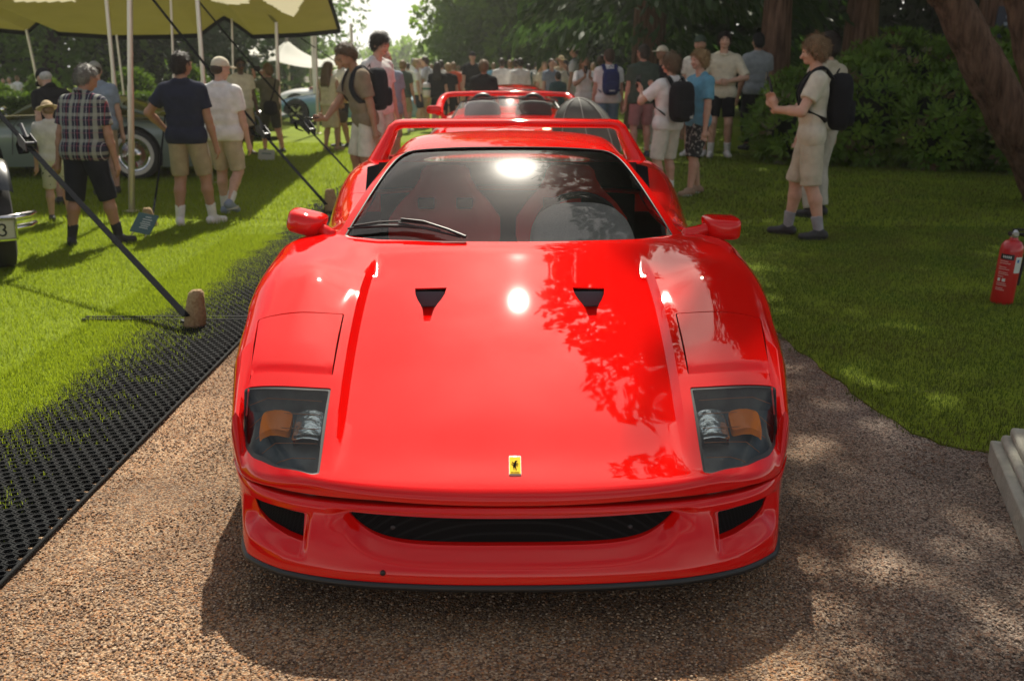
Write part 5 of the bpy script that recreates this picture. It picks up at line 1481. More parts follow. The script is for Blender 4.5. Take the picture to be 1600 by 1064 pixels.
def loft_car(name, label, loc, rz, L_, W, prof, belt, cabin, paint, roof_paint=None, wheels=None, wr=.31, style='alloy', group=None, glass_mat=None, round_=.55, arch=1.12, zb=.17, tail=None, nose_w=.72, tail_w=.8):
    """prof: (t, z) of the top of the lower body; cabin: (t, z, half width at roof) or None; +y runs from nose to tail"""
    t = thing(name, label, 'car', loc, rz, group)
    zf = cs([(a * L_, b) for a, b in prof]); n = 64; m_ = 26
    wf = cs([(0, W * nose_w), (.06 * L_, W * (nose_w + .12)), (.2 * L_, W * .96), (.4 * L_, W), (.7 * L_, W), (.9 * L_, W * .95), (.97 * L_, W * (tail_w + .06)), (L_, W * tail_w)])
    rows = []
    for i in range(n):
        y = L_ * (1 - math.cos(math.pi * i / (n - 1))) / 2; w_ = float(wf(y)); zt = float(zf(y)); row = []
        for k in range(m_):
            a = math.pi * .5 * k / (m_ - 1) * 1.0
            # from the centre of the top round the shoulder and down the side
            q = k / (m_ - 1)
            if q < .62:
                b = q / .62 * math.pi / 2; x = w_ * math.sin(b) ** round_ * 1.0 if b > 0 else 0; z = zb + (zt - zb) * (.60 + .40 * math.cos(b) ** .75)
            else:
                b = (q - .62) / .38; x = w_ * (1 - .07 * b * b); z = zb + (zt - zb) * .60 * (1 - b)
            row.append((x, y, z))
        rows.append(row)
    P = np.array(rows); ends = []
    mb = MB(); mirror_grid(mb, P)
    for e_ in (P[0], P[-1]):
        q = np.concatenate([e_[::-1], (e_ * [-1, 1, 1])[1:]]); mb.add([tuple(v) for v in q], [tuple(range(len(q)))])
    body = mb.build('body', paint, t, weld=True, angle=50)
    wheels = wheels or (.19 * L_, .80 * L_)
    bm = bmesh.new(); bm.from_mesh(body.data)
    for sx in (-1, 1):
        for yw in wheels:
            poly = [(yw + wr * arch * math.cos(q), wr + wr * arch * math.sin(q)) for q in np.linspace(-.7, math.pi + .7, 28)]
            cut_hole(bm, poly, (1, 2), lambda f, s_=sx: f.calc_center_median().x * s_ > W * .55)
    bm.to_mesh(body.data); bm.free(); body.data.set_sharp_from_angle(angle=R(50))
    m = MB(); m.box((0, L_ / 2, zb + .14), (W * 1.55, L_ * .9, .26)); m.build('chassis', BLKCL, t)
    for sx in (-1, 1):
        for yw in wheels: wheel(t, sx * (W - .11), yw, wr, .20, sx, style)
    if cabin:
        pts, zb_ = cabin, belt; nc = 40; rows = []
        zr_ = cs([(a * L_, b) for a, b, c in pts]); wr_ = cs([(a * L_, c) for a, b, c in pts])
        y0, y1 = pts[0][0] * L_, pts[-1][0] * L_
        for i in range(nc):
            y = y0 + (y1 - y0) * i / (nc - 1); z = float(zr_(y)); w_ = float(wr_(y)); zl = float(zf(y)) - .03
            z = max(z, zl + .005)
            rows.append([(0, y, z), (w_ * .5, y, z - .006), (w_ * .82, y, z - .025), (w_ * .96, y, z - .05 * min(1, (z - zl) / .12)), (w_ * 1.02, y, z - .085 * min(1, (z - zl) / .12)), (W * .90 * .5 + w_ * .56, y, (z + zl) / 2 - .02), (W * .90, y, zl)])
        C = np.array(rows); sl = np.gradient(C[:, 0, 2], C[:, 0, 1]); ir = np.where(np.abs(sl) < .30)[0]; a, b = ir[0], ir[-1]
        rp = roof_paint or paint; gm = glass_mat or GLASS
        m = MB(); mirror_grid(m, C[a:b + 1, :5]); m.build('roof', rp, t, weld=True, angle=40)
        m = MB(); mirror_grid(m, C[:a + 1, :4]); m.build('windscreen', gm, t, weld=True)
        m = MB(); mirror_grid(m, C[b:, :4]); m.build('rear_window', gm, t, weld=True)
        for sx in (-1, 1):
            s_ = C.copy(); s_[..., 0] *= sx
            m = MB(); m.grid(s_[:, 4:]); m.build('side_window', gm, t)
            m = MB(); m.tube([tuple(v) for v in s_[:a + 1, 4]], .022, 6); m.build('pillar', rp, t)
            m = MB(); m.tube([tuple(v) for v in s_[b:, 4]], .03, 6); m.build('pillar', rp, t)
            k = (a + b) // 2; m = MB(); m.tube([tuple(s_[k, 4]), tuple(s_[k, 6])], .018, 6); m.build('pillar', rp, t)
        m = MB(); m.box((0, (y0 + y1) / 2, float(zf((y0 + y1) / 2)) - .06), (W * 1.5, (y1 - y0) * .9, .04)); m.build('cabin_floor', BLKCL, t)
        for sx in (-1, 1):
            m = MB(); m.grid(pillow((sx * .34, (y0 + y1) / 2 + .1, float(zf((y0 + y1) / 2)) + .02), (.22, .08, .18), Matrix.Identity(3), .5), close_v=True); m.build('seat', BLKCL, t)
    for sx in (-1, 1):
        m = MB(); m.lathe([(.075, 0), (.08, -.02), (.05, -.045), (.01, -.055)], 18, Matrix.Translation((sx * W * .62, .06 * L_, float(zf(.06 * L_)) - .12)) @ Matrix.Rotation(R(-90), 4, 'X')); m.build('headlamp', mat('lamp glass', (.75, .82, .8), .12, metal=.75), t)
    return t
GREYP = mat('sage grey paint', (.19, .235, .21), .35, coat=.9, metal=.15)
# grey coupe seen side on, its nose off to the left
gc = loft_car('vintage_coupe', 'sage grey vintage coupe with whitewall tyres parked under the tent', (-8.15, 14.38, 0), R(-90), 4.05, .84, [(0, .50), (.06, .62), (.2, .76), (.34, .82), (.45, .84), (.6, .84), (.75, .83), (.88, .76), (.96, .62), (1, .5)], .82, [(.30, .80, .55), (.36, .97, .50), (.44, 1.10, .48), (.55, 1.13, .48), (.66, 1.08, .47), (.78, .93, .46), (.86, .80, .45)], GREYP, wheels=(.92, 3.07), wr=.335, style='whitewall', round_=.5, arch=1.14)
for sx in (-1, 1):
    m = MB(); m.tube([(sx * .80, y, z) for y, z in ((1.18, .84), (1.9, .86), (2.7, .85), (3.3, .82))], .009, 6); m.build('chrome_strip', CHROME, gc)
    m = MB(); m.tube([(sx * .845, 1.45, .34), (sx * .853, 1.5, .70), (sx * .80, 1.6, .84)], .005, 5); m.build('door_gap', BLACK, gc)
    m = MB(); m.tube([(sx * .77, 1.42, .84), (sx * .83, 1.42, .90)], .01, 6); m.grid(pillow((sx * .86, 1.42, .93), (.05, .03, .045), Matrix.Identity(3), .7), close_v=True); m.build('door_mirror', CHROME, gc)
m = MB(); m.tube([(-.7, 4.02, .42), (0, 4.12, .42), (.7, 4.02, .42)], .045, 8); m.build('rear_bumper', CHROME, gc)
# black vintage car: only its corner reaches into the picture
_tip = spot(54, 333, .43)
vc = loft_car('vintage_saloon', 'black vintage car with chrome bumper cut by the edge beside the lawn', (_tip.x - .941, _tip.y - .37, 0), R(30), 4.3, .66, [(0, .70), (.06, .86), (.3, .98), (.5, 1.0), (.8, .98), (1, .8)], .98, [(.36, .98, .5), (.42, 1.4, .5), (.55, 1.5, .5), (.75, 1.45, .5), (.86, 1.0, .5)], mat('black paint', (.006, .009, .009), .3, coat=1), wheels=(1.2, 3.3), wr=.36, round_=.6, arch=1.0, nose_w=.6)
for sx in (-1, 1):
    rows = []
    for a in np.linspace(.55, math.pi * .98, 20):
        rr = .43; c = Vector((0, .10 - rr * math.cos(a), .37 + rr * math.sin(a)))
        rows.append([(sx * (.77 + .10 * math.cos(b)), c.y, c.z + .03 * math.sin(b)) for b in np.linspace(0, math.pi, 9)])
    m = MB(); m.grid(np.array(rows)); m.build('fender', MATS['black paint'], vc)
    wheel(vc, sx * .77, .10, .37, .17, sx, 'dark')
    m = MB(); m.lathe([(.11, 0), (.115, -.02), (.09, -.07), (.02, -.10)], 20, Matrix.Translation((sx * .66, -.06, .80)) @ Matrix.Rotation(R(-90), 4, 'X')); m.build('head_lamp', CHROME, vc)
    m = MB(); m.tube([(sx * .55, -.36, .42), (sx * .80, -.33, .425), (sx * .95, -.24, .43), (sx * 1.0, -.15, .435)], [.026, .030, .030, .020], 10); m.tube([(sx * .55, -.35, .34), (sx * .80, -.32, .345), (sx * .95, -.23, .35), (sx * 1.0, -.14, .36)], [.024, .026, .026, .018], 10); m.build('overrider', CHROME, vc)
m = MB(); m.tube([(-.75, -.33, .40), (0, -.37, .40), (.75, -.33, .40)], .030, 8); m.build('bumper_bar', CHROME, vc)
m = MB(); m.box((.66, -.41, .36), (.36, .02, .14)); pl2 = m.build('number_plate', mat('plate cream', (.45, .44, .36), .5), vc, bevel=.006)
m = MB()
for dx, dz, w_, h_ in ((0, .075, .385, .014), (0, -.075, .385, .014), (-.188, 0, .014, .15), (.188, 0, .014, .15)): m.box((.66 + dx, -.415, .36 + dz), (w_, .03, h_))
m.build('plate_frame', CHROME, pl2)
m = MB(); m.tube([(.755 + .022 * math.cos(q) , -.4215, .379 + .02 * math.sin(q)) for q in np.linspace(2.6, -1.4, 10)] + [(.755 + .024 * math.cos(q), -.4215, .338 + .021 * math.sin(q)) for q in np.linspace(1.4, -2.6, 10)], .0065, 6); m.build('plate_digit', BLACK, pl2)

# red roadster right behind, nose towards us
rd = loft_car('roadster', 'open red roadster with a hoop wing parked right behind the first car', (-.02, 10.35, 0), R(.6), 4.45, .97, [(0, .46), (.05, .55), (.18, .70), (.30, .76), (.38, .83), (.5, .86), (.7, .90), (.85, .92), (.95, .90), (1, .8)], .84, None, RED, wheels=(1.0, 3.55), wr=.33, style='alloy', round_=.45, arch=1.1)
rows = []
for i in range(14):
    b = i / 13; y = 1.62 + .55 * b; z = .84 + .29 * b - .02 * b * b; w_ = .74 - .16 * b
    rows.append([(w_ * q, y + .26 * abs(q) ** 2.2, z - .055 * abs(q) ** 2.2) for q in np.linspace(-1, 1, 31)])
m = MB(); m.grid(np.array(rows)); m.build('windscreen', GLASS, rd)
m = MB(); m.tube([rows[i][0] for i in range(14)] + [p for p in rows[-1][1:-1]] + [rows[i][-1] for i in range(13, -1, -1)], .012, 6); m.build('windscreen_frame', BLACK, rd)
m = MB(); m.grid(np.array([[(x, y, z) for x in (-.66, .66)] for y, z in ((1.75, .80), (2.2, .80), (2.25, .5), (3.0, .45), (3.08, .86))])); m.build('cockpit', BLKCL, rd)
for sx in (-1, 1):
    m = MB(); m.grid(pillow((sx * .33, 2.85, .80), (.24, .09, .26), Matrix.Identity(3), .5), close_v=True); m.build('seat', mat('grey seat', (.07, .075, .075), .8), rd)
    m = MB(); m.tube([(sx * .33 + .17 * math.cos(q), 3.08, .92 + .20 * math.sin(q)) for q in np.linspace(0, math.pi, 14)], .03, 8); m.build('roll_hoop', BLACK, rd)
    m = MB(); m.grid(pillow((sx * .33, 3.35, .93), (.22, .42, .11), Matrix.Identity(3), .8), close_v=True); m.build('head_fairing', RED, rd)
    m = MB(); m.grid(pillow((sx * .90, 1.95, .98), (.09, .05, .05), Matrix.Identity(3), .6), close_v=True); m.tube([(sx * .74, 1.95, .86), (sx * .84, 1.95, .95)], .02, 6); m.build('door_mirror', RED, rd)
    m = MB(); m.tube([(sx * .30, 1.50, .815), (sx * .02, 1.60, .845)], .008, 5); m.build('wiper', BLACK, rd)
pth = [(.93, 3.55, .86), (.95, 3.9, .93), (.93, 4.15, 1.02), (.88, 4.28, 1.075), (.78, 4.33, 1.095), (.4, 4.35, 1.105), (0, 4.35, 1.108)]
pth = pth + [(-a, b, c) for a, b, c in pth[::-1][1:]]
m = MB(); m.tube(spline(pth, 4), .055, 10, flat=.55, up=(0, 0, 1)); m.build('hoop_wing', RED, rd)
m = MB(); m.lathe([(.05, 0), (.05, .004)], 20, Matrix.Translation((.42, 1.05, .805)) @ Matrix.Rotation(R(14), 4, 'X')); m.build('race_number_disc', mat('yellow disc', (.7, .48, .02), .5), rd)
# grey ribbed fabric dome beside its windscreen
t = thing('fabric_dome', 'grey ribbed fabric dome standing beside the windscreen of the roadster', 'cover', (.66, 10.2, .66))
rows = []; GF = mat('grey fabric', (.12, .125, .115), .8, noise=.25, nscale=6, trans=((.25, .26, .22), .25))
for a in np.linspace(0, math.pi * .5, 9):
    rows.append([(.33 * math.cos(a) * math.cos(b) * (1 + .03 * math.cos(8 * b)) + .28 * math.sin(a) * 0 + (1 - math.sin(a)) * .10, .30 * math.cos(a) * math.sin(b) * (1 + .03 * math.cos(8 * b)), .52 * math.sin(a) ** .9) for b in np.linspace(0, 2 * math.pi, 41)[:-1]])
m = MB(); m.grid(np.array(rows), close_v=True); m.build('fabric', GF, t)
for k in range(8):
    b = 2 * math.pi * k / 8; m = MB(); m.tube([(.335 * math.cos(a) * math.cos(b) * 1.03 + (1 - math.sin(a)) * .10, .305 * math.cos(a) * math.sin(b) * 1.03, .525 * math.sin(a) ** .9) for a in np.linspace(0, math.pi / 2, 9)], .005, 5); m.build('rib', mat('pale rib', (.4, .4, .36), .6), t)
# third red car
loft_car('red_coupe', 'third red car in the row with only its bright roof showing', (.02, 16.2, 0), R(.4), 4.3, .93, [(0, .45), (.06, .58), (.2, .72), (.34, .82), (.5, .86), (.7, .90), (.88, .90), (1, .75)], .84, [(.33, .82, .62), (.42, 1.02, .55), (.50, 1.13, .50), (.60, 1.16, .50), (.70, 1.12, .50), (.86, .92, .48)], RED, wheels=(.95, 3.45), wr=.32)
# cars beyond the lawn
PBLUE = mat('pale blue paint', (.16, .33, .42), .3, coat=1); WHT = mat('white paint', (.75, .75, .73), .35, coat=.6)
c = at_depth(585, 188, 26.5)
bl = loft_car('race_coupe', 'pale blue race coupe parked across the far lawn', (at_depth(412, 188, 26.5).x, 27.3, 0), R(-90), 4.1, .80, [(0, .46), (.08, .60), (.25, .74), (.4, .80), (.6, .82), (.8, .80), (.93, .72), (1, .6)], .8, [(.33, .80, .54), (.42, 1.0, .47), (.52, 1.12, .45), (.62, 1.12, .45), (.75, .98, .44), (.9, .80, .42)], PBLUE, roof_paint=WHT, wheels=(.85, 3.2), wr=.31)
for k in range(5): m = MB(); m.box((-.775, 3.05 + .16 * k, .62), (.06, .10, .12)); m.build('louver', BLACK, bl)
m = MB(); m.lathe([(.10, 0), (.10, .01)], 20, Matrix.Translation((-.79, 2.45, .60)) @ Matrix.Rotation(R(-90), 4, 'Y')); m.build('door_crest', mat('crest cream', (.5, .48, .4), .5), bl)
loft_car('white_coupe', 'white car with a red roof edge behind the pale blue one', (at_depth(425, 165, 32).x, 32.5, 0), R(-90), 4.0, .8, [(0, .5), (.1, .7), (.3, .8), (.6, .86), (.85, .82), (1, .6)], .8, [(.3, .82, .55), (.4, 1.1, .5), (.5, 1.28, .48), (.65, 1.26, .48), (.85, .85, .46)], WHT, roof_paint=mat('dull red paint', (.42, .03, .025), .4, coat=.5), wheels=(.8, 3.1), wr=.31)
loft_car('black_coupe', 'black car with alloy wheels behind the man in sunglasses', (at_depth(428, 212, 20.6).x, 21.6, 0), R(90), 3.9, .8, [(0, .48), (.08, .62), (.25, .74), (.4, .80), (.6, .84), (.8, .82), (1, .6)], .8, None, mat('black car paint', (.008, .008, .009), .25, coat=1), wheels=(.75, 3.05), wr=.33)
# ------------------------------------------------------------------ people
def surface_nets(D, org, res):
    s = D < 0
    c = np.zeros(tuple(np.array(D.shape) - 1), np.uint8)
    for i in (0, 1):
        for j in (0, 1):
            for k in (0, 1):
                c += s[i:D.shape[0] - 1 + i, j:D.shape[1] - 1 + j, k:D.shape[2] - 1 + k]
    idx = np.argwhere((c > 0) & (c < 8))
    if len(idx) == 0: return np.zeros((0, 3)), np.zeros((0, 4), int)
    vid = np.full(c.shape, -1, np.int32); vid[tuple(idx.T)] = np.arange(len(idx))
    cor = np.array([(i, j, k) for i in (0, 1) for j in (0, 1) for k in (0, 1)])
    val = np.stack([D[tuple((idx + o).T)] for o in cor], 1)
    acc = np.zeros((len(idx), 3)); cnt = np.zeros(len(idx))
    for a in range(8):
        for b in range(a + 1, 8):
            if np.abs(cor[a] - cor[b]).sum() != 1: continue
            va, vb = val[:, a], val[:, b]; x = (va < 0) != (vb < 0)
            t = np.where(x, va / np.where(x, va - vb, 1), 0)
            acc[x] += (cor[a] + t[:, None] * (cor[b] - cor[a]))[x]; cnt[x] += 1
    V = (idx + acc / cnt[:, None]) * res + org
    F = []
    for ax in range(3):
        sl0 = [slice(None)] * 3; sl1 = [slice(None)] * 3; sl0[ax] = slice(0, -1); sl1[ax] = slice(1, None)
        o1, o2 = [(1, 2), (2, 0), (0, 1)][ax]
        e = s[tuple(sl0)] != s[tuple(sl1)]
        q = np.argwhere(e); q = q[(q[:, o1] > 0) & (q[:, o2] > 0) & (q[:, o1] < D.shape[o1] - 1) & (q[:, o2] < D.shape[o2] - 1)]
        if not len(q): continue
        d1 = np.zeros(3, int); d1[o1] = 1; d2 = np.zeros(3, int); d2[o2] = 1
        f = np.stack([vid[tuple((q - d1 - d2).T)], vid[tuple((q - d2).T)], vid[tuple(q.T)], vid[tuple((q - d1).T)]], 1)
        fl = ~s[tuple(q.T)]
        f[fl] = f[fl][:, ::-1]
        F.append(f)
    return V, np.concatenate(F)
def sd_cone(p, a, b, ra, rb, sy):
    a = np.array(a, float); b = np.array(b, float); sc = np.array([1, 1 / sy, 1])
    q = (p - a) * sc; d = (b - a) * sc
    t = np.clip((q @ d) / max(d @ d, 1e-9), 0, 1)
    return (np.linalg.norm(q - t[..., None] * d, axis=-1) - (ra + (rb - ra) * t)) * min(1, sy * 1.15)
def sd_ell(p, c, r, M=None):
    q = p - np.array(c, float)
    if M is not None: q = q @ M
    r = np.array(r, float); k0 = np.linalg.norm(q / r, axis=-1); k1 = np.linalg.norm(q / (r * r), axis=-1)
    return k0 * (k0 - 1) / np.maximum(k1, 1e-6)
def sculpt(prims, res, k=.02, wrinkle=None, cuts=()):
    """smooth union of round cones and ellipsoids turned into one closed skin"""
    lo = np.full(3, 1e9); hi = -lo
    for p in prims:
        if p[0] == 'c':
            _, a, b, ra, rb, sy, kk, pc = p; m = max(ra, rb); lo = np.minimum(lo, np.minimum(a, b) - m); hi = np.maximum(hi, np.maximum(a, b) + m)
        elif p[0] == 'e':
            m = max(p[2]); lo = np.minimum(lo, np.array(p[1]) - m); hi = np.maximum(hi, np.array(p[1]) + m)
    lo = lo - 3 * res; hi = hi + 3 * res
    n = np.ceil((hi - lo) / res).astype(int) + 1
    D = np.full(tuple(n), 1.0, np.float32)
    ax = [lo[i] + res * np.arange(n[i]) for i in range(3)]
    for p in prims:
        if p[0] == 'c':
            _, a, b, ra, rb, sy, kk, pc = p; m = max(ra, rb); l = np.minimum(a, b) - m; h = np.maximum(a, b) + m
        else:
            _, c, r_, M, kk, pc = p; m = max(r_); l = np.array(c) - m; h = np.array(c) + m
        kk = k if kk is None else kk; mg = kk + 3 * res
        i0 = np.clip(np.floor((l - mg - lo) / res).astype(int), 0, n - 1); i1 = np.clip(np.ceil((h + mg - lo) / res).astype(int) + 1, 1, n)
        if (i1 <= i0).any(): continue
        G_ = np.stack(np.meshgrid(*[ax[i][i0[i]:i1[i]] for i in range(3)], indexing='ij'), -1)
        d = sd_cone(G_, a, b, ra, rb, sy) if p[0] == 'c' else sd_ell(G_, c, r_, M)
        for (p0, nn) in pc or (): d = np.maximum(d, (G_ - np.array(p0, float)) @ np.array(nn, float))
        S = tuple(slice(i0[i], i1[i]) for i in range(3)); A = D[S]
        hh = np.clip(.5 + .5 * (A - d) / kk, 0, 1); D[S] = A + (d - A) * hh - kk * hh * (1 - hh)
    if cuts or wrinkle:
        G_ = np.stack(np.meshgrid(*ax, indexing='ij'), -1)
        if wrinkle:
            am, ph = wrinkle
            wx, wy, wz = G_[..., 0], G_[..., 1], G_[..., 2]
            q1 = wz + .35 * wx * math.sin(ph) + .10 * np.sin(7 * wx + ph); q2 = wz - .5 * wx + .25 * wy + .06 * np.sin(11 * wz + 2 * ph)
            D += am * (np.sin(31 * q1 + ph) * (.5 + .5 * np.sin(9 * wx + 6 * wz + ph)) + .9 * np.sin(47 * q2 + 2 * ph) * np.maximum(0, np.sin(8 * wy - 7 * wx + 5 * wz + ph))).astype(np.float32)
        for (p0, nn) in cuts: D = np.maximum(D, ((G_ - np.array(p0, float)) @ np.array(nn, float)).astype(np.float32))
    return surface_nets(D, lo, res)
def C_(a, b, ra, rb=None, sy=1.0, k=None, cut=None): return ('c', tuple(a), tuple(b), ra, ra if rb is None else rb, sy, k, cut)
def E_(c, r, M=None, k=None, cut=None): return ('e', tuple(c), tuple(r), M, k, cut)
def ik(a, c, l1, l2, hint):
    a, c = Vector(a), Vector(c); d = c - a; L_ = min(d.length, (l1 + l2) * .999); u = d.normalized(); c = a + u * L_
    x = (l1 * l1 - l2 * l2 + L_ * L_) / (2 * L_); h = math.sqrt(max(l1 * l1 - x * x, 0))
    hv = Vector(hint); hv = (hv - u * hv.dot(u)); hv = hv.normalized() if hv.length > 1e-6 else Vector((0, 1, 0))
    return a + u * x + hv * h, c
SKIN = [mat('fair skin', (.52, .31, .22), .55, noise=.06, nscale=25), mat('tanned skin', (.36, .19, .115), .55, noise=.06, nscale=25), mat('pink skin', (.50, .25, .18), .55, noise=.08, nscale=25), mat('brown skin', (.10, .052, .033), .5, noise=.06, nscale=25)]
def cloth(name, col, **kw): return mat('cloth ' + name, col, .92, noise=.10, nscale=14, bump=.35, bscale=26, spec=.2, **kw)
def plaid_mat():
    m = bpy.data.materials.new('plaid cotton'); MATS['plaid'] = m; m.use_nodes = True; t = m.node_tree; b = t.nodes['Principled BSDF']; b.inputs['Roughness'].default_value = .9; N = t.nodes.new; K = t.links.new
    tc_ = N('ShaderNodeTexCoord'); sp = N('ShaderNodeSeparateXYZ'); K(tc_.outputs['Object'], sp.inputs[0])
    def band(sock, period, lo, col, prev, fac):
        mu = N('ShaderNodeMath'); mu.operation = 'MULTIPLY'; mu.inputs[1].default_value = 1 / period; K(sock, mu.inputs[0])
        fr = N('ShaderNodeMath'); fr.operation = 'FRACT'; K(mu.outputs[0], fr.inputs[0])
        a = N('ShaderNodeMath'); a.operation = 'SUBTRACT'; a.inputs[1].default_value = lo[0]; K(fr.outputs[0], a.inputs[0])
        ab = N('ShaderNodeMath'); ab.operation = 'ABSOLUTE'; K(a.outputs[0], ab.inputs[0])
        lt = N('ShaderNodeMath'); lt.operation = 'LESS_THAN'; lt.inputs[1].default_value = lo[1]; K(ab.outputs[0], lt.inputs[0])
        sc_ = N('ShaderNodeMath'); sc_.operation = 'MULTIPLY'; sc_.inputs[1].default_value = fac; K(lt.outputs[0], sc_.inputs[0])
        mx_ = N('ShaderNodeMix'); mx_.data_type = 'RGBA'; K(sc_.outputs[0], mx_.inputs[0]); mx_.inputs[7].default_value = (*col, 1)
        if prev is None: mx_.inputs[6].default_value = (.014, .014, .035, 1)
        else: K(prev, mx_.inputs[6])
        return mx_.outputs[2]
    o_ = band(sp.outputs[0], .105, (.5, .14), (.30, .31, .26), None, .75); o_ = band(sp.outputs[2], .105, (.5, .13), (.30, .31, .26), o_, .6)
    o_ = band(sp.outputs[0], .105, (.12, .025), (.26, .03, .05), o_, .8); o_ = band(sp.outputs[0], .105, (.88, .02), (.5, .5, .5), o_, .7); o_ = band(sp.outputs[2], .105, (.1, .02), (.28, .10, .14), o_, .7)
    K(o_, b.inputs['Base Color']); return m
PLAID = plaid_mat()
def sgn_of(side): return 1 if side == 'R' else -1

def strands(o, S, crown, style, seed):
    """loose locks lying on the hair, in the same mesh"""
    me = o.data; n = len(me.vertices); V = np.empty(n * 3, np.float32); me.vertices.foreach_get('co', V); V = V.reshape(-1, 3)
    Nn = np.empty(n * 3, np.float32); me.vertices.foreach_get('normal', Nn); Nn = Nn.reshape(-1, 3)
    F = np.empty(len(me.polygons) * 4, np.int32); me.loops.foreach_get('vertex_index', F); F = F.reshape(-1, 4)
    r = np.random.default_rng(seed); k = r.integers(0, n, 1500); P, N_ = V[k], Nn[k]
    d = P - np.array(crown); d -= N_ * (d * N_).sum(1, keepdims=True); d /= np.linalg.norm(d, axis=1, keepdims=True) + 1e-6
    d = d + .55 * r.normal(size=d.shape) * (1.5 if style == 'curly' else .7) + N_ * .35; d /= np.linalg.norm(d, axis=1, keepdims=True)
    s_ = np.cross(d, N_); s_ /= np.linalg.norm(s_, axis=1, keepdims=True) + 1e-6
    ln = (.018 + .022 * r.random(len(k)))[:, None] * (1.5 if style in ('mop', 'long') else 1.0); wd = .0022 + .002 * r.random((len(k), 1))
    Q = np.stack([P - N_ * .003, P + d * ln * .5 + s_ * wd, P + d * ln + N_ * -.004, P + d * ln * .5 - s_ * wd], 1).reshape(-1, 3)
    m2 = np_mesh('hair', np.concatenate([V, Q]), np.concatenate([F, n + np.arange(len(Q)).reshape(-1, 4)]))
    for m_ in me.materials: m2.materials.append(m_)
    o.data = m2; bpy.data.meshes.remove(me)
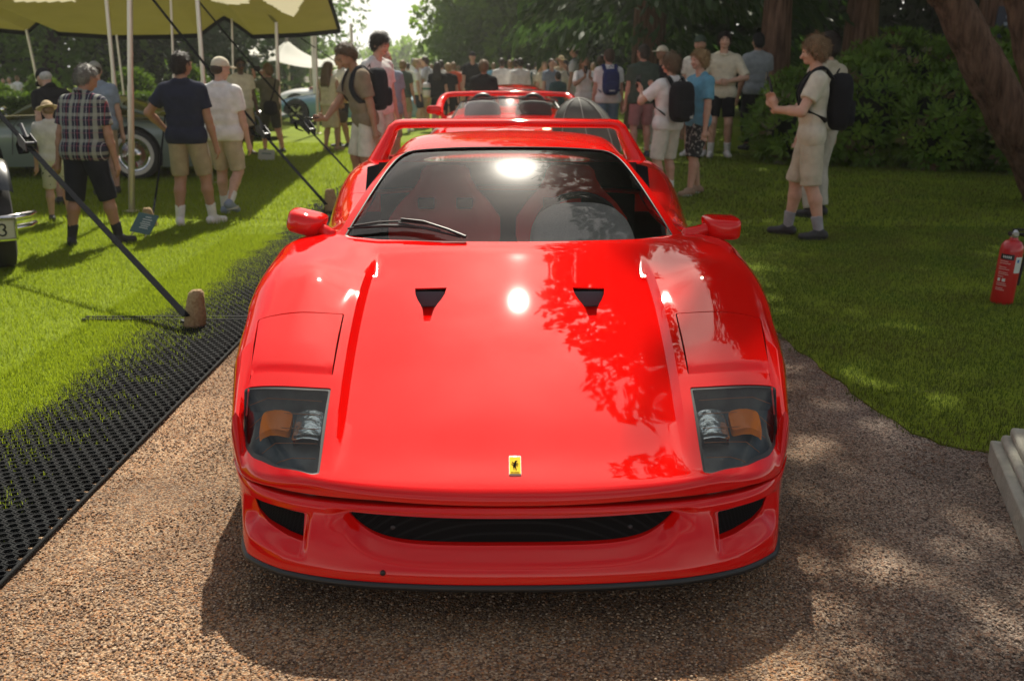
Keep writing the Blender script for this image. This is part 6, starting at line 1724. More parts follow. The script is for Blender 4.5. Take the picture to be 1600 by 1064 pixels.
def person(label, u, vtop, Y=None, vfeet=None, face=180, h=None, skin=0, top=None, top_col=None, sleeve=.62, bottom='shorts', bot_col=None, blen=.95, shoe=None, sock=None, hair='short', hair_col=(.05, .03, .02), hat=None, hat_col=None, armL=None, armR=None, legs=None, lean=0.0, head=(0, 0), res=.02, group=None, glasses=False, fit=1.0, hem=.485, build=1.0, facedet=False, ground=0.0):
    """u, vtop: where the top of the head is seen; feet stand on the ground at depth Y or seen at row vfeet"""
    if Y is None:
        Y = spot(u, vfeet).y
    tp = at_depth(u, vtop, Y)
    S = h or tp.z
    rz = R(face + 180)
    P0 = empty('person', (tp.x, Y, ground), rz); tag(P0, label, 'person', group)
    near = res < .015
    def lean_(p):
        v = Vector(p) * S; c = Vector((0, 0, .535)) * S; return c + Matrix.Rotation(-lean, 3, 'X') @ (v - c)
    Mh = Matrix.Rotation(R(head[0]), 3, 'Z') @ Matrix.Rotation(R(-head[1]), 3, 'X')
    nk = Vector((0, 0, .875)) * S
    def hd(p): return lean_((nk + Mh @ (Vector(p) * S - nk)) / S)
    Mrot = np.array(Matrix.Rotation(-lean, 3, 'X') @ Mh)
    b_ = build
    body = [C_(lean_((-.040 * b_, 0, .545)), lean_((.040 * b_, 0, .545)), .066 * S * b_, sy=.85), C_(lean_((-.03 * b_, .004, .62)), lean_((.03 * b_, .004, .62)), .062 * S * b_, sy=.85), C_(lean_((-.032 * b_, .004, .68)), lean_((.032 * b_, .004, .68)), .063 * S * b_, sy=.85),
            C_(lean_((-.052, 0, .745)), lean_((.052, 0, .745)), .064 * S, sy=.85), C_(lean_((-.088, -.006, .796)), lean_((.088, -.006, .796)), .034 * S), C_(lean_((-.085, -.008, .805)), lean_((-.028, -.010, .842)), .024 * S, .018 * S), C_(lean_((.085, -.008, .805)), lean_((.028, -.010, .842)), .024 * S, .018 * S),
            C_(lean_((0, -.006, .81)), hd((0, .004, .885)), .033 * S, .030 * S, k=.015)]
    headp = [E_(hd((0, .010, .938)), (.0435 * S, .054 * S, .062 * S), Mrot, k=.012), C_(hd((0, .030, .905)), hd((0, .046, .897)), .026 * S, .018 * S, k=.02), C_(hd((0, .061, .936)), hd((0, .0725, .917)), .0055 * S, .0085 * S, k=.008)]
    for sx in (-1, 1):
        headp += [E_(hd((sx * .0445, .004, .930)), (.007 * S, .014 * S, .019 * S), Mrot, k=.006), C_(hd((sx * .008, .058, .952)), hd((sx * .024, .054, .952)), .007 * S, k=.008), C_(hd((sx * .014, .054, .925)), hd((sx * .026, .044, .918)), .012 * S, k=.012)]
    body += headp
    J = {}
    for side in 'LR':
        sx = sgn_of(side); sh = lean_((sx * .104, -.004, .792)); arm = armL if side == 'L' else armR
        tgt, hint, hand = arm if arm is not None else ((sx * .150, .035, .455), (sx * .3, -1, 0), None)
        el, wr = ik(sh, lean_(tgt) if arm is not None else Vector(lean_(tgt)), .172 * S, .150 * S, (Vector(hint)))
        J['sh' + side], J['el' + side], J['wr' + side] = sh, el, wr
        body += [C_(sh, el, .031 * S * b_ ** .5, .0245 * S), C_(el, el.lerp(wr, .35), .0245 * S, .0235 * S), C_(el.lerp(wr, .35), wr, .0235 * S, .0155 * S)]
        hd_dir = (wr - el).normalized() if hand is None else Vector(hand).normalized()
        sd_ = hd_dir.cross(Vector((sx * 1, 0.25, 0))); sd_ = sd_.normalized() if sd_.length > .1 else Vector((0, 1, 0))
        pn = hd_dir.cross(sd_).normalized(); pal = wr + hd_dir * .045 * S
        J['hd' + side] = (pal, hd_dir)
        body += [C_(wr, pal, .0145 * S, .0185 * S, k=.012), C_(pal - sd_ * .008 * S, pal + sd_ * .010 * S, .0125 * S, k=.01)]
        if near:
            inw = pn * (-sx if pn.x * sx > 0 else sx) * 1.0
            for q, fl in ((-.018, .036), (-.006, .042), (.006, .040), (.018, .031)):
                f0 = pal + sd_ * q * S + hd_dir * .012 * S; f1 = f0 + (hd_dir * .9 + inw * .25) * fl * .5 * S; f2 = f1 + (hd_dir * .65 + inw * .75) * fl * .5 * S
                body += [C_(f0, f1, .0058 * S, .0054 * S, k=.003), C_(f1, f2, .0054 * S, .0046 * S, k=.003)]
            t0 = wr + hd_dir * .018 * S - sd_ * .014 * S; t1 = t0 + (hd_dir * .7 - sd_ * .65 + inw * .2) * .024 * S; body += [C_(t0, t1, .0075 * S, .0062 * S, k=.005), C_(t1, t1 + (hd_dir * .95 + inw * .3) * .02 * S, .0062 * S, .005 * S, k=.004)]
        else:
            body += [C_(pal, pal + hd_dir * .045 * S, .0155 * S, .010 * S, k=.01)]
        lg = (legs or {}).get(side, ((sx * .070, sx * .02, 0), 0))
        an = Vector((lg[0][0] * S, lg[0][1] * S, .045 * S + lg[0][2] * S)); hp = Vector((sx * .050 * S, 0, .525 * S))
        kn, an = ik(hp, an, .245 * S, .243 * S, (sx * .12, 1, 0)); J['hp' + side], J['kn' + side], J['an' + side] = hp, kn, an
        fy = R(lg[1]) - sx * .18; fd = Vector((-math.sin(fy), math.cos(fy), -.35 if lg[0][2] > .02 else 0)).normalized(); J['fd' + side] = fd
        body += [C_(hp, kn, .054 * S * b_, .034 * S), C_(kn, kn.lerp(an, .32) + Vector((0, -.008 * S, 0)), .033 * S, .034 * S), C_(kn.lerp(an, .32) + Vector((0, -.008 * S, 0)), an, .034 * S, .0195 * S), C_(an + Vector((0, 0, -.018 * S)) - fd * .02 * S, an + fd * .085 * S + Vector((0, 0, -.028 * S)), .020 * S, .014 * S)]
    def skin_mesh(name, prims, m, k=.02 * S / 1.7, wr=None, cuts=(), rs=None, par=P0):
        V, F = sculpt(prims, rs or res, k, wr, cuts)
        if len(F) == 0: return None
        return link(name, np_mesh(name, V, F), m, par)
    ph = abs(hash(label)) % 97 if False else (len(label) * 1.7 + u * .13)
    skin_mesh('body', body, SKIN[skin])
    e = .011 * S * fit
    if top:
        T_ = [C_(lean_((-.045 * b_, 0, .53)), lean_((.045 * b_, 0, .53)), .070 * S * b_ + e, sy=.85), C_(lean_((-.035 * b_, .004, .62)), lean_((.035 * b_, .004, .62)), .066 * S * b_ + e, sy=.85), C_(lean_((-.04 * b_, .002, .69)), lean_((.04 * b_, .002, .69)), .064 * S * b_ + e, sy=.85), C_(lean_((-.055, 0, .745)), lean_((.055, 0, .745)), .064 * S + e, sy=.85), C_(lean_((-.09, -.006, .794)), lean_((.09, -.006, .794)), .034 * S + e * .8), C_(lean_((-.088, -.008, .803)), lean_((-.036, -.010, .836)), .024 * S + e * .6, .019 * S + e * .5), C_(lean_((.088, -.008, .803)), lean_((.036, -.010, .836)), .024 * S + e * .6, .019 * S + e * .5), C_(lean_((-.03, -.022, .838)), lean_((.03, -.022, .838)), .016 * S + e * .5)]
        for side in 'LR':
            sh, el, wr_ = J['sh' + side], J['el' + side], J['wr' + side]
            if sleeve > 0:
                f = min(sleeve, 1.0); en = sh.lerp(el, f); dn = (el - sh).normalized()
                T_.append(C_(sh, en + dn * .02 * S, .036 * S + e * .7, .0315 * S + e * .9, cut=[(en, dn)] if sleeve <= 1 else None))
                if sleeve > 1:
                    en = el.lerp(wr_, sleeve - 1); dn = (wr_ - el).normalized(); T_.append(C_(el, en + dn * .01, .029 * S + e * .6, .022 * S + e * .6, cut=[(en, dn)]))
        dnv = -(lean_((0, 0, 1)) - lean_((0, 0, 0))).normalized()
        cuts = [(lean_((0, 0, hem)), dnv), (lean_((0, 0, .858)), (lean_((0, .35, 1)) - lean_((0, 0, 0))).normalized())]
        skin_mesh({'tee': 'tee_shirt', 'polo': 'polo_shirt', 'shirt': 'shirt', 'tank': 'sleeveless_top'}[top], T_, top_col, .022, (.0020, ph), cuts)
        if top in ('polo', 'shirt'):
            ring = [hd((math.cos(a) * .038, math.sin(a) * .036 - .002, .838 + .010 * math.sin(a + 3.1))) for a in np.linspace(0, 6.283, 15)]
            m = MB(); m.tube(ring, .012 * S, 6, cap=False); m.build('collar', top_col, P0)
    if bottom == 'shorts':
        B_ = [C_(lean_((-.040 * b_, -.002, .55)), lean_((.040 * b_, -.002, .55)), .067 * S * b_ + .006 * S, sy=.9)]
        for side in 'LR':
            hp, kn, an = J['hp' + side], J['kn' + side], J['an' + side]
            if blen <= 1.35:
                en = hp.lerp(kn, blen) if blen <= 1 else kn.lerp(an, blen - 1); dn = (en - hp).normalized(); B_ += [C_(hp, en + dn * .03, .060 * S * b_, (.049 if blen <= 1 else .0495) * S * min(fit, 1.06), cut=[(en, dn)])]
            else:
                B_ += [C_(hp, kn, .060 * S * b_, .048 * S)]; en = kn.lerp(an, min(blen - 1, .97)); dn = (an - kn).normalized(); B_ += [C_(kn, en, .048 * S, .040 * S, cut=[(en, dn)])]
        skin_mesh('shorts' if blen < 1.5 else 'trousers', B_, bot_col, .014, (.0030, ph + 2), [(lean_((0, 0, .535)), (0, 0, 1))])
    elif bottom in ('skirt', 'dress'):
        z1 = blen
        B_ = [C_((-.03 * S, 0, .56 * S), (.03 * S, 0, .56 * S), .068 * S, sy=.85), C_((-.02 * S, 0, .5 * S), (-.03 * S, 0, z1 * S), .078 * S, .085 * S, sy=.8), C_((.02 * S, 0, .5 * S), (.03 * S, 0, z1 * S), .078 * S, .085 * S, sy=.8)]
        skin_mesh('skirt', B_, bot_col, .03, (.006, ph + 2), [((0, 0, z1 * S), (0, 0, -1)), ((0, 0, .60 * S), (0, 0, 1))])
    if shoe is not None:
        for side in 'LR':
            an, fd = J['an' + side], J['fd' + side]; b0 = an + Vector((0, 0, -.045 * S))
            q = [C_(an + Vector((0, 0, -.020 * S)) - fd * .022 * S, an + fd * .088 * S + Vector((0, 0, -.027 * S)), .0265 * S, .0205 * S, k=.01), C_(an + Vector((0, 0, .0)), an + Vector((0, 0, -.02 * S)) + fd * .03 * S, .0255 * S, .024 * S, k=.012)]
            o = skin_mesh('shoe', q, shoe, .012, None, [((0, 0, min(.002, b0.z + .002)), (0, 0, -1))])
            if near:
                m = MB(); pts = []
                for a in np.linspace(0, 6.283, 19)[:-1]:
                    s_ = Vector((fd.y, -fd.x, 0)).normalized(); c = an + fd * (.034 + .064 * math.cos(a)) * S + s_ * .0265 * S * math.sin(a) * (1.0 if math.cos(a) < .2 else .9); pts.append((c.x, c.y))
                m.prism(pts, max(0.001, b0.z), max(0.001, b0.z) + .022, 'z'); m.build('sole', mat('pale sole', (.5, .5, .47), .7) if sum(shoe.node_tree.nodes['Principled BSDF'].inputs['Base Color'].default_value[:3]) > .6 else mat('dark sole', (.02, .02, .022), .7), P0)
    if sock is not None:
        for side in 'LR':
            an, kn = J['an' + side], J['kn' + side]; en = an.lerp(kn, .34); dn = (kn - an).normalized()
            skin_mesh('sock', [C_(an + Vector((0, 0, -.01 * S)), en + dn * .02, .0245 * S, .031 * S, cut=[(en, dn)])], sock, .01)
    hm = mat('hair %.3f %.3f %.3f' % hair_col, hair_col, .55, noise=.45, nscale=130, bump=.4, bscale=160, spec=.35)
    npl = lean_((0, 1, 0)) - lean_((0, 0, 0)); npl = Mrot @ np.array((0, .86, -.51))
    if hat and hair != 'long': hair = 'fringe'
    if hair in ('short', 'curly', 'long', 'mop'):
        g = {'short': .0, 'curly': .010, 'long': .003, 'mop': .006}[hair]
        H_ = [E_(hd((0, -.004, .950)), ((.0485 + g) * S, (.0585 + g) * S, (.060 + g) * S), Mrot, k=.01, cut=[(hd((0, .032 if hair != 'mop' else .045, .972 if hair != 'mop' else .958)), npl)]), E_(hd((0, -.020, .925)), (.046 * S, .043 * S, .045 * S), Mrot, k=.012, cut=[(hd((0, -.004, .92)), Mrot @ np.array((0, 1, -.1)))])]
        if hair in ('curly', 'mop'):
            r = np.random.default_rng(int(u)); n_ = 46 if hair == 'curly' else 22
            for q in range(n_):
                d = r.normal(size=3); d /= np.linalg.norm(d)
                if d[2] < -.1 or (d[1] > .45 and d[2] < .55): continue
                H_.append(E_(hd((d[0] * .047, d[1] * .056 - .002, .948 + d[2] * .062)), [(.013 if hair == 'curly' else .010) * S] * 3, None, k=.004))
        if hair == 'long':
            for sx in (-1, 0, 1): H_.append(C_(hd((sx * .030, -.030, .93)), lean_((sx * .040, -.062, .765)), .030 * S, .024 * S, k=.02))
        o = skin_mesh('hair', H_, hm, .012, (.0022, ph) if near else None, (), min(res, .013))
        if res < .018: strands(o, S, hd((0, -.01, .97)), hair, int(u))
    elif hair == 'fringe':
        skin_mesh('hair', [E_(hd((0, -.022, .930)), (.046 * S, .040 * S, .036 * S), Mrot, k=.01, cut=[(hd((0, .0, .93)), Mrot @ np.array((0, 1, -.1)))])], hm, .01, None, (), min(res, .013))
    if hat == 'cap':
        up_ = Mrot @ np.array((0, .12, -.99))
        skin_mesh('cap', [E_(hd((0, .004, .952)), (.0515 * S, .0625 * S, .060 * S), Mrot, k=.01, cut=[(hd((0, .0, .948)), up_)]), E_(hd((0, .088, .955)), (.038 * S, .040 * S, .006 * S), Mrot, k=.008)], hat_col, .008, None, (), min(res, .013))
    elif hat == 'straw':
        up_ = Mrot @ np.array((0, 0, -1.))
        skin_mesh('straw_hat', [E_(hd((0, .002, .955)), (.053 * S, .062 * S, .066 * S), Mrot, k=.01, cut=[(hd((0, 0, .955)), up_)]), E_(hd((0, .004, .957)), (.096 * S, .106 * S, .008 * S), Mrot, k=.012)], hat_col, .008, None, (), min(res, .014))
        skin_mesh('hat_band', [E_(hd((0, .002, .957)), (.0545 * S, .0635 * S, .066 * S), Mrot, k=.006, cut=[(hd((0, 0, .975)), Mrot @ np.array((0, 0, 1.))), (hd((0, 0, .963)), up_)])], BLACK, .004, None, (), min(res, .013))
    if facedet:
        for sx in (-1, 1):
            m = MB(); c = hd((sx * .0175, .0585, .941)); m.lathe([(.001, -.004 * S), (.0042 * S, -.002 * S), (.0048 * S, 0), (.0042 * S, .002 * S), (.001, .004 * S)], 8, Matrix.Translation(c)); m.build('eye', mat('eye', (.03, .02, .015), .2), P0)
            m = MB(); m.tube([hd((sx * .009, .0625, .955)), hd((sx * .018, .0615, .958)), hd((sx * .028, .054, .955))], .0028 * S, 5); m.build('eyebrow', hm, P0)
        m = MB(); m.tube([hd((-.015, .0555, .9085)), hd((0, .0635, .9065)), hd((.015, .0555, .9085))], [.002 * S, .0042 * S, .002 * S], 6); m.build('mouth', mat('lips', (.33, .11, .09), .45), P0)
    if glasses:
        for sx in (-1, 1):
            m = MB(); c = hd((sx * .019, .066, .940)); m.lathe([(.016 * S, -.002), (.016 * S, .002)], 12, Matrix.Translation(c) @ Matrix.Rotation(R(face * 0 + 90), 4, 'X')); m.build('sunglass_lens', BLACK, P0)
            m = MB(); m.tube([hd((sx * .034, .058, .944)), hd((sx * .047, .006, .942))], .003, 5); m.build('sunglass_arm', BLACK, P0)
    J['S'] = S; J['root'] = P0; J['lean'] = lean_; J['hd'] = hd
    return J
def on_person(name, label, cat, J, group=None):
    """a separate thing carried by a person, in that person's frame"""
    r_ = J['root']; return tag(empty(name, r_.location, r_.rotation_euler[2]), label, cat, group)
def backpack(label, J, col, size=1.0, mark=None):
    S = J['S'] * size; ln = J['lean']; t = on_person('backpack', label, 'backpack', J)
    Ml = Matrix.Identity(3); mt = cloth('backpack %.3f %.3f %.3f' % col, col)
    c = ln((0, -.125, .69)); m = MB(); m.grid(pillow(c, (.088 * S, .055 * S, .135 * S), Ml, .55), close_v=True); m.build('pack_body', mt, t)
    c2 = ln((0, -.168, .635)); m = MB(); m.grid(pillow(c2, (.072 * S, .030 * S, .062 * S), Ml, .5), close_v=True); m.build('front_pocket', mt, t)
    for sx in (-1, 1):
        m = MB(); m.tube(spline([ln((sx * .055, -.085, .80)), ln((sx * .065, -.03, .856)), ln((sx * .068, .035, .825)), ln((sx * .078, .078, .74)), ln((sx * .098, .045, .65)), ln((sx * .095, -.06, .60))], 4), .021 * S, 8, flat=.28, up=(0, 1, 0)); m.build('shoulder_strap', mt, t)
    m = MB(); m.tube([ln((-.02, -.10, .83)), ln((0, -.11, .85)), ln((.02, -.10, .83))], .006, 6); m.build('grab_loop', mt, t)
    if mark:
        cc = ln((mark[0], -.196, mark[1])); m = MB(); m.add([(cc.x + x * S, cc.y - .006, cc.z + z * S) for x, z in mark[3]], [tuple(range(len(mark[3])))]); m.build('pack_mark', mark[2], t, smooth=False)
    return t
def phone(label, J, side='R', size=(.075, .009, .15), tilt=0.0, mt=None):
    pal, d = J['hd' + side]; t = on_person('phone', label, 'phone', J)
    p = pal + d * .05 * J['S']; m = MB(); m.box(p, size, M=Matrix.Rotation(R(tilt), 4, 'X')); m.build('phone_body', mt or mat('phone black', (.01, .01, .012), .15), t, bevel=.004)
    return t
W1 = cloth('white cotton', (.72, .71, .69)); W2 = cloth('off white cotton', (.62, .60, .52)); CREAM = cloth('cream', (.60, .55, .42)); NAVY = cloth('navy', (.018, .022, .045)); KHAKI = cloth('khaki', (.34, .28, .18)); BLK = cloth('black', (.014, .014, .017)); OLIVE = cloth('olive', (.13, .125, .09)); SBLUE = cloth('sky blue', (.13, .33, .45)); DGREEN = cloth('dark green', (.055, .075, .06)); PINK = cloth('dusty pink', (.38, .17, .18)); GREYB = cloth('grey blue', (.24, .29, .36)); GREY = cloth('mid grey', (.30, .32, .33)); DENIM = cloth('denim', (.12, .20, .29)); TAUPE = cloth('taupe', (.24, .19, .13)); SAND = cloth('sand', (.46, .39, .28)); TEALB = cloth('teal', (.05, .11, .12)); ORANGE = cloth('orange', (.62, .10, .04))
WSHOE = mat('white trainers', (.65, .65, .63), .6); BSHOE = mat('black shoes', (.02, .02, .022), .6); TSHOE = mat('tan shoes', (.30, .20, .13), .6); WSOCK = cloth('white sock', (.66, .66, .64)); GSOCK = cloth('grey sock', (.30, .30, .32)); BSOCK = cloth('dark sock', (.03, .03, .035))
BROWN = (.045, .028, .017); DBROWN = (.022, .015, .011); BLOND = (.34, .23, .11); SANDY = (.22, .14, .07); GREYH = (.20, .19, .17)
FAR = .024
LT = 'visitors standing on the sunlit lawn'; RT = 'visitors standing in the shade'; CR = 'visitors in the far crowd'

# --- left lawn
J = person('man in a plaid shirt and navy knee shorts seen from behind', 116, 100, vfeet=383, face=168, skin=1, top='shirt', top_col=PLAID, sleeve=.72, bot_col=cloth('dark navy shorts', (.012, .014, .022)), blen=1.12, shoe=BSHOE, sock=BSOCK, hair='short', hair_col=GREYH, lean=.16, head=(-18, 18), res=.0105, group=LT, build=1.16, hem=.475, legs={'L': ((-.10, -.06, 0), 25), 'R': ((.13, .05, 0), -15)}, armL=((-.165, .0, .46), (-.5, -1, 0), None), armR=((.165, .05, .47), (.6, -1, 0), None))
J = person('man in a navy tee and khaki shorts standing beside the one in white', 280, 83, vfeet=352, face=178, skin=1, top='tee', top_col=NAVY, bot_col=KHAKI, blen=.93, shoe=WSHOE, sock=WSOCK, hair='short', hair_col=DBROWN, head=(-25, 6), res=.0105, group=LT, legs={'L': ((-.07, -.03, 0), 10), 'R': ((.10, .06, 0), -20)}, armL=((-.16, .10, .56), (-1, -.6, 0), None), armR=((.16, .05, .45), (.3, -1, 0), None))
J = person('man in a white tee and pale cap stepping away with one heel raised', 340, 91, vfeet=336, face=172, skin=0, top='tee', top_col=W1, sleeve=.72, bot_col=SAND, blen=.95, shoe=mat('blue grey trainers', (.22, .27, .36), .6), sock=WSOCK, hair='short', hair_col=BROWN, hat='cap', hat_col=CREAM, head=(-30, 8), res=.0105, group=LT, build=1.1, legs={'L': ((-.05, .05, 0), 0), 'R': ((.06, -.12, .055), 0)}, armL=((-.155, .02, .45), (-.3, -1, 0), None), armR=((.155, .03, .46), (.3, -1, 0), None))
person('older man in a dark polo and black cap leaning over the grey coupe', 82, 101, Y=11.2, face=232, skin=0, top='polo', top_col=BLK, bot_col=OLIVE, shoe=BSHOE, hair='fringe', hair_col=(.5, .49, .47), hat='cap', hat_col=BLK, lean=.30, head=(0, 22), res=.0125, group=LT, build=1.12)
person('child in a straw hat and pale shirt beside the plaid shirt', 74, 160, Y=9.9, face=200, skin=0, top='tee', top_col=W2, sleeve=.8, bot_col=mat('printed shorts', (.52, .50, .42), .9, col2=(.05, .06, .05), nscale=26, lo=.62, hi=.66), blen=1.0, shoe=BSHOE, hair='short', hair_col=SANDY, hat='straw', hat_col=mat('straw', (.52, .41, .24), .9, noise=.2, nscale=120), head=(20, 18), res=.0105, group=LT, hem=.42, fit=1.3)
person('man in a grey cap and blue tee behind the plaid shirt', 148, 96, Y=12.0, face=210, skin=0, top='tee', top_col=GREYB, bot_col=KHAKI, shoe=BSHOE, hair='short', hair_col=BROWN, hat='cap', hat_col=cloth('cap grey', (.28, .28, .24)), head=(-10, 14), lean=.12, res=.014, group=LT)
person('man in sunglasses and a cream polo walking behind the white tee', 374, 92, vfeet=243, face=42, skin=3, top='polo', top_col=W2, bot_col=SAND, blen=.9, shoe=mat('brown sandals', (.08, .05, .03), .7), hair='short', hair_col=(.01, .009, .008), head=(-14, 8), res=.014, group=LT, glasses=True, facedet=True)
person('person in a straw hat glimpsed between the white tee and the cream polo', 351, 109, Y=24, face=10, skin=2, top='tee', top_col=W1, bot_col=KHAKI, shoe=BSHOE, hat='straw', hat_col=MATS['straw'], hair='short', hair_col=GREYH, res=FAR, group=CR)
J = person('man in an olive tee and dark shorts raising a camera', 418, 101, vfeet=240, face=232, skin=2, top='tee', top_col=OLIVE, bot_col=cloth('dark olive', (.05, .05, .04)), blen=.98, shoe=BSHOE, hair='short', hair_col=SANDY, res=.014, group=LT, build=1.08, armL=((-.06, .17, .87), (-1, 0, -1), (0, .3, 1)), armR=((.05, .17, .87), (1, 0, -1), (0, .3, 1)), legs={'L': ((-.07, .05, 0), 0), 'R': ((.10, -.06, 0), 0)})
t = on_person('shoulder_bag', 'black shoulder bag hanging behind the man raising a camera', 'bag', J); m = MB(); c = J['lean']((-.10, -.13, .52)); m.grid(pillow(c, (.07, .13, .12), Matrix.Identity(3), .5), close_v=True); m.build('bag_body', BLK, t)
m = MB(); m.tube([c + Vector((0, 0, .1)), J['lean']((0, -.09, .72)), J['lean']((.07, -.03, .84))], .016, 6, flat=.3); m.build('bag_strap', BLK, t)
t = on_person('camera', 'black camera held up by the man in the olive tee', 'camera', J); c = (J['hdL'][0] + J['hdR'][0]) / 2 + Vector((0, .02, .06)); m = MB(); m.box(c, (.13, .06, .09)); m.build('camera_body', BLACK, t, bevel=.01); m = MB(); m.lathe([(.035, 0), (.038, .08)], 14, Matrix.Translation(c + Vector((0, .03, 0))) @ Matrix.Rotation(R(-90), 4, 'X')); m.build('lens', BLACK, t)
person('long haired woman in a cream dress beside the man in black shorts', 512, 98, vfeet=236, face=150, skin=1, top='tank', top_col=CREAM, sleeve=0, bottom='dress', bot_col=SAND, blen=.27, shoe=TSHOE, hair='long', hair_col=(.16, .10, .055), res=.014, group=LT, hem=.52, armR=((.12, .13, .58), (.6, -1, 0), None))
J = person('man in a white shirt and black shorts talking to the woman in the dress', 531, 85, vfeet=231, face=308, skin=1, top='shirt', top_col=W1, sleeve=1.7, bot_col=BLK, blen=.95, shoe=BSHOE, hair='short', hair_col=DBROWN, head=(12, 4), res=.014, group=LT, facedet=True, armL=((-.14, .06, .50), (-.6, -1, 0), None))
t = on_person('handbag', 'dark handbag held by the man in the white shirt', 'bag', J); p = J['hdL'][0]; m = MB(); m.grid(pillow(p + Vector((0, .02, -.20)), (.05, .12, .11), Matrix.Identity(3), .5), close_v=True); m.build('bag_body', cloth('bag brown', (.06, .045, .035)), t); m = MB(); m.tube([p + Vector((0, -.05, -.12)), p, p + Vector((0, .09, -.12))], .008, 6); m.build('bag_handle', BLK, t)
J = person('boy with curly hair in a khaki tee looking down at his phone', 566, 66, Y=11.4, face=300, skin=1, top='tee', top_col=TAUPE, sleeve=.75, bot_col=W2, blen=.97, shoe=WSHOE, hair='curly', hair_col=(.10, .065, .035), head=(5, 28), lean=.20, res=.0105, group=LT, facedet=True, fit=1.15, armR=((.085, .23, .575), (.6, -1, -.3), (0.1, 1, .1)), armL=((-.15, .01, .44), (-.4, -1, 0), None))
backpack('black backpack on the boy with curly hair', J, (.014, .015, .022))
phone('black phone in the hand of the boy with curly hair', J, 'R', (.08, .16, .012))
person('dark haired boy in a white tee behind the boy with curly hair', 588, 52, Y=12.6, face=60, skin=0, top='tee', top_col=W1, bot_col=W2, blen=.9, shoe=WSHOE, hair='mop', hair_col=DBROWN, head=(0, 22), res=.0125, group=LT, facedet=True)
J = person('balding man in a grey blue shirt holding up a phone', 602, 79, Y=14.5, face=20, skin=2, top='tee', top_col=GREYB, bot_col=KHAKI, shoe=BSHOE, hair='fringe', hair_col=GREYH, res=.0135, group=LT, build=1.15, facedet=True, armR=((.12, .2, .70), (.6, -.5, -1), (0, .5, 1)))
phone('dark phone held up by the balding man', J, 'R')

# --- right side, in the shade
J = person('fair haired boy in a cream tee and shorts filming at the lawn edge', 1280, 59, vfeet=371, face=258, skin=0, top='tee', top_col=cloth('pale cream', (.55, .52, .42)), sleeve=.62, bot_col=cloth('stone shorts', (.46, .42, .32)), blen=1.02, shoe=BSHOE, sock=GSOCK, hair='mop', hair_col=SANDY, head=(0, 10), res=.0105, group=RT, facedet=True, fit=1.2, hem=.47, legs={'L': ((-.07, -.07, 0), 5), 'R': ((.07, .08, 0), -5)}, armL=((-.07, .19, .655), (-.8, -.6, -.6), (0, .4, 1)), armR=((.07, .19, .64), (.8, -.6, -.6), (0, .4, 1)))
TICK = [(-.020, .0), (-.012, -.012), (.024, .012), (-.010, -.004)]
backpack('black backpack with a small white mark on the boy filming', J, (.010, .011, .014), 1.05, (-.03, .74, mat('white print', (.6, .6, .58), .6), TICK))
t = on_person('gimbal', 'black handheld gimbal with a phone held by the boy filming', 'gimbal', J); p = J['hdL'][0].lerp(J['hdR'][0], .5)
m = MB(); m.tube([p + Vector((0, .0, -.07)), p + Vector((0, .01, .10))], [.016, .014], 10); m.build('handle', BLACK, t)
m = MB(); m.tube([p + Vector((0, .01, .10)), p + Vector((.06, .02, .14)), p + Vector((.06, .04, .21))], .011, 8); m.build('motor_arm', DARKMET, t)
m = MB(); m.box(p + Vector((0, .06, .215)), (.15, .012, .075)); m.build('phone', mat('phone black', (.01, .01, .012), .15), t, bevel=.004)
person('man in a beige tee standing behind the boy filming', 1297, 52, Y=10.2, face=215, skin=0, top='tee', top_col=cloth('beige', (.42, .38, .29)), bot_col=cloth('pale trousers', (.45, .43, .37)), blen=1.95, shoe=BSHOE, hair='short', hair_col=DBROWN, res=.0125, group=RT, build=1.08)
J = person('boy in white with a black backpack photographing the red car', 1048, 86, vfeet=309, face=213, skin=0, top='tee', top_col=W1, sleeve=.72, bot_col=W2, blen=1.02, shoe=WSHOE, sock=WSOCK, hair='mop', hair_col=(.13, .085, .045), head=(20, 6), res=.0105, group=RT, fit=1.25, lean=-.06, armL=((-.09, .20, .72), (-1, -.3, -.8), (0, .5, 1)), armR=((.02, .20, .73), (1, -.3, -.8), (0, .5, 1)))
backpack('black backpack on the boy in white', J, (.014, .014, .017), 1.05, (.035, .60, mat('patch grey', (.42, .42, .40), .7), [(-.014, -.018), (.014, -.018), (.014, .018), (-.014, .018)]))
phone('black phone raised by the boy in white', J, 'L')
person('fair haired boy in a sky blue tee and patterned shorts', 1096, 80, vfeet=304, face=292, skin=0, top='tee', top_col=SBLUE, sleeve=.70, bot_col=mat('patterned shorts', (.02, .022, .025), .9, col2=(.36, .36, .33), nscale=30, lo=.56, hi=.60), blen=1.06, shoe=TSHOE, hair='mop', hair_col=BLOND, head=(0, 4), res=.0105, group=RT, facedet=True, legs={'L': ((-.06, .08, 0), 0), 'R': ((.06, -.06, 0), 0)})
person('tall youth in an open cream shirt and black shorts', 1133, 52, vfeet=246, face=352, skin=0, top='shirt', top_col=CREAM, sleeve=.95, bot_col=BLK, blen=.80, shoe=WSHOE, sock=WSOCK, hair='mop', hair_col=DBROWN, res=.0125, group=RT, facedet=True, armL=((-.05, .11, .62), (-1, -.3, 0), (1, .4, 0)), armR=((.05, .11, .61), (1, -.3, 0), (-1, .4, 0)))
person('man in a green cap behind the boy in sky blue', 1095, 57, Y=17.2, face=330, skin=0, top='tee', top_col=W2, bot_col=KHAKI, shoe=WSHOE, hair='short', hair_col=BROWN, hat='cap', hat_col=cloth('cap green', (.06, .085, .06)), res=.016, group=RT)
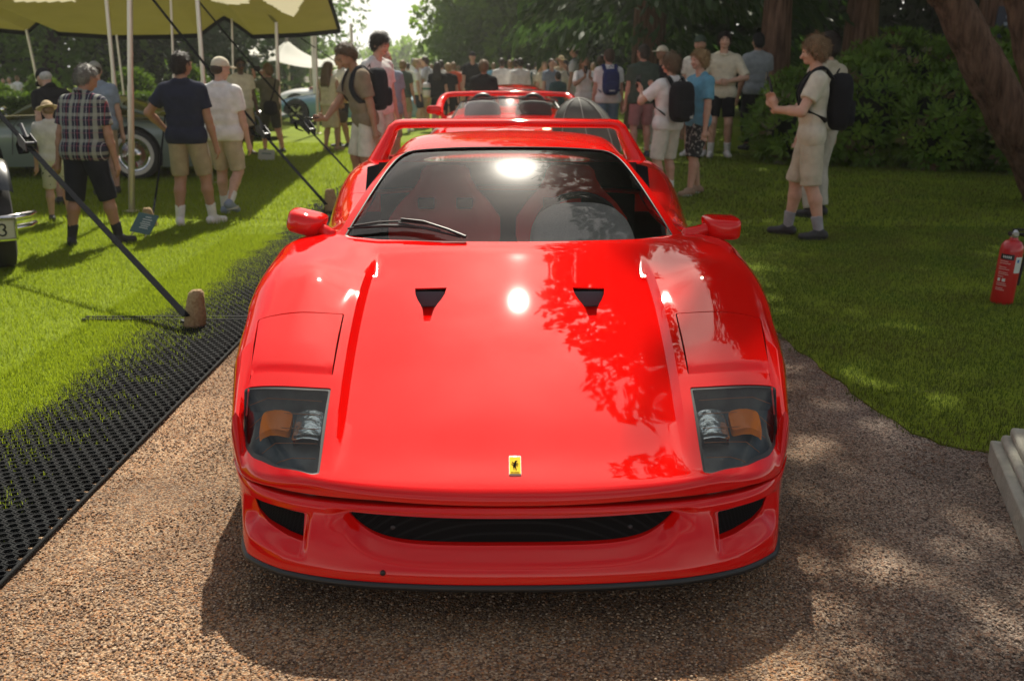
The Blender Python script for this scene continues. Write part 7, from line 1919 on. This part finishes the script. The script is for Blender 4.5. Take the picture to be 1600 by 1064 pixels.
person('person in a grey tee leaning at the dark edge of the wood', 1186, 53, Y=18.5, face=195, skin=1, top='tee', top_col=GREY, bot_col=BLK, blen=1.9, shoe=BSHOE, hair='short', hair_col=(.01, .01, .01), res=.016, group=RT)
person('man in a dark green tee and dusty pink shorts', 1006, 71, vfeet=246, face=190, skin=2, top='tee', top_col=DGREEN, bot_col=PINK, blen=.95, shoe=mat('navy trainers', (.03, .045, .08), .6), hair='short', hair_col=(.06, .045, .035), head=(20, 0), res=.0125, group=RT, build=1.12)
person('person in a pale cap looking over the shoulder of the dark green tee', 1036, 73, Y=18.4, face=300, skin=1, top='tee', top_col=BLK, bot_col=cloth('light trousers', (.4, .4, .38)), blen=1.9, shoe=WSHOE, hair='short', hair_col=DBROWN, hat='cap', hat_col=CREAM, res=.016, group=RT)
J = person('man in a white tee and jeans with a blue backpack', 952, 78, vfeet=238, face=186, skin=2, top='tee', top_col=W1, bot_col=DENIM, blen=1.95, shoe=WSHOE, hair='short', hair_col=(.08, .05, .03), head=(14, 0), res=.014, group=RT, build=1.08)
backpack('blue and black backpack on the man in jeans', J, (.02, .03, .12), .95, (0, .61, mat('white print', (.6, .6, .58), .6), [(-.03, -.006), (.03, -.004), (.03, .006), (-.03, .005)]))
J = person('girl in a white top and denim skirt filming with her phone', 914, 91, Y=21.5, face=8, skin=1, top='tee', top_col=W1, sleeve=.9, bottom='skirt', bot_col=DENIM, blen=.38, shoe=WSHOE, hair='long', hair_col=(.25, .17, .09), res=.016, group=RT, facedet=True, armL=((-.03, .16, .77), (-1, 0, -1), (0, .4, 1)), armR=((.03, .16, .77), (1, 0, -1), (0, .4, 1)))
phone('phone in the hands of the girl in the denim skirt', J, 'R')
J = person('man in a pale cap and pale clothes with a dark backpack seen side on', 899, 72, Y=24.5, face=250, skin=1, top='tee', top_col=cloth('light grey', (.50, .52, .54)), bot_col=cloth('light grey shorts', (.46, .47, .46)), blen=.95, shoe=WSHOE, sock=WSOCK, hair='short', hair_col=DBROWN, hat='cap', hat_col=cloth('cap pale', (.4, .42, .38)), res=.02, group=RT, armR=((.1, .2, .80), (1, -.4, -1), None))
backpack('dark backpack on the man in the pale cap', J, (.02, .03, .045))

# --- crowd down the middle
def crowd(label, u, vt, Y, face, tc, bc, hc=BROWN, **kw):
    return person(label, u, vt, Y=Y, face=face, top=kw.pop('top', 'tee'), top_col=tc, bot_col=bc, hair_col=hc, shoe=kw.pop('shoe', WSHOE), res=kw.pop('res', FAR), group=CR, **kw)
crowd('person in a dark sleeveless top left of the two in white tees', 629, 95, 23.5, 160, DGREEN, KHAKI, SANDY, skin=2)
crowd('fair haired person in a white tee and dark shorts', 651, 93, 25, 95, W1, NAVY, BLOND)
crowd('second fair head half hidden behind the white tee', 658, 92, 26, 100, W2, KHAKI, BLOND)
crowd('youth in a pale tee and sand shorts looking down', 666, 89, 25.4, 250, cloth('pale blue tee', (.52, .56, .60)), SAND, BROWN, head=(0, 16))
J = crowd('woman in a black dress carrying a striped bag', 683, 98, 24, 175, BLK, BLK, DBROWN, bottom='dress', blen=.30, hair='long', shoe=BSHOE)
t = on_person('tote_bag', 'white and green striped tote bag on the woman in black', 'bag', J); p = J['lean']((-.16, .02, .60)); m = MB(); m.grid(pillow(p, (.09, .20, .17), Matrix.Identity(3), .35), close_v=True); m.build('bag_body', W1, t)
m = MB(); m.grid(pillow(p + Vector((0, 0, .03)), (.093, .205, .035), Matrix.Identity(3), .35), close_v=True); m.build('bag_stripe', cloth('stripe green', (.05, .20, .15)), t); m = MB(); m.tube([p + Vector((0, -.12, .15)), p + Vector((.05, 0, .42)), p + Vector((0, .12, .15))], .012, 6); m.build('bag_handle', W1, t)
crowd('dark head above the woman in black', 689, 95, 27, 180, W1, KHAKI, DBROWN)
crowd('fair haired person in dark clothes facing away', 700, 100, 24.5, 185, BLK, BLK, BLOND, blen=1.9, hair='mop')
crowd('person in an orange top in the crowd', 708, 98, 27, 190, ORANGE, BLK, SANDY)
crowd('tall person in black with a cap and a blue lanyard', 738, 82, 27, 10, BLK, BLK, DBROWN, blen=1.95, shoe=BSHOE, hat='cap', hat_col=BLK, facedet=True, res=.02)
crowd('person in beige walking beside the lanyard wearer', 727, 101, 33, 200, W2, SAND, BROWN)
crowd('boy in a black tee with a sunburnt neck behind the third red car', 756, 95, 17.6, 175, BLK, BLK, SANDY, skin=2, res=.016, blen=1.9)
crowd('broad person in a white tee with brown hair', 784, 92, 26, 180, W1, KHAKI, BROWN, build=1.1)
crowd('person in white half hidden beside the broad white tee', 797, 95, 28, 185, W2, SAND, SANDY)
crowd('slim person in a white shirt', 806, 94, 27, 176, W1, BLK, BROWN)
crowd('dark haired person in a white shirt and belt', 813, 92, 25.5, 190, W1, BLK, DBROWN, top='shirt', sleeve=1.5, blen=1.9)
J = crowd('person with a small teal backpack in the crowd', 826, 101, 30, 178, W1, KHAKI, DBROWN); backpack('small teal backpack in the crowd', J, (.03, .08, .09), .9)
crowd('person in a pale hat at the shaded edge of the crowd', 842, 103, 32, 30, OLIVE, OLIVE, GREYH, hat='straw', hat_col=MATS['straw'])
crowd('blonde woman in a beige dress', 851, 98, 27, 20, CREAM, SAND, BLOND, bottom='dress', blen=.25, hair='long')
crowd('man in a pale blue shirt with straps in the shade', 862, 93, 24.8, 25, GREYB, KHAKI, BROWN)
crowd('dark haired child in a teal shirt', 872, 113, 22.5, 200, TEALB, TEALB, DBROWN, blen=1.8)
crowd('person in a sun hat behind the teal shirt', 877, 89, 28, 350, SAND, KHAKI, GREYH, hat='straw', hat_col=MATS['straw'])
crowd('person in a pale vest with a cap near the girl filming', 884, 96, 25.5, 200, W2, OLIVE, DBROWN, hat='cap', hat_col=BLK)
crowd('dark head behind the blue backpack', 940, 87, 25, 300, BLK, BLK, DBROWN, skin=3)
for k, (u, vt, Yd, lb) in enumerate(((4, 123, 30, 'far person in white at the very edge left of the hedges'), (14, 121, 29, 'far person in a white shirt and pale hat left of the hedges'), (26, 119, 31, 'far person with reddish hair in white left of the hedges'), (41, 125, 32, 'far person bending behind the clipped cone'), (645, 92, 36, 'far head in white beyond the two fair haired visitors'), (716, 103, 38, 'far walker beyond the orange top'), (834, 104, 38, 'far walker beside the pale hat'))):
    crowd(lb, u, vt, Yd, [20, 340, 160, 200, 170, 180, 190][k], [W1, W2, W1, W2, W1, GREY, W2][k], [KHAKI, SAND, NAVY][k % 3], [BROWN, GREYH, SANDY][k % 3])
for u, vt, Yd, fc, tc_, bc_, hc_, lb in ((637, 99, 33, 185, W2, KHAKI, BROWN, 'far visitor in off white seen past the dark sleeveless top'), (674, 101, 35, 175, GREYB, SAND, SANDY, 'far visitor in grey blue between the pale tee and the striped bag'), (694, 103, 37, 200, W1, NAVY, DBROWN, 'far visitor in white behind the fair haired person in dark clothes'), (720, 104, 40, 170, DGREEN, KHAKI, BROWN, 'far visitor in dark green left of the lanyard wearer'), (746, 100, 36, 190, W1, SAND, GREYH, 'far visitor in white right of the lanyard wearer'), (771, 99, 34, 180, SBLUE, KHAKI, SANDY, 'far visitor in sky blue beside the broad white tee'), (838, 98, 34, 160, W1, BLK, DBROWN, 'far visitor in white beside the teal backpack'), (868, 97, 31, 350, SAND, OLIVE, BROWN, 'far visitor in sand behind the pale blue shirt'), (891, 100, 33, 20, OLIVE, BLK, DBROWN, 'far visitor in olive behind the pale vest'), (927, 99, 30, 330, W2, DENIM, SANDY, 'far visitor in off white between the girl filming and the blue backpack')):
    crowd(lb, u, vt, Yd, fc, tc_, bc_, hc_)
# ------------------------------------------------------------------ summer haze over the lawn
hz = bpy.data.materials.new('summer haze'); hz.use_nodes = True
t_ = hz.node_tree; t_.nodes.clear(); pv = t_.nodes.new('ShaderNodeVolumePrincipled'); ho = t_.nodes.new('ShaderNodeOutputMaterial')
pv.inputs['Color'].default_value = (.95, .95, .90, 1); pv.inputs['Density'].default_value = .0011; pv.inputs['Anisotropy'].default_value = .55
t_.links.new(pv.outputs[0], ho.inputs['Volume'])
m = MB(); m.box((-15, 92, 13.2), (150, 230, 29)); o = m.build('haze', hz, None, smooth=False); o['kind'] = 'stuff'; o['label'] = 'thin summer haze hanging in the air'
SC.cycles.volume_bounces = 0
SC.cycles.volume_step_rate = 4
